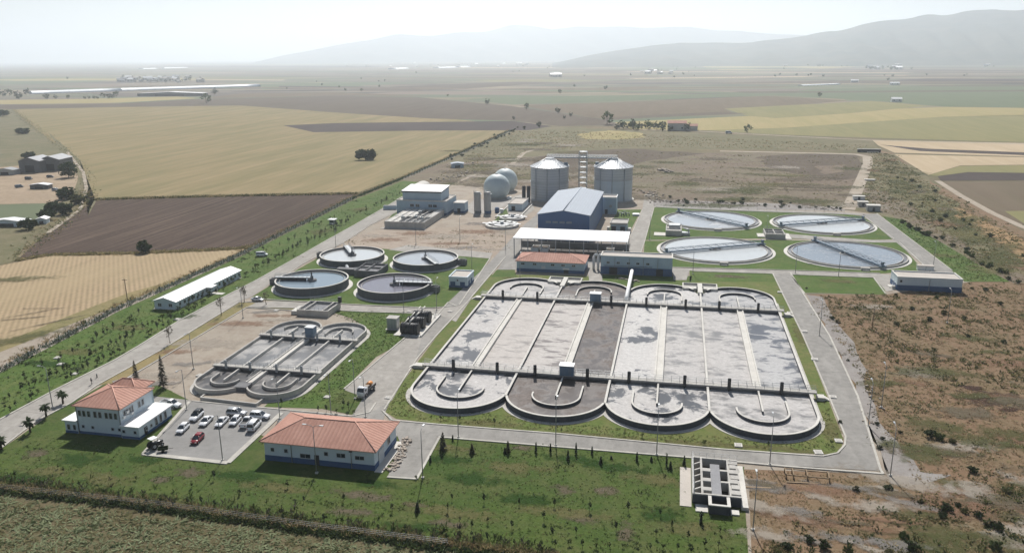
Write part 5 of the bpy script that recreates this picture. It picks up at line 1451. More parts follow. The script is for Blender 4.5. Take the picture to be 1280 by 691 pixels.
mb = MB(); mb.prism([(-3.6, -1.4), (3.6, -1.4), (3.6, 1.4), (-3.6, 1.4)], .3, 2.2); mb.build('skip_body', 'wall_blue', t)
mb = MB(); mb.box(-3.4, 3.4, -1.2, 1.2, 2.2, 2.35); mb.box(-3, 3, -1, 1, 0, .3); mb.build('skid', 'dark_metal', t)

# ---- digester silos
def silo(cx, cy, label, lower, lower_z):
    t = thing('digester_silo', label, 'silo', (cx, cy, 0), 0, 'digester silos')
    r = 10.9; H = 19.0
    mb = MB(); mb.lathe(cx, cy, [(r, lower_z), (r, H)], 72); mb.build('upper_shell', 'silo_sheet', t)
    mb = MB(); mb.lathe(cx, cy, [(r + .02, 0), (r + .02, lower_z)], 72); mb.build('lower_shell', lower, t)
    mb = MB(); mb.lathe(cx, cy, [(r + .25, H - .1), (r + .45, H + .05), (r * .66, H + 2.0), (2.6, H + 4.1), (2.6, H + 4.6), (.01, H + 4.7)], 72, 0, False); mb.build('roof', 'silo_roof', t)
    mb = MB()
    for i in range(24):
        a = 2 * PI * i / 24
        mb.tube([(cx + (r + .45) * math.cos(a), cy + (r + .45) * math.sin(a), H + .12), (cx + 2.6 * math.cos(a), cy + 2.6 * math.sin(a), H + 4.2)], .08, 4)
    mb.build('roof_rib', 'galvanised', t)
    for zz in (lower_z, H - .3):
        mb = MB(); mb.ring(cx, cy, r + .02, r + .22, zz - .15, zz + .15, n=72); mb.build('band', 'steel_grey', t)
    for a in (-2.2, -.9, -1.55):
        mb = MB(); x, y = cx + (r + .25) * math.cos(a), cy + (r + .25) * math.sin(a); mb.tube([(x, y, 0), (x, y, H - .4)], .22, 6); mb.build('downpipe', 'steel_grey', t)
    mb = MB(); mb.ring(cx, cy, r - .1, r + 1.2, 0, .5, n=64); mb.build('footing', 'concrete', t)
    # hatch platform on the eave
    s = 1 if cx < 10 else -1
    mb = MB(); x = cx + s * (r - 1.5); mb.box(x - 1.6, x + 1.6, cy - 1.6, cy + 1.6, H + .4, H + .6); mb.build('platform', 'steel_grey', t)
    mb = MB(); mb.box(x - 1, x + 1, cy - .8, cy + .8, H + .6, H + 2.2); mb.build('gas_valve', 'steel_blue', t)
    return t
silo(-10.2, 265.5, 'left ribbed steel silo with a white conical roof beside the gas spheres', 'silo_sheet', 10.5)
silo(26.0, 269.5, 'right steel silo with a smooth pale blue lower half and conical roof', 'silo_smooth', 12.0)
t = thing('silo_bridge', 'high steel footbridge with a stair tower linking the two silos', 'bridge', (8, 268, 0))
mb = MB(); mb.obox((-12, 267.2), (28, 268.6), 1.5, 23.4, 24.1); mb.build('deck', 'steel_grey', t)
mb = MB(); rail(mb, (-12, 266.5), (28, 267.9), 24.1, 1.3, 1.6, .09); rail(mb, (-12, 267.9), (28, 269.3), 24.1, 1.3, 1.6, .09); mb.build('handrail', 'white_paint', t)
mb = MB()
for dx in (-2.2, 2.2):
    for dy in (-2.2, 2.2): mb.tube([(8.4 + dx, 270.5 + dy, 0), (8.4 + dx, 270.5 + dy, 27)], 0.15, 5)
for i in range(9):
    z = i * 3
    for (a, b_) in (((-2.2, -2.2), (2.2, -2.2)), ((2.2, -2.2), (2.2, 2.2)), ((2.2, 2.2), (-2.2, 2.2)), ((-2.2, 2.2), (-2.2, -2.2))):
        mb.tube([(8.4 + a[0], 270.5 + a[1], z), (8.4 + b_[0], 270.5 + b_[1], z + 3)], 0.08, 4)
        mb.tube([(8.4 + a[0], 270.5 + a[1], z + 3), (8.4 + b_[0], 270.5 + b_[1], z + 3)], 0.08, 4)
    mb.box(6.4, 10.4, 268.5, 272.5, z + 2.9, z + 2.98)
mb.build('stair_tower', 'steel_grey', t)
# ---- gas spheres
def sphere(cx, cy, cz, r, label):
    t = thing('gas_sphere', label, 'gas holder', (cx, cy, 0), 0, 'gas spheres')
    a0 = math.asin(-cz / r * .97)
    pr = [(r * math.cos(a), cz + r * math.sin(a)) for a in np.linspace(a0, PI / 2 - .02, 24)]
    mb = MB(); mb.lathe(cx, cy, pr, 56); mb.build('membrane', 'gas_holder', t)
    mb = MB()
    for i in range(20):
        a = 2 * PI * i / 20
        mb.tube([(cx + q[0] * math.cos(a) * 1.002, cy + q[0] * math.sin(a) * 1.002, cz + (q[1] - cz) * 1.002) for q in pr[::3]], .05, 4)
    mb.build('seam', 'galvanised', t)
    mb = MB(); mb.lathe(cx, cy, [(.9, cz + r - .1), (.9, cz + r + .35), (.01, cz + r + .4)], 14); mb.build('crown_cap', 'concrete_light', t)
    mb = MB(); b0 = pr[0][0]; mb.ring(cx, cy, b0 - .3, b0 + .8, 0, .7, n=48); mb.build('footing', 'concrete', t)
q = at(621, 234, 6.2); sphere(q.x, q.y, 6.2, 7.75, 'front gas sphere of pale grey green membrane')
mb = MB()
q2 = at(631.5, 226, 6.2); sphere(q2.x, q2.y, 6.2, 7.6, 'rear gas sphere half hidden behind the other sphere')
t = thing('gas_blower_box', 'white box at the foot of the front gas sphere', 'box', (q.x + 8.5, q.y - 5, 0), 0, local=True)
mb = MB(); mb.box(-1.2, 1.2, -.9, .9, 0, 1.7); mb.build('cabinet', 'white_paint', t); mb = MB(); mb.tube([(-1.2, 0, .8), (-3, .8, .8)], .25, 8); mb.build('pipe_run', 'steel_grey', t)
# ---- desulphurising columns
for k, (x, y, lab) in enumerate(((-40.7, 216, 'left tall beige scrubber column'), (-35.4, 216.5, 'right tall beige scrubber column with a dark foot'))):
    t = thing('scrubber_column', lab, 'column', (x, y, 0), 0, 'tall beige scrubber columns')
    mb = MB(); mb.lathe(x, y, [(1.7, .6), (1.7, 11.0), (1.5, 11.4), (.01, 11.6)], 28); mb.build('shell', 'column_beige', t)
    mb = MB(); mb.lathe(x, y, [(1.85, 0), (1.85, 1.6)], 24); mb.build('skirt', 'plinth_blue' if k else 'concrete_dark', t)
    mb = MB(); mb.tube([(x - .8, y, 11.3), (x - .8, y, 12.1), (x - 1.9, y, 12.1), (x - 1.9, y, 1)], .2, 6); mb.build('pipe_run', 'white_paint', t)
    mb = MB(); mb.ring(x, y, 1.7, 2.1, 10.4, 10.5, n=24); mb.build('service_ring', 'steel_grey', t)
t = thing('chemical_tank', 'small blue tank and white cabinet beside the scrubber columns', 'tank', (-30.4, 219, 0))
mb = MB(); mb.lathe(-31, 219, [(1.2, 0), (1.2, 2.4), (.8, 2.9), (.01, 3)], 18); mb.build('shell', 'plinth_blue', t); mb = MB(); mb.box(-29.4, -27.8, 218, 220, 0, 2.2); mb.build('cabinet', 'white_paint', t)
# ---- black twin stacks
t = thing('flare_stack', 'pair of black stacks beside the left silo', 'stack', (-21.2, 251, 0))
for x in (-22.6, -19.9):
    mb = MB(); mb.lathe(x, 251, [(1.05, .4), (1.05, 9.4), (.9, 9.4), (.9, 8)], 20); mb.build('chimney', 'dark_metal', t)
mb = MB(); mb.box(-24, -18.6, 249.6, 252.4, 0, .4); mb.build('footing', 'concrete', t)
# ---- gas engine building and round covered tanks
t = thing('gas_engine_building', 'small white building with a parapet roof below the black stacks', 'building', (-22, 234, 0))
mb = MB(); mb.box(-26.3, -18.6, 225.5, 243, 0, 3.6); mb.build('wall', 'wall_white', t)
mb = MB(); parapet(mb, -26.5, -18.4, 225.3, 243.2, 3.6, 4.1, .35); mb.box(-26.1, -18.8, 225.7, 242.8, 3.61, 3.7, 1); mb.build('parapet', ['concrete_light', 'roof_membrane'], t)
mb = MB(); mb.box(-24.5, -22.5, 225.4, 225.48, 0, 2.6); mb.build('door', 'dark_metal', t)
mb = MB(); mb.obox((-28.6, 205), (-28.6, 243), .5, 0, .8); mb.obox((-16.4, 210), (-16.4, 243), .5, 0, .8); mb.build('pipe_rack', 'concrete_light', t)
for (px, py, r, lab) in ((627.5, 280.5, 8.2, 'larger round tank with white covers and dark slots'), (640.5, 271.5, 6.6, 'smaller round tank with white covers behind the larger one')):
    q = at(px, py, 1); x, y = q.x, q.y
    t = thing('covered_tank', lab, 'tank', (x, y, 0), 0, 'round tanks with white covers')
    mb = MB(); mb.ring(x, y, r - .5, r, 0, 1.3, n=48); mb.build('tank_wall', 'concrete_light', t)
    mb = MB(); mb.disc(x, y, r - .5, .7, 48); mb.build('water', 'sludge', t)
    for i in range(12):
        a = 2 * PI * i / 12
        mb = MB(); mb.lathe(x, y, [(r * .78, 1.12), (r * .95, 1.3)], 5, 0, False, a + .06, a + .42); mb.build('cover', 'white_paint', t)
    mb = MB(); mb.disc(x, y, r * .5, 1.15, 36); mb.box(x - r - 1.5, x + r + 1.0, y - .7, y + .7, 1.3, 1.55); mb.build('deck', 'white_paint', t)
    mb = MB(); mb.lathe(x, y, [(.9, 1.5), (.9, 2.4), (.01, 2.5)], 14); mb.build('mixer', 'steel_grey', t)
# ---- pump house right of the hall
t = thing('pump_house', 'small grey pump house with a dark front beside the end of the canopy', 'building', (35.8, 186, 0))
mb = MB(); mb.box(32.2, 39.6, 181, 191, 0, 3.8); mb.build('wall', 'wall_blue', t)
mb = MB(); mb.box(31.8, 40, 180.4, 191.4, 3.8, 4.1); parapet(mb, 31.8, 40, 180.4, 191.4, 4.1, 4.6, .4); mb.build('roof', 'concrete', t)
for x in (33.6, 37.8): window(t, 'f', x, 181, .2, 2.2, 2.6, 'door', 'dark_metal', False)
mb = MB(); mb.box(30.4, 31.6, 182, 185, 0, 2.0); mb.box(40.2, 41.6, 180, 183, 0, 2.2); mb.build('side_box', 'concrete_light', t)
t = thing('gas_valve_group', 'cluster of small pipes and a white box on the grass behind the pump house', 'pipework', (38, 222, 0))
mb = MB()
for x, y in ((33, 222), (35, 224), (37, 221), (34.5, 219.5)): mb.tube([(x, y, 0), (x, y, 1.6), (x + 1.2, y, 1.7), (x + 1.4, y, .2)], .3, 7)
mb.build('pipe_run', 'steel_grey', t)
mb = MB(); mb.box(40, 43.5, 221, 224.5, 0, 1.1); mb.build('cabinet', 'white_paint', t)
# ---- valve house left
t = thing('valve_house', 'small square blue and white valve house with a parapet roof', 'building', (-13.2, 83, 0))
X0, X1, Y0, Y1 = -17.0, -10.2, 78.6, 88
mb = MB(); mb.box(X0, X1, Y0, Y1, 0, 3.7); mb.build('wall', 'wall_white', t)
plinth(t, X0, X1, Y0, Y1, .9)
mb = MB(); parapet(mb, X0 - .15, X1 + .15, Y0 - .15, Y1 + .15, 3.7, 4.2, .4); mb.box(X0 + .2, X1 - .2, Y0 + .2, Y1 - .2, 3.71, 3.8, 1); mb.build('parapet', ['wall_white', 'roof_membrane'], t)
for x in (-15.6, -12): window(t, 'f', x, Y0, .1, 1.8, 2.2, 'door', 'plinth_blue', False)
for y in (81, 84.4): window(t, 'r', y, X1, .1, 2.0, 2.2, 'door', 'plinth_blue', False)
window(t, 'f', -13.8, Y0, 2.6, .5, .5)
# ---- cabinet and the black units on a slab
t = thing('electric_cabinet', 'pale grey metal cabinet standing on the grass left of the black units', 'cabinet', (-21.4, 32.6, 0))
mb = MB(); mb.box(-23, -19.9, 31.2, 34, .2, 3.6); mb.build('cabinet', 'galvanised', t)
mb = MB(); mb.box(-23.2, -19.7, 31.0, 34.2, 3.6, 3.72); mb.box(-23.4, -19.4, 30.6, 34.4, 0, .2); mb.build('lid', 'concrete', t)
for i in range(3):
    mb = MB(); mb.box(-22.8 + i * 1.0, -22.0 + i * 1.0, 31.14, 31.19, .4, 3.4); mb.build('door', 'steel_grey', t)
sl = thing('equipment_slab', 'pale concrete slab carrying a row of black units beside the street', 'slab', (-14.6, 36, 0))
mb = MB(); mb.box(-19.2, -10.4, 26.2, 46.6, 0, .3); mb.build('slab', 'concrete_light', sl)
mb = MB(); mb.box(-10.9, -10.4, 26.2, 46.6, .3, .7); mb.build('slab_kerb', 'concrete_light', sl)
for i, (y, lab) in enumerate(((28.4, 'front black ribbed filter unit on the slab'), (34.2, 'middle black ribbed filter unit on the slab'), (40, 'rear black ribbed filter unit on the slab'))):
    t = thing('filter_unit', lab, 'filter unit', (-14.6, y, 0), 0, 'black filter units')
    mb = MB(); mb.tube([(-17.3, y, 1.95), (-11.9, y, 1.95)], [1.65, 1.65], 20); mb.build('drum', 'dark_metal', t)
    mb = MB()
    for x in np.linspace(-17.0, -12.2, 7): mb.tube([(x - .06, y, 1.95), (x + .06, y, 1.95)], 1.74, 20)
    mb.build('hoop', 'car_black', t)
    mb = MB(); mb.box(-17.1, -16.6, y - 1.3, y + 1.3, .3, 1.2); mb.box(-12.6, -12.1, y - 1.3, y + 1.3, .3, 1.2); mb.build('saddle', 'dark_metal', t)
    mb = MB(); mb.tube([(-14.6, y, 3.5), (-14.6, y, 4.1), (-14.6, y + 3, 4.1)], .22, 8); mb.tube([(-16.4, y, 3.4), (-16.4, y + 4, 3.7)], .18, 6); mb.build('duct', 'concrete_light', t)
# ------------------------------------------------------------------ vehicles
def body_loft(mb, secs, m=0):
    """secs: list of (x, half width, z bottom, z top, top half width) along the car"""
    b = len(mb.v)
    for x, w, z0, z1, tw in secs:
        mb.v += [(x, -w * .92, z0), (x, -w, z0 + (z1 - z0) * .35), (x, -w, z0 + (z1 - z0) * .7), (x, -tw, z1), (x, tw, z1), (x, w, z0 + (z1 - z0) * .7), (x, w, z0 + (z1 - z0) * .35), (x, w * .92, z0)]
    n = 8
    for i in range(len(secs) - 1):
        for k in range(n):
            k2 = (k + 1) % n
            mb.face((b + i * n + k, b + (i + 1) * n + k, b + (i + 1) * n + k2, b + i * n + k2), m, k not in (7,))
    mb.face([b + k for k in range(n)], m); mb.face([b + (len(secs) - 1) * n + k for k in range(n)][::-1], m)
def make_car(kind, paint, label, group='cars in the car park'):
    """nose towards +x"""
    t = thing({'sedan': 'sedan_car', 'hatch': 'hatchback_car', 'suv': 'suv_car', 'pickup': 'pickup_truck', 'van': 'van'}[kind], label, 'van' if kind == 'van' else ('pickup' if kind == 'pickup' else 'car'), (0, 0, 0), 0, group, local=True)
    L = {'sedan': 4.55, 'hatch': 4.0, 'suv': 4.6, 'pickup': 5.2, 'van': 4.7}[kind]; h = L / 2
    hw = {'sedan': .88, 'hatch': .85, 'suv': .93, 'pickup': .92, 'van': .95}[kind]
    belt = {'sedan': .92, 'hatch': .95, 'suv': 1.08, 'pickup': 1.08, 'van': 1.2}[kind]
    top = {'sedan': 1.45, 'hatch': 1.5, 'suv': 1.75, 'pickup': 1.78, 'van': 1.95}[kind]
    mb = MB()
    body_loft(mb, [(-h, hw * .86, .42, belt * .88, hw * .74), (-h + .25, hw, .28, belt * .98, hw * .84), (-h * .45, hw, .24, belt, hw * .88), (h * .25, hw, .24, belt * .98, hw * .88), (h * .62, hw, .25, belt * .88, hw * .8), (h - .18, hw * .95, .30, belt * .76, hw * .72), (h, hw * .8, .38, belt * .6, hw * .6)])
    mb.build('body', paint, t)
    ca = {'sedan': (-h * .72, -h * .32, h * .12, h * .50), 'hatch': (-h * .96, -h * .72, h * .12, h * .52), 'suv': (-h * .97, -h * .82, h * .14, h * .48), 'pickup': (-h * .18, -h * .10, h * .22, h * .50), 'van': (-h * .97, -h * .92, h * .36, h * .72)}[kind]
    zb = belt - .04
    w0, w1 = hw * .86, hw * .68
    A = [(ca[0], w0, zb), (ca[3], w0, zb), (ca[2], w1, top - .06), (ca[1], w1, top - .06)]
    mb = MB()
    v = [(x, -w, z) for x, w, z in A] + [(x, w, z) for x, w, z in A]
    mb.v = v; mb.f = [(0, 1, 2, 3), (7, 6, 5, 4), (1, 5, 6, 2), (4, 0, 3, 7), (3, 2, 6, 7)]; mb.m = [0] * 5; mb.s = [False] * 5
    mb.build('windows', 'glass', t)
    mb = MB()
    body_loft(mb, [(ca[1] - .04, w1 * .98, top - .09, top - .02, w1 * .86), ((ca[1] + ca[2]) / 2, w1 * 1.02, top - .09, top, w1 * .9), (ca[2] + .05, w1 * .98, top - .09, top - .03, w1 * .84)])
    for s in (-1, 1):      # pillars
        for (p, q) in (((ca[3], w0), (ca[2], w1)), ((ca[0], w0), (ca[1], w1)), (((ca[0] + ca[3]) / 2 - .1, w0), ((ca[1] + ca[2]) / 2 - .1, w1))):
            mb.tube([(p[0], s * p[1] * 1.005, zb), (q[0], s * q[1] * 1.005, top - .05)], .05, 4)
    rf = mb.build('roof', paint, t)
    if kind == 'pickup':
        mb = MB(); mb.box(-h + .12, -h * .2, -hw * .78, hw * .78, belt - .02, belt + .01); mb.build('load_bed', 'dark_metal', t)
        mb = MB(); mb.box(-h + .05, -h * .2, -hw * .9, -hw * .8, belt - .05, belt + .18); mb.box(-h + .05, -h * .2, hw * .8, hw * .9, belt - .05, belt + .18); mb.box(-h + .02, -h + .1, -hw * .8, hw * .8, belt - .05, belt + .18); mb.build('bed_side', paint, t)
    wx = h * .62
    for x in (-wx, wx * .98):
        for s in (-1, 1):
            mb = MB(); r = .33 if kind in ('sedan', 'hatch') else .37
            y = s * (hw - .1)
            mb.tube([(x, y - .11, r), (x, y + .11, r)], r, 16); w = mb.build('wheel', 'tyre', t)
            mb = MB(); mb.tube([(x, y + s * .105, r), (x, y + s * .125, r)], r * .6, 10); mb.build('rim', 'steel_grey', w)
    for s in (-1, 1):
        mb = MB(); mb.box(h - .14, h - .02, s * hw * .62 - .17, s * hw * .62 + .17, belt * .56, belt * .7); mb.build('headlight', 'lamp_clear', t)
        mb = MB(); mb.box(-h - .01, -h + .1, s * hw * .66 - .13, s * hw * .66 + .13, belt * .66, belt * .84); mb.build('tail_light', 'lamp_red', t)
        mb = MB(); mb.box(ca[3] - .28, ca[3] - .12, s * (hw + .08) - .1, s * (hw + .08) + .1, belt, belt + .13); mb.build('mirror', paint, t)
    mb = MB(); mb.box(h - .05, h + .015, -hw * .42, hw * .42, belt * .36, belt * .5); mb.build('grille', 'dark_metal', t)
    return t
PZ = Z2 + .03
def place(o, px, py, ang, z=PZ):
    q = at(px, py + 2, .4); o.location = (q.x, q.y, z); o.rotation_euler = (0, 0, ang)
    return o
diag = PI / 2 + .12
CARS = [('pickup', 'car_white', 'white pickup parked by the office wing on the street', 214, 504.5, -.12), ('suv', 'car_white', 'white car with a dark glass roof in the first row beside the kerb', 245.7, 519.5, diag - PI),
        ('sedan', 'car_white', 'white sedan right of the dark roofed white car', 257.8, 525.5, diag - PI), ('sedan', 'car_white', 'white sedan in front of the lamp post in the car park', 277.3, 526.5, diag - PI),
        ('suv', 'car_silver', 'silver estate car standing crosswise behind the row', 296, 515.5, .1), ('hatch', 'car_white', 'white hatchback just below the silver estate car', 294, 525.5, diag - PI),
        ('pickup', 'car_white', 'white pickup with a dark load bed in the right half of the car park', 309, 527, diag), ('suv', 'car_white', 'white off-road car parked crosswise at the right kerb', 325, 519.5, .06),
        ('van', 'car_white', 'white van nearest the workshop roof', 318, 531.5, diag), ('hatch', 'car_white', 'white hatchback closest to the office wing', 228.6, 535, diag - PI),
        ('hatch', 'car_red', 'dark red hatchback alone in the middle of the car park', 246.9, 548, diag - PI),
        ('sedan', 'car_white', 'white sedan stopped on the cross road by the bare roadside trees', 322, 373, -.1), ('van', 'car_white', 'white van standing on the grass near the perimeter fence', 327.5, 317.5, .35)]
for kind, paint, lab, px, py, a in CARS:
    c = make_car(kind, paint, lab, 'cars in the car park' if px < 330 and py > 500 else None)
    place(c, px, py, a)
    if lab.startswith('white car with a dark glass'):
        for ch in kids(c):
            if ch.name.startswith('roof'): ch.data.materials[0] = MATS['car_black']
# small tractor with white canopy
t = thing('tractor', 'black tractor with a white canopy at the corner of the car park', 'tractor', (0, 0, 0), 0, local=True)
mb = MB(); body_loft(mb, [(-.6, .42, .7, 1.2, .36), (.3, .42, .7, 1.35, .34), (1.5, .34, .75, 1.25, .28), (1.75, .28, .8, 1.15, .24)]); mb.build('body', 'car_black', t)
for x, r, w in ((-.7, .75, .3), (1.2, .42, .2)):
    for s in (-1, 1):
        mb = MB(); y = s * (.75 if r > .5 else .6); mb.tube([(x, y - w / 2, r), (x, y + w / 2, r)], r, 16); wq = mb.build('wheel', 'tyre', t)
        mb = MB(); mb.tube([(x, y + s * w * .48, r), (x, y + s * w * .54, r)], r * .5, 10); mb.build('rim', 'steel_grey', wq)
mb = MB(); mb.box(-1.2, .35, -.75, .75, 2.3, 2.42); mb.build('canopy', 'white_paint', t)
mb = MB()
for x in (-1.1, .25):
    for s in (-1, 1): mb.tube([(x, s * .65, 1), (x, s * .65, 2.3)], .04, 5)
mb.build('canopy_post', 'dark_metal', t)
mb = MB(); mb.box(-.75, -.25, -.28, .28, 1.2, 1.35); mb.box(-.85, -.7, -.28, .28, 1.3, 1.8); mb.build('seat', 'cloth_dark', t)
place(t, 194.5, 556, 1.2)
t = thing('garden_trailer', 'small dark green trailer beside the tractor', 'trailer', (0, 0, 0), 0, local=True)
mb = MB(); mb.box(-1, 1, -.6, -.52, .55, 1.0); mb.box(-1, 1, .52, .6, .55, 1.0); mb.box(-1, -.92, -.52, .52, .55, 1.0); mb.box(.92, 1, -.52, .52, .55, 1.0); mb.box(-.92, .92, -.52, .52, .5, .6); mb.build('tub', 'leaf_dark', t)
for s in (-1, 1): mb = MB(); mb.tube([(0, s * .7 - .09, .32), (0, s * .7 + .09, .32)], .32, 12); mb.build('wheel', 'tyre', t)
mb = MB(); mb.tube([(1, 0, .55), (2.0, 0, .5)], .05, 5); mb.build('drawbar', 'dark_metal', t)
place(t, 204, 561, .5)
# lorry with a white cab
t = thing('lorry', 'small lorry with white cab and orange load on the yard beside the street', 'lorry', (0, 0, 0), 0, local=True)
mb = MB(); body_loft(mb, [(1.1, 1.05, .6, 2.2, .95), (1.6, 1.08, .5, 2.45, .98), (2.6, 1.08, .5, 2.4, .95), (3.1, 1.02, .5, 1.5, .9), (3.2, .98, .55, 1.2, .85)]); cabm = mb.build('cab', 'car_white', t)
mb = MB(); mb.poly([(2.64, -.86, 2.34), (3.12, -.9, 1.5), (3.12, .9, 1.5), (2.64, .86, 2.34)][::-1]); mb.build('windscreen', 'glass', cabm)
for s in (-1, 1): mb = MB(); mb.box(1.8, 2.55, s * 1.08 - .015, s * 1.08 + .015, 1.45, 2.1); mb.build('side_window', 'glass', cabm)
mb = MB(); mb.box(-3.0, 3.0, -.45, .45, .5, .75); mb.build('chassis', 'dark_metal', t)
mb = MB(); mb.box(-3.2, .9, -1.1, 1.1, .95, 1.1); mb.box(-3.2, .9, -1.1, -1.02, 1.1, 1.6); mb.box(-3.2, .9, 1.02, 1.1, 1.1, 1.6); mb.box(.8, .9, -1.02, 1.02, 1.1, 2.1); mb.build('flatbed', 'dark_metal', t)
mb = MB(); mb.tube([(-2.6, 0, 1.7), (-.9, 0, 1.7)], .55, 14); mb.build('load_drum', 'orange_paint', t)
mb = MB(); mb.box(-.6, .5, -.7, .7, 1.1, 2.0); mb.build('load_crate', 'rubble', t)
for x in (-2.2, 2.1):
    for s in (-1, 1):
        mb = MB(); mb.tube([(x, s * .95 - .15, .48), (x, s * .95 + .15, .48)], .48, 16); w = mb.build('wheel', 'tyre', t)
        mb = MB(); mb.tube([(x, s * 1.1, .48), (x, s * 1.12, .48)], .26, 10); mb.build('rim', 'steel_grey', w)
for s in (-1, 1): mb = MB(); mb.box(3.15, 3.24, s * .7 - .15, s * .7 + .15, .75, .95); mb.build('headlight', 'lamp_clear', t)
place(t, 458, 488, -PI / 2 - .1)

# ------------------------------------------------------------------ lamp posts
def make_lamp(double, label, h=10.2):
    t = thing('street_lamp', label, 'street lamp', (0, 0, 0), 0, 'lamp posts of the plant', local=True)
    mb = MB(); mb.tube([(0, 0, 0), (0, 0, h * .5), (0, 0, h)], [.12, .09, .06], 8); mb.build('pole', 'pole_grey', t)
    mb = MB(); mb.box(-.25, .25, -.25, .25, 0, .3); mb.build('base', 'concrete_light', t)
    for s in ((-1, 1) if double else (1,)):
        mb = MB(); mb.tube([(0, 0, h - .1), (s * .6, 0, h + .25), (s * 1.5, 0, h + .35)], .05, 6); a = mb.build('arm', 'pole_grey', t)
        mb = MB(); mb.box(min(s * 1.4, s * 2.2), max(s * 1.4, s * 2.2), -.16, .16, h + .28, h + .42); mb.build('lamp_head', 'steel_grey', a)
    return t
LAMPS = [(573, 547, 'lamp post at the front road beside the first conifers'), (694.7, 557, 'lamp post in front of the second bay of the large basin'), (820.7, 568.9, 'lamp post in front of the third bay of the large basin'),
         (962, 581, 'lamp post on the front road right of the inlet works'), (1112.6, 595, 'lamp post at the outer corner of the road bend'), (1101.4, 509.8, 'lamp post standing in the scrub behind the gravel strip'),
         (1085, 533, 'lamp post on the outer kerb of the right road'), (278.5, 576, 'lamp post at the front edge of the car park'), (233.5, 513, 'lamp post at the far corner of the car park'),
         (66, 510, 'arched lamp post by the palms on the left road'), (528.5, 598, 'lamp post at the tip of the workshop yard'), (396, 592, 'double headed lamp post in front of the workshop wall'),
         (457, 522, 'lamp post at the street corner behind the workshop'), (350, 524, 'lamp post between car park and workshop roof'), (444, 499, 'lamp post beside the parked lorry'),
         (505, 391, 'lamp post on the lawn behind the black filter units'), (546, 388, 'lamp post at the cross road by the valve house'), (941, 663, 'lamp post in the bare earth at the front right'),
         (590, 340, 'lamp post on the street behind the valve house'), (632, 312, 'lamp post at the left end of the canopy'), (866, 343, 'lamp post at the right end of the flat roofed building'),
         (994, 342, 'lamp post where the right road meets the cross road'), (1048, 346, 'lamp post on the square of grass before the lone building'), (1166, 337, 'lamp post behind the lone building'),
         (958, 300, 'lamp post between the low clarifiers'), (812, 300, 'lamp post on the lawn left of the low clarifiers'), (420, 309, 'lamp post behind the glaring white tank'),
         (520, 306, 'lamp post on the dirt behind the half white tank'), (575, 300, 'lamp post in the middle of the dirt yard'), (304, 398, 'lamp post at the edge of the bare soil lot'),
         (242, 462, 'lamp post on the bare soil lot left of the small basin'), (414, 519, 'lamp post on the grass between small basin and workshop'), (1184, 404, 'lamp post in the scrub below the lone building'),
         (1024, 420, 'lamp post along the right road beside the basin'), (650, 352, 'lamp post on the grass at the back of the first bay')]
L1 = L2 = None
for px, py, lab in LAMPS:
    q = at(px, py)
    dbl = lab.startswith('double')
    if dbl or L1 is None:
        o = make_lamp(dbl, lab); L1 = L1 or o
        o.location = (q.x, q.y, Z1); o.rotation_euler = (0, 0, 0 if dbl else PI / 2)
    else:
        dup(L1, (q.x, q.y, Z1), (PI / 2 if px > 480 else (PI if px < 120 else -PI / 2)), 1, lab)
# wooden pole in the stubble
def wood_pole(px, py, h, lab):
    q = at(px, py); t = thing('utility_pole', lab, 'pole', (q.x, q.y, 0), 0, local=True)
    mb = MB(); mb.tube([(0, 0, 0), (0, 0, h)], [.18, .11], 8); mb.build('pole', 'wood', t)
    mb = MB(); mb.box(-1, 1, -.06, .06, h - .6, h - .45); ca = mb.build('crossarm', 'wood', t)
    for x in (-.8, 0, .8):
        mb = MB(); mb.lathe(x, 0, [(.06, h - .45), (.07, h - .3), (.01, h - .25)], 8); mb.build('insulator', 'white_paint', ca)
wood_pole(160, 380, 9, 'wooden pole at the edge of the stubble field')
wood_pole(1090, 412, 7, 'wooden pole leaning at nothing in the scrub right of the road' if False else 'wooden pole in the scrub right of the road')

# ------------------------------------------------------------------ small fixtures on the grass
cov0 = None
for px, py in ((922.8, 557.6), (1022.6, 566.5), (1048, 552), (1041, 497), (1018, 450), (1005, 415), (987, 392), (975, 366), (409, 497), (490, 404), (545, 394), (563, 390), (541, 471), (485, 498), (452, 496), (94, 468), (76, 456), (72, 448), (250, 566 - 96), (222, 400), (512, 390), (345, 389), (890, 323), (1012, 330)):
    q = at(px, py)
    if cov0 is None:
        cov0 = thing('inspection_cover', 'square pale concrete inspection cover set in the grass', 'inspection cover', (q.x, q.y, Z1), 0, 'inspection covers in the lawns', local=True)
        mb = MB(); mb.box(-.8, .8, -.8, .8, -.1, .28); mb.build('frame', 'concrete_light', cov0)
        mb = MB(); mb.box(-.55, .55, -.55, .55, .28, .33); mb.build('lid', 'concrete', cov0)
    else: dup(cov0, (q.x, q.y, Z1), random.uniform(-.2, .2), random.uniform(.8, 1.1))
# guard booth
q = at(416, 280); t = thing('guard_booth', 'small dark booth with a flat white roof on the left verge', 'booth', (q.x, q.y, 0), 0, local=True)
mb = MB(); mb.box(-1.3, 1.3, -1.3, 1.3, 0, 2.3); mb.build('wall', 'steel_grey', t)
mb = MB(); mb.box(-1.9, 1.9, -1.9, 1.9, 2.3, 2.55); mb.build('roof', 'white_paint', t)
mb = MB(); mb.box(-.9, .9, -1.34, -1.28, 1.0, 2.0); mb.build('window', 'glass', t)
mb = MB(); mb.box(1.28, 1.34, -.5, .5, 0, 2.1); mb.build('door', 'dark_metal', t)
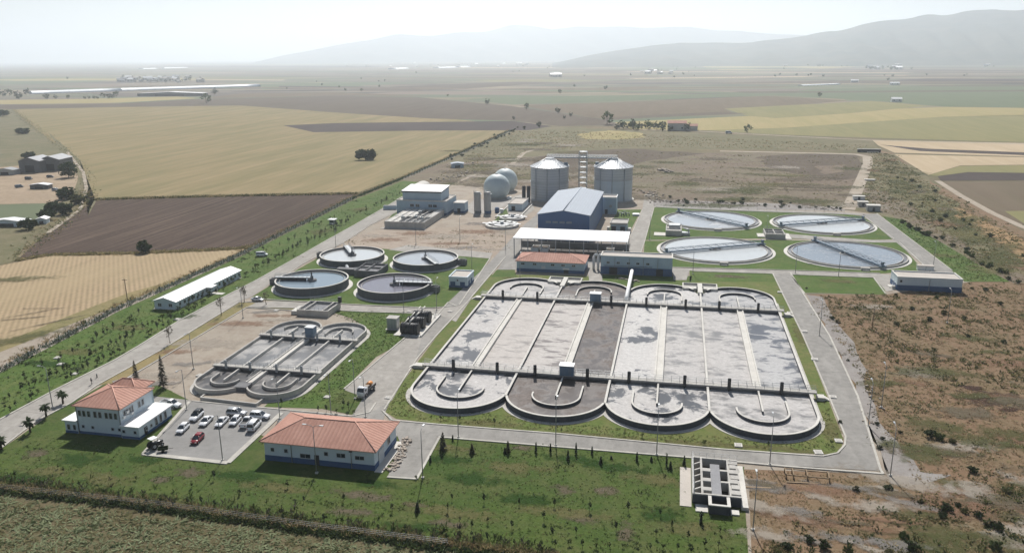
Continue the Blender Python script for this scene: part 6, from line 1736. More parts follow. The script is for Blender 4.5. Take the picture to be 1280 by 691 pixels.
# gate boxes by the dirt track
for (px, py, w, d, h, m, lab) in ((1078, 258, 5, 3.2, 2.6, 'concrete', 'small concrete kiosk beside the dirt track gate'), (1073, 250, 6, 3, 2.2, 'white_paint', 'white container behind the concrete kiosk'), (1091, 263.5, 6.4, 4, 3, 'steel_grey', 'grey kiosk at the head of the right service road'), (1087, 226, 6, 2.5, .8, 'concrete_light', 'white slab lying beside the dirt track')):
    q = at(px, py); t = thing('kiosk' if 'slab' not in lab and 'container' not in lab else ('container' if 'container' in lab else 'concrete_slab'), lab, 'kiosk' if 'kiosk' in lab else ('container' if 'container' in lab else 'slab'), (q.x, q.y, 0), 0, local=True)
    mb = MB(); mb.box(-w / 2, w / 2, -d / 2, d / 2, 0, h); mb.build('wall', m, t)
    mb = MB(); mb.box(-w / 2 - .3, w / 2 + .3, -d / 2 - .3, d / 2 + .3, h, h + .2); mb.build('roof', 'concrete_light', t)
    if 'kiosk' in lab: mb = MB(); mb.box(-.6, .6, -d / 2 - .05, -d / 2, .1, 2.0); mb.build('door', 'dark_metal', t)
q = at(1086, 190.5); t = thing('culvert', 'dark culvert mouth with concrete wings where the tracks meet', 'culvert', (q.x, q.y, 0), 0, local=True)
mb = MB(); mb.box(-9, 9, -1, 1, 0, 2.4); mb.build('headwall', 'sludge', t); mb = MB(); mb.box(-9.4, 9.4, -1.2, 1.2, 2.4, 2.8); mb.box(-2, 7, -3.5, -2.4, 0, .8); mb.build('coping', 'concrete', t)
# pale rubble by the workshop
def rubble(name, label, line, n, sz, m='rubble', seed=1, w=1.2):
    rn = random.Random(seed); mb = MB()
    for i in range(n):
        k = rn.random() * (len(line) - 1); j = int(k); p = at(*line[j]).lerp(at(*line[j + 1]), k - j)
        s = rn.uniform(.4, 1) * sz; a = rn.uniform(0, PI)
        x, y = p.x + rn.gauss(0, w * .5), p.y + rn.gauss(0, w * .5)
        mb.prism([(x + s * rn.uniform(.7, 1.2) * math.cos(a + b_), y + s * rn.uniform(.6, 1.1) * math.sin(a + b_)) for b_ in (0, 1.2, 2.4, 3.6, 4.9)], Z2, Z2 + s * rn.uniform(.5, 1.1))
    return stuff(mb.build(name, m))
rubble('rubble', '', [(508, 548), (504, 562), (496, 578), (490, 588)], 110, .42, seed=4)
rubble('rubble', '', [(1076, 460), (1090, 500), (1088, 535)], 60, .3, seed=5, w=2)
rubble('rubble', '', [(815, 252), (900, 254), (1050, 262)], 200, .6, seed=6, w=6)
rubble('rubble', '', [(810, 240), (825, 252)], 40, .9, seed=7, w=5)
rubble('rubble', '', [(545, 226), (570, 222), (590, 214)], 50, .9, seed=8, w=8)
rubble('rubble', '', [(560, 208), (600, 206)], 30, .9, seed=9, w=8)
rubble('rubble', '', [(768, 348), (800, 352)], 40, .5, seed=10, w=1)
rubble('rubble', '', [(826, 212), (834, 216)], 20, 1.5, seed=11, w=4)
# benches of timber in the bare earth
q = at(1008, 597); t = thing('timber_frame', 'rough timber frame lying on the bare earth below the road bend', 'frame', (q.x, q.y, Z0), 0, local=True)
for x in (-4, -2.6, 0, 4):
    for y in (-1.2, 1.2): mb = MB(); mb.box(x - .1, x + .1, y - .1, y + .1, 0, 1.1); mb.build('post', 'wood', t)
    mb = MB(); mb.box(x - .08, x + .08, -1.1, 1.1, .98, 1.1); mb.build('rail', 'wood', t)
for y in (-1.2, 1.2): mb = MB(); mb.box(-4.1, 4.1, y - .08, y + .08, .8, .97); mb.build('rail', 'wood', t)
for k, (px, py, l, a, lab) in enumerate(((1003, 604, 6, .1, 'long plank on the bare earth under the timber frame'), (947, 610, 5, .1, 'plank on the bare earth right of the inlet works'))):
    q = at(px, py); mb = MB(); mb.box(-l / 2, l / 2, -.18, .18, 0, .16)
    o = mb.build('plank', 'wood'); o.location = (q.x, q.y, Z0); o.rotation_euler = (0, 0, a); tag(o, lab, 'plank')

# ------------------------------------------------------------------ a person on the road
def person(px, py, label, ang):
    q = at(px, py, Z2)
    t = thing('person', label, 'person', (q.x, q.y, Z2 + .01), ang, local=True)
    J = {'pelvis': (0, 0, .95, .145), 'waist': (0, 0, 1.10, .13), 'chest': (.01, 0, 1.30, .155), 'neck': (.01, 0, 1.49, .06), 'head': (.03, 0, 1.60, .095), 'crown': (.02, 0, 1.72, .085)}
    E_ = [('pelvis', 'waist'), ('waist', 'chest'), ('chest', 'neck'), ('neck', 'head'), ('head', 'crown')]
    for s, n_ in ((-1, 'l'), (1, 'r')):
        st = .16 * s
        J.update({n_ + 'hip': (0, .10 * s, .90, .10), n_ + 'knee': (.10 if s > 0 else -.02, .105 * s, .50, .065), n_ + 'ank': (st, .11 * s, .09, .045), n_ + 'toe': (st + .16, .12 * s, .04, .04),
                  n_ + 'sh': (0, .19 * s, 1.42, .06), n_ + 'elb': (-st * .5, .25 * s, 1.15, .045), n_ + 'wri': (-st * .9 + .06, .25 * s, .92, .032), n_ + 'palm': (-st * .9 + .08, .25 * s, .84, .036)})
        E_ += [('pelvis', n_ + 'hip'), (n_ + 'hip', n_ + 'knee'), (n_ + 'knee', n_ + 'ank'), (n_ + 'ank', n_ + 'toe'), ('chest', n_ + 'sh'), (n_ + 'sh', n_ + 'elb'), (n_ + 'elb', n_ + 'wri'), (n_ + 'wri', n_ + 'palm')]
        for f_ in range(5):
            a_, l_ = ((-.5, .055), (-.25, .075), (0, .085), (.25, .078), (.5, .06))[f_]
            J[f'{n_}f{f_}'] = (-st * .9 + .08 + math.sin(a_) * .07, .25 * s, .84 - l_, .009); E_.append((n_ + 'palm', f'{n_}f{f_}'))
    ks = list(J); me = bpy.data.meshes.new('person_body')
    me.from_pydata([J[k][:3] for k in ks], [(ks.index(a), ks.index(b)) for a, b in E_], [])
    o = bpy.data.objects.new('body', me); COL.objects.link(o)
    md = o.modifiers.new('skin', 'SKIN')
    for i, k in enumerate(ks): me.skin_vertices[0].data[i].radius = (J[k][3],) * 2
    me.skin_vertices[0].data[0].use_root = True
    sb = o.modifiers.new('sub', 'SUBSURF'); sb.levels = sb.render_levels = 1
    bpy.context.view_layer.update()
    m2 = bpy.data.meshes.new_from_object(o.evaluated_get(bpy.context.evaluated_depsgraph_get()))
    o.modifiers.clear(); o.data = m2
    m2.materials.clear()
    for k in ('skin', 'cloth_dark', 'cloth_grey'): m2.materials.append(MATS[k])
    for p in m2.polygons:
        z = p.center.z; arm = abs(p.center.y) > .2 and z < .95 and z > .7
        p.material_index = 0 if (z > 1.5 or arm) else (2 if z > .95 else 1); p.use_smooth = True
    o.parent = t
    mb = MB(); mb.lathe(.0, 0, [(.115, 1.60), (.118, 1.68), (.085, 1.76), (.01, 1.79)], 12); mb.build('hair', 'hair', t)
    return t
person(114.8, 480, 'person in dark clothes standing on the left road behind the office', 1.2)
q = at(121.5, 472.5); t = thing('bollard', 'short dark bollard on the left road near the standing person', 'bollard', (q.x, q.y, Z2), 0, local=True)
mb = MB(); mb.tube([(0, 0, 0), (0, 0, .95)], .13, 10); mb.build('post', 'dark_metal', t); mb = MB(); mb.lathe(0, 0, [(.15, .95), (.12, 1.05), (.01, 1.1)], 10); mb.build('cap', 'steel_grey', t)

# ------------------------------------------------------------------ fences
def fence(name, label, px, step, h=2.0, wire=True, mat='concrete_light', maxp=99, r=.09):
    t = None
    P_ = [at(*q) for q in px]
    t = thing(name, label, 'fence', (P_[0].x, P_[0].y, 0))
    pts = []
    for i in range(len(P_) - 1):
        d = (P_[i + 1] - P_[i]); n = max(1, int(d.length / step))
        pts += [P_[i].lerp(P_[i + 1], k / n) for k in range(n)]
    pts.append(P_[-1])
    me = None
    o = ORG[t.name]
    for i, p in enumerate(pts[:maxp]):
        if me is None:
            mb = MB(); mb.tube([(0, 0, 0), (0, 0, h + .2)], r, 5); me = mb.mesh('post', mat)
        ob = bpy.data.objects.new('post', me); COL.objects.link(ob); ob.parent = t; ob.location = (p.x - o.x, p.y - o.y, 0)
    mb = MB()
    for z in np.arange(.3, h + .05, .35):
        for i in range(len(P_) - 1): mb.tube([P_[i] + Vector((0, 0, z)), P_[i + 1] + Vector((0, 0, z))], .016, 3, 0, False)
    mb.build('wire', 'steel_grey', t)
fence('perimeter_fence', 'wire fence on pale posts along the stubble and ploughed fields at the left', [(-20, 478), (150, 388.5), (300, 321.5), (440, 251)], 4.2)
fence('perimeter_fence', 'wire fence on thin wooden posts along the front of the lawn above the crop field', [(-60, 606), (200, 634), (400, 662), (560, 682)], 4.0, 1.5, mat='wood', r=.05)
fence('perimeter_fence', 'wire fence on thin posts behind the low clarifiers', [(818, 258.5), (900, 261.5), (1055, 266.5)], 4.5, 1.8, r=.07)
fence('perimeter_fence', 'wire fence running far back along the wheat field', [(505, 225), (580, 192), (640, 164)], 6, 1.8)

# ------------------------------------------------------------------ farm on the left
def barn(px, py, w, d, h, rz_, lab, ang, wall='barn_wall', roof='barn_roof', name='barn', open_=True):
    q = at(px, py); t = thing(name, lab, 'barn', (q.x, q.y, 0), ang, local=True)
    mb = MB()
    mb.poly([(-w / 2, 0, 0), (w / 2, 0, 0), (w / 2, 0, h), (0, 0, rz_), (-w / 2, 0, h)]); mb.poly([(w / 2, d, 0), (-w / 2, d, 0), (-w / 2, d, h), (0, d, rz_), (w / 2, d, h)])
    mb.poly([(w / 2, 0, 0), (w / 2, d, 0), (w / 2, d, h), (w / 2, 0, h)]); mb.poly([(-w / 2, d, 0), (-w / 2, 0, 0), (-w / 2, 0, h), (-w / 2, d, h)])
    mb.build('wall', wall, t)
    mb = MB(); gable_roof(mb, -w / 2, w / 2, 0, d, h + .03, rz_ + .03, .5, .2); mb.build('roof', roof, t)
    if open_:
        mb = MB(); mb.box(-w * .22, w * .22, -.1, -.02, 0, h * .62); mb.build('door', 'dark_metal', t)
    return t
barn(38, 216, 15.5, 18, 8.5, 11, 'left of two large grey gabled farm barns', .18)
barn(63, 214, 15.5, 18, 8.5, 11, 'right of two large grey gabled farm barns', .18)
barn(6, 219, 14, 7, 3.6, 4.8, 'low green grey shed left of the farm barns', .1, 'steel_grey', 'barn_roof', 'shed')
barn(49, 236.5, 12, 5, 2.6, 3.4, 'long low shed with a white roof in front of the farm barns', .15, 'barn_wall', 'roof_white_y', 'shed')
barn(8, 283.5, 18, 6, 2.6, 3.6, 'white roofed shed at the far left among dark trees', .1, 'wall_white', 'roof_white_y', 'shed')
barn(52, 280, 4.5, 5, 2.4, 3.2, 'small white hut right of the dark trees', .4, 'wall_white', 'white_paint', 'hut')
barn(572, 210, 9, 7, 3, 3.6, 'small grey site hut on the rubble beside the wheat field', .3, 'wall_blue', 'roof_sheet', 'hut')
for k, (px, py, a, lab) in enumerate(((63, 219.5, .3, 'dark tractor parked in front of the right barn'), (36, 222, .1, 'dark trailer wagon in front of the left barn'), (24, 232, 1.2, 'blue grey lorry parked on the farm yard'), (70, 236, .2, 'pale car beside the long low farm shed'))):
    c = make_car('van' if k in (1, 2) else 'suv', ['car_black', 'car_black', 'steel_blue', 'car_silver'][k], lab, None)
    c.name = ['tractor', 'wagon', 'lorry', 'parked_car'][k] ; c['category'] = ['tractor', 'wagon', 'lorry', 'car'][k]
    ORG[c.name] = Vector((0, 0, 0)); place(c, px, py, a, .12); c.scale = (1.05,) * 3

# ------------------------------------------------------------------ far buildings
def make_house(label, group, wall='house_wall', roof='tiles_x', w=11, d=9, h=5.5):
    t = thing('house', label, 'house', (0, 0, 0), 0, group, local=True)
    mb = MB(); mb.box(-w / 2, w / 2, -d / 2, d / 2, 0, h); mb.build('wall', wall, t)
    mb = MB(); gable_roof(mb, -w / 2, w / 2, -d / 2, d / 2, h, h + 2.4, .5, .2, 'x'); mb.build('roof', roof, t)
    for x in (-w * .28, w * .28): window(t, 'f', x, -d / 2, 2.2, 1.6, 1.5)
    return t
q = at(846, 163); h1 = make_house('white farmhouse with orange roofs behind the dry plain', None, 'house_wall', 'tiles_y', 20, 12, 8); h1.location = (q.x, q.y, 0)
mb = MB(); mb.box(10, 22, -4, 5, 0, 5); wg = mb.build('wing', 'house_wall', h1); mb = MB(); gable_roof(mb, 10, 22, -4, 5, 5, 7, .4, .2, 'x'); mb.build('wing_roof', 'tiles_y', wg)
c = make_car('van', 'car_white', 'white van on the track right of the farmhouse', None); place(c, 911, 165, .1, .2); c.scale = (1.5,) * 3
rn = random.Random(12)
VH = [('house_wall', 'barn_roof'), ('house_wall', 'roof_white_y'), ('house_wall', 'roof_membrane')]
proto = [make_house('tiny pale village house far out on the hazy plain', 'houses of the far village', a, b) for a, b in VH]
spots = [(rn.uniform(148, 252), rn.uniform(98, 103.5)) for _ in range(34)] + [(rn.uniform(690, 712), rn.uniform(94, 98)) for _ in range(6)] + [(rn.uniform(802, 850), rn.uniform(89, 93)) for _ in range(8)] + [(rn.uniform(1085, 1125), rn.uniform(82, 87)) for _ in range(10)] + [(rn.uniform(430, 640), rn.uniform(78, 84)) for _ in range(16)] + [(rn.uniform(900, 1270), rn.uniform(76, 84)) for _ in range(26)] + [(rn.uniform(620, 660), rn.uniform(78, 84)) for _ in range(8)]
for i, (px, py) in enumerate(spots):
    q = at(px, py); s = rn.uniform(1.0, 2.0)
    o = proto[i] if i < 3 else copy_tree(proto[i % 3])
    o.location = (q.x, q.y, 0); o.rotation_euler = (0, 0, rn.uniform(-.6, .6)); o.scale = (s * 1.3, s, s)
for (px, py, w, lab) in ((1120, 127.5, 16, 'white farm hut in the green fields at the right'), (1068, 103, 20, 'pale farm shed beyond the green fields'), (1118, 106.5, 22, 'long pale shed in front of the dark field strip')):
    o = make_house(lab, None, 'white_paint', 'roof_white_y', w, 10, 5); q = at(px, py); o.location = (q.x, q.y, 0)
# greenhouses
def greenhouse(p0, p1, w, h, lab):
    a, b_ = at(*p0), at(*p1); m_ = (a + b_) / 2
    t = thing('greenhouse', lab, 'greenhouse', (m_.x, m_.y, 0)); d = (b_ - a).normalized(); o = Vector((-d.y, d.x, 0))
    mb = MB(); pr = [(w / 2 * math.cos(x), h * math.sin(x)) for x in np.linspace(0, PI, 9)]
    n = max(2, int((b_ - a).length / 40)); k = len(mb.v)
    for i in range(n + 1):
        p = a.lerp(b_, i / n)
        for r_, z in pr: mb.v.append(tuple(p + o * r_ + Vector((0, 0, z))))
    for i in range(n):
        for j in range(8): mb.face((i * 9 + j, i * 9 + j + 1, (i + 1) * 9 + j + 1, (i + 1) * 9 + j), 0, True)
    mb.face(range(9)); mb.face([n * 9 + j for j in range(9)][::-1]); mb.build('film_cover', 'plastic_film', t)
    mb = MB()
    for i in range(0, n + 1, 2):
        p = a.lerp(b_, i / n); mb.tube([tuple(p + o * r_ * 1.01 + Vector((0, 0, z * 1.01))) for r_, z in pr], .15, 4)
    mb.build('hoop', 'steel_grey', t)
greenhouse((38, 117.6), (150, 113.8), 36, 7, 'left half of the long white line of plastic greenhouses')
greenhouse((150.5, 113.8), (323, 108.3), 36, 7, 'right half of the long white line of plastic greenhouses')
greenhouse((176, 86.8), (194, 86.3), 60, 8, 'bright far greenhouse above the village')
greenhouse((204, 86), (233, 85.2), 40, 8, 'pale far greenhouse right of the bright one')
greenhouse((490, 87), (506, 86.2), 70, 9, 'white greenhouse far out in the middle of the plain')
greenhouse((545, 85.6), (568, 85), 70, 9, 'left of two white greenhouses far out behind the gas spheres')
greenhouse((572, 84.6), (584, 84.2), 70, 9, 'right of two white greenhouses far out behind the gas spheres')
greenhouse((424, 76), (456, 75.6), 90, 9, 'faint white greenhouse near the horizon')
greenhouse((32, 77.4), (44, 77), 120, 9, 'faint white greenhouse near the horizon at the far left')
greenhouse((1000, 107.5), (1048, 105.8), 16, 3, 'pale strip of plastic tunnel before the dark field')
t = barn(212, 120.5, 150, 30, 6, 9, 'long dark shed in front of the white greenhouse line', .12, 'barn_wall', 'roof_white_y', 'shed')
# ------------------------------------------------------------------ vegetation
def inside(poly, x, y):
    c = False; j = len(poly) - 1
    for i in range(len(poly)):
        if (poly[i][1] > y) != (poly[j][1] > y) and x < (poly[j][0] - poly[i][0]) * (y - poly[i][1]) / (poly[j][1] - poly[i][1]) + poly[i][0]: c = not c
        j = i
    return c
def pts_px(poly, n, seed, avoid=()):
    """n ground points spread evenly over the land inside an outline seen in the photograph"""
    g = [(at(*p).x, at(*p).y) for p in poly]
    av = [[(at(*p).x, at(*p).y) for p in a] for a in avoid]
    xs = [p[0] for p in g]; ys = [p[1] for p in g]
    rn = random.Random(seed); out = []; tries = 0
    while len(out) < n and tries < n * 40:
        tries += 1
        x, y = rn.uniform(min(xs), max(xs)), rn.uniform(min(ys), max(ys))
        if inside(g, x, y) and not any(inside(a, x, y) for a in av): out.append((x, y))
    return out
def clump(pts, seed, size=(.4, .9), ratio=.8, cl=(8, 30), spread=3.0):
    """gather points into loose colonies"""
    rn = random.Random(seed); out = []
    for x, y in pts:
        k = rn.randint(*cl)
        for _ in range(k): out.append((x + rn.gauss(0, spread), y + rn.gauss(0, spread * .7)))
    return out
def tufts(name, pts, size, mats, seed, blades=7, wide=.5, height=1.0, z=0.0, lean=.6):
    """low plants: every plant a handful of leaf blades"""
    rs = np.random.RandomState(seed)
    n = len(pts)
    P_ = np.array(pts)
    s = rs.uniform(size[0], size[1], n) * rs.uniform(.6, 1.2, n)
    V, mi = [], []
    a = rs.uniform(0, 2 * np.pi, (n, blades)); r0 = rs.uniform(0, .45, (n, blades)) * s[:, None]
    ln = rs.uniform(.2, lean, (n, blades)) * s[:, None]
    h = rs.uniform(.5, 1.0, (n, blades)) * s[:, None] * height
    w = rs.uniform(.5, 1.0, (n, blades)) * s[:, None] * wide
    tw = a + rs.uniform(-.9, .9, (n, blades)) + np.pi / 2
    bx = P_[:, 0:1] + r0 * np.cos(a); by = P_[:, 1:2] + r0 * np.sin(a)
    tx = bx + ln * np.cos(a); ty = by + ln * np.sin(a)
    dx, dy = np.cos(tw) * w / 2, np.sin(tw) * w / 2
    zz = np.full_like(bx, z)
    quad = np.stack([np.stack([bx - dx * .5, by - dy * .5, zz], -1), np.stack([bx + dx * .5, by + dy * .5, zz], -1), np.stack([tx + dx, ty + dy, zz + h * .75], -1), np.stack([tx - dx * .3 + ln * np.cos(a) * .4, ty - dy * .3 + ln * np.sin(a) * .4, zz + h], -1)], 2)
    V = quad.reshape(-1, 3)
    m = n * blades
    me = bpy.data.meshes.new(name)
    me.vertices.add(m * 4); me.vertices.foreach_set('co', V.ravel().astype(np.float32))
    me.loops.add(m * 4); me.loops.foreach_set('vertex_index', np.arange(m * 4, dtype=np.int32))
    me.polygons.add(m); me.polygons.foreach_set('loop_start', np.arange(0, m * 4, 4, dtype=np.int32)); me.polygons.foreach_set('loop_total', np.full(m, 4, dtype=np.int32))
    for k in mats: me.materials.append(MATS[k])
    mm = np.repeat(rs.randint(0, len(mats), n), blades)
    me.polygons.foreach_set('material_index', mm.astype(np.int32))
    me.update(calc_edges=True)
    o = bpy.data.objects.new(name, me); COL.objects.link(o)
    return stuff(o)

# crop field at the front left: leafy rows
rn = random.Random(3); pts = []
F = [(-140, 611), (0, 623), (200, 645), (400, 673), (560, 694), (700, 712), (690, 800), (-160, 800)]
g = [(at(*p).x, at(*p).y) for p in F]
y = min(p[1] for p in g)
while y < max(p[1] for p in g):
    x = -95
    while x < 75:
        if inside(g, x, y) and rn.random() < .80: pts.append((x + rn.gauss(0, .18), y + rn.gauss(0, .16) + .5 * math.sin(x * .08)))
        x += .62
    y += 1.15
tufts('crop_plants', pts, (.55, 1.15), ['leaf_crop', 'leaf_crop', 'leaf_mid', 'leaf_crop', 'tuft_olive'], 5, 9, .5, .40, 0, 1.15)
# bank of dark weeds and dry grass between crop and lawn
def band(line, n, w, seed, off=0.0):
    rn = random.Random(seed); out = []; P_ = [at(*q) for q in line]
    L_ = [(P_[i + 1] - P_[i]).length for i in range(len(P_) - 1)]; T = sum(L_)
    for _ in range(n):
        t = rn.random() * T; i = 0
        while t > L_[i]: t -= L_[i]; i += 1
        p = P_[i].lerp(P_[i + 1], t / L_[i]); d = (P_[i + 1] - P_[i]).normalized()
        o_ = off + rn.gauss(0, w)
        out.append((p.x - d.y * o_, p.y + d.x * o_))
    return out
FL = [(-80, 603), (0, 613.5), (100, 624), (200, 636), (400, 665), (560, 685), (700, 704)]
tufts('bank_weeds', band(FL, 1400, .45, 7, -.3), (.5, 1.2), ['leaf_dark', 'leaf_mid', 'leaf_conifer'], 7, 8, .5, .6, 0, .7)
tufts('bank_dry_grass', band(FL, 2400, .6, 8, 1.3), (.4, .9), ['straw', 'straw', 'straw_brown', 'tuft_olive'], 8, 7, .22, 1.0, Z1)
tufts('bank_weeds', band(FL, 700, 1.4, 9, 2.4), (.5, 1.2), ['leaf_mid', 'leaf_grey', 'tuft_olive'], 9, 8, .35, .9, Z1)
# overgrown ditch along the left fence
LF = [(-40, 486), (0, 465), (150, 386), (300, 319.5), (440, 249), (505, 223), (580, 190), (640, 163)]
tufts('ditch_weeds', band(LF, 3200, .7, 10, .5), (.7, 1.5), ['leaf_dark', 'leaf_dark', 'leaf_mid', 'leaf_conifer'], 10, 7, .5, .8, 0, .7)
tufts('ditch_dry_grass', band(LF, 3000, 1.2, 11, 3.2), (.5, 1.1), ['straw', 'straw_brown', 'tuft_olive'], 11, 6, .3, .9)
tufts('field_margin_grass', band([(16, 137), (50, 165), (84, 190), (104, 215), (118, 250)], 1500, 3, 12), (.4, 1.0), ['tuft_olive', 'straw', 'leaf_mid'], 12, 6, .5, .8)
tufts('field_margin_grass', band([(118, 250), (255, 246), (448, 242.5)], 2500, 1.0, 13), (.7, 1.6), ['straw', 'tuft_olive', 'leaf_dark'], 13, 6, .4, .9)
tufts('field_margin_grass', band([(20, 326), (60, 319), (180, 316.5), (300, 311), (320, 308)], 1500, 1.0, 14), (.6, 1.3), ['straw', 'tuft_olive'], 14, 6, .4, .9)
tufts('farm_bank_weeds', band([(20, 324), (60, 292), (100, 262), (108, 238)], 700, 3, 15), (.4, 1.1), ['straw', 'tuft_olive', 'leaf_mid'], 15, 7, .5, .8)
# lawns: clumps and weeds of many greens
LAWN = [(0, 575), (60, 545), (135, 560), (180, 570), (285, 582), (330, 600), (480, 605), (525, 600), (552, 552), (700, 561), (855, 573), (856, 640), (930, 645), (938, 700), (700, 700), (400, 660), (200, 630), (0, 606)]
tufts('lawn_tufts', pts_px(LAWN, 5000, 20), (.12, .36), ['grass_blade', 'grass_blade', 'grass_blade', 'tuft_olive'], 20, 6, .6, .6, Z1)
tufts('lawn_weeds', clump(pts_px(LAWN, 60, 21), 21, cl=(4, 18), spread=1.1), (.2, .5), ['leaf_dark', 'leaf_mid', 'leaf_olive', 'leaf_crop'], 21, 7, .5, .6, Z1)
VERGE = [(0, 470), (150, 392), (300, 325), (440, 254), (500, 230), (500, 246), (440, 281), (375, 318), (300, 358), (180, 425), (69, 484), (0, 521)]
tufts('lawn_tufts', pts_px(VERGE, 4500, 22), (.15, .45), ['grass_blade'], 22, 6, .6, .6, Z1)
tufts('lawn_weeds', clump(pts_px(VERGE, 40, 23), 23, cl=(4, 20), spread=1.3), (.3, .8), ['leaf_dark', 'leaf_mid', 'leaf_grey'], 23, 7, .5, .7, Z1)
BG = [(482, 514), (520, 460), (512, 490), (530, 520), (600, 515), (700, 528), (830, 541), (965, 550), (1025, 540), (1030, 495), (1050, 548), (1045, 565), (900, 559), (700, 540), (545, 527), (495, 521)]
tufts('lawn_tufts', pts_px(BG, 1500, 24), (.15, .42), ['grass_blade', 'tuft_olive'], 24, 6, .6, .6, Z1)
SB_ = [(400, 386), (545, 393), (530, 412), (470, 446), (436, 480), (430, 505), (345, 505), (346, 496), (420, 462), (462, 414)]
tufts('lawn_tufts', pts_px(SB_, 2600, 25), (.15, .45), ['grass_blade', 'leaf_mid', 'grass_blade'], 25, 6, .6, .6, Z1)
RG = [(1102, 271), (1126, 275), (1225, 333), (1258, 351), (1210, 351)]
tufts('lawn_tufts', pts_px(RG, 900, 26), (.3, .7), ['grass_blade'], 26, 6, .6, .6, Z1)
# dry scrub to the right
SC = [(1012, 372), (1110, 370), (1212, 356), (1330, 352), (1420, 400), (1420, 760), (950, 760), (946, 672), (1060, 640), (1150, 608), (1112, 560), (1075, 470)]
tufts('dry_scrub', pts_px(SC, 9000, 30), (.25, .8), ['straw_brown', 'straw_brown', 'straw', 'tuft_olive'], 30, 7, .6, .5, 0, .9)
tufts('dry_scrub', clump(pts_px(SC, 420, 31), 31, cl=(2, 10), spread=2.4), (.3, .95), ['tuft_olive', 'leaf_olive', 'tuft_olive', 'leaf_olive'], 31, 8, .6, .6, 0, .8)
tufts('dry_scrub', clump(pts_px([(1040, 372), (1215, 358), (1330, 360), (1330, 470), (1180, 480), (1080, 430)], 150, 32), 32, cl=(3, 10), spread=1.6), (.5, 1.1), ['leaf_olive', 'tuft_olive', 'leaf_olive'], 32, 8, .6, .75, 0)
tufts('dry_scrub', clump(pts_px([(935, 660), (1100, 640), (1300, 600), (1330, 760), (935, 760)], 120, 33), 33, cl=(3, 14), spread=1.2), (.35, .95), ['leaf_olive', 'tuft_olive', 'straw', 'leaf_mid', 'leaf_dark'], 33, 8, .5, .8, 0)
EA = [(932, 588), (1100, 597), (1150, 606), (1060, 640), (946, 670)]
tufts('dry_scrub', pts_px(EA, 1500, 34), (.12, .35), ['straw_brown', 'straw', 'tuft_olive'], 34, 6, .6, .6, Z0)
# rough land behind the plant
BK = [(570, 224), (640, 206), (660, 196), (780, 190), (1080, 196), (1054, 258), (815, 246), (660, 236)]
tufts('rough_grass', pts_px(BK, 5000, 35), (.4, 1.1), ['straw_brown', 'straw', 'tuft_olive'], 35, 6, .6, .4, 0)
tufts('rough_grass', clump(pts_px(BK, 110, 36), 36, cl=(3, 12), spread=4.0), (.5, 1.2), ['leaf_olive', 'tuft_olive', 'tuft_olive'], 36, 7, .6, .7, 0)
RB = [(1090, 190), (1118, 195), (1165, 232), (1230, 268), (1300, 310), (1330, 352), (1262, 350), (1225, 330), (1126, 272), (1074, 256), (1086, 215)]
tufts('rough_grass', pts_px(RB, 4500, 37), (.4, 1.2), ['straw_brown', 'tuft_olive', 'tuft_olive', 'straw'], 37, 6, .6, .6, 0)
tufts('rough_grass', clump(pts_px(RB, 150, 38), 38, cl=(3, 14), spread=3.6), (.6, 1.4), ['leaf_olive', 'leaf_olive', 'leaf_mid'], 38, 7, .6, .7, 0)
NB = [(600, 186), (645, 164), (720, 164), (1085, 182), (1080, 188), (790, 184), (660, 188), (640, 204), (575, 222), (520, 236)]
tufts('rough_grass', pts_px(NB, 3500, 39), (.5, 1.4), ['tuft_olive', 'straw', 'tuft_olive', 'straw_brown'], 39, 6, .6, .6, 0)
tufts('yard_weeds', clump(pts_px([(430, 302), (560, 288), (640, 274), (640, 300), (610, 318), (520, 313)], 40, 40), 40, cl=(3, 12), spread=2), (.3, .8), ['straw', 'tuft_olive', 'leaf_mid'], 40, 6, .5, .6, Z0)

# ---- trees and bushes
def crown(mb, cx, cy, cz, rx, ry, rz_, nclump, nleaf, leaf, seed, shell=.55):
    """leaf clumps through an uneven volume"""
    rn = random.Random(seed)
    for i in range(nclump):
        while True:
            p = Vector((rn.uniform(-1, 1), rn.uniform(-1, 1), rn.uniform(-1, 1)))
            if shell < p.length < 1: break
        k = rn.uniform(.75, 1.12)
        c = Vector((cx + p.x * rx * k, cy + p.y * ry * k, cz + p.z * rz_ * k))
        cr = rn.uniform(.55, 1.0) * min(rx, rz_) * .34
        for j in range(nleaf):
            q = c + Vector((rn.gauss(0, cr * .55), rn.gauss(0, cr * .55), rn.gauss(0, cr * .5)))
            u = Vector((rn.gauss(0, 1), rn.gauss(0, 1), rn.gauss(0, .6))).normalized(); w = u.orthogonal().normalized()
            s = leaf * rn.uniform(.5, 1.2)
            mb.poly([q - u * s - w * s * .5, q + u * s * .2 - w * s * .7, q + u * s, q + w * s * .6])
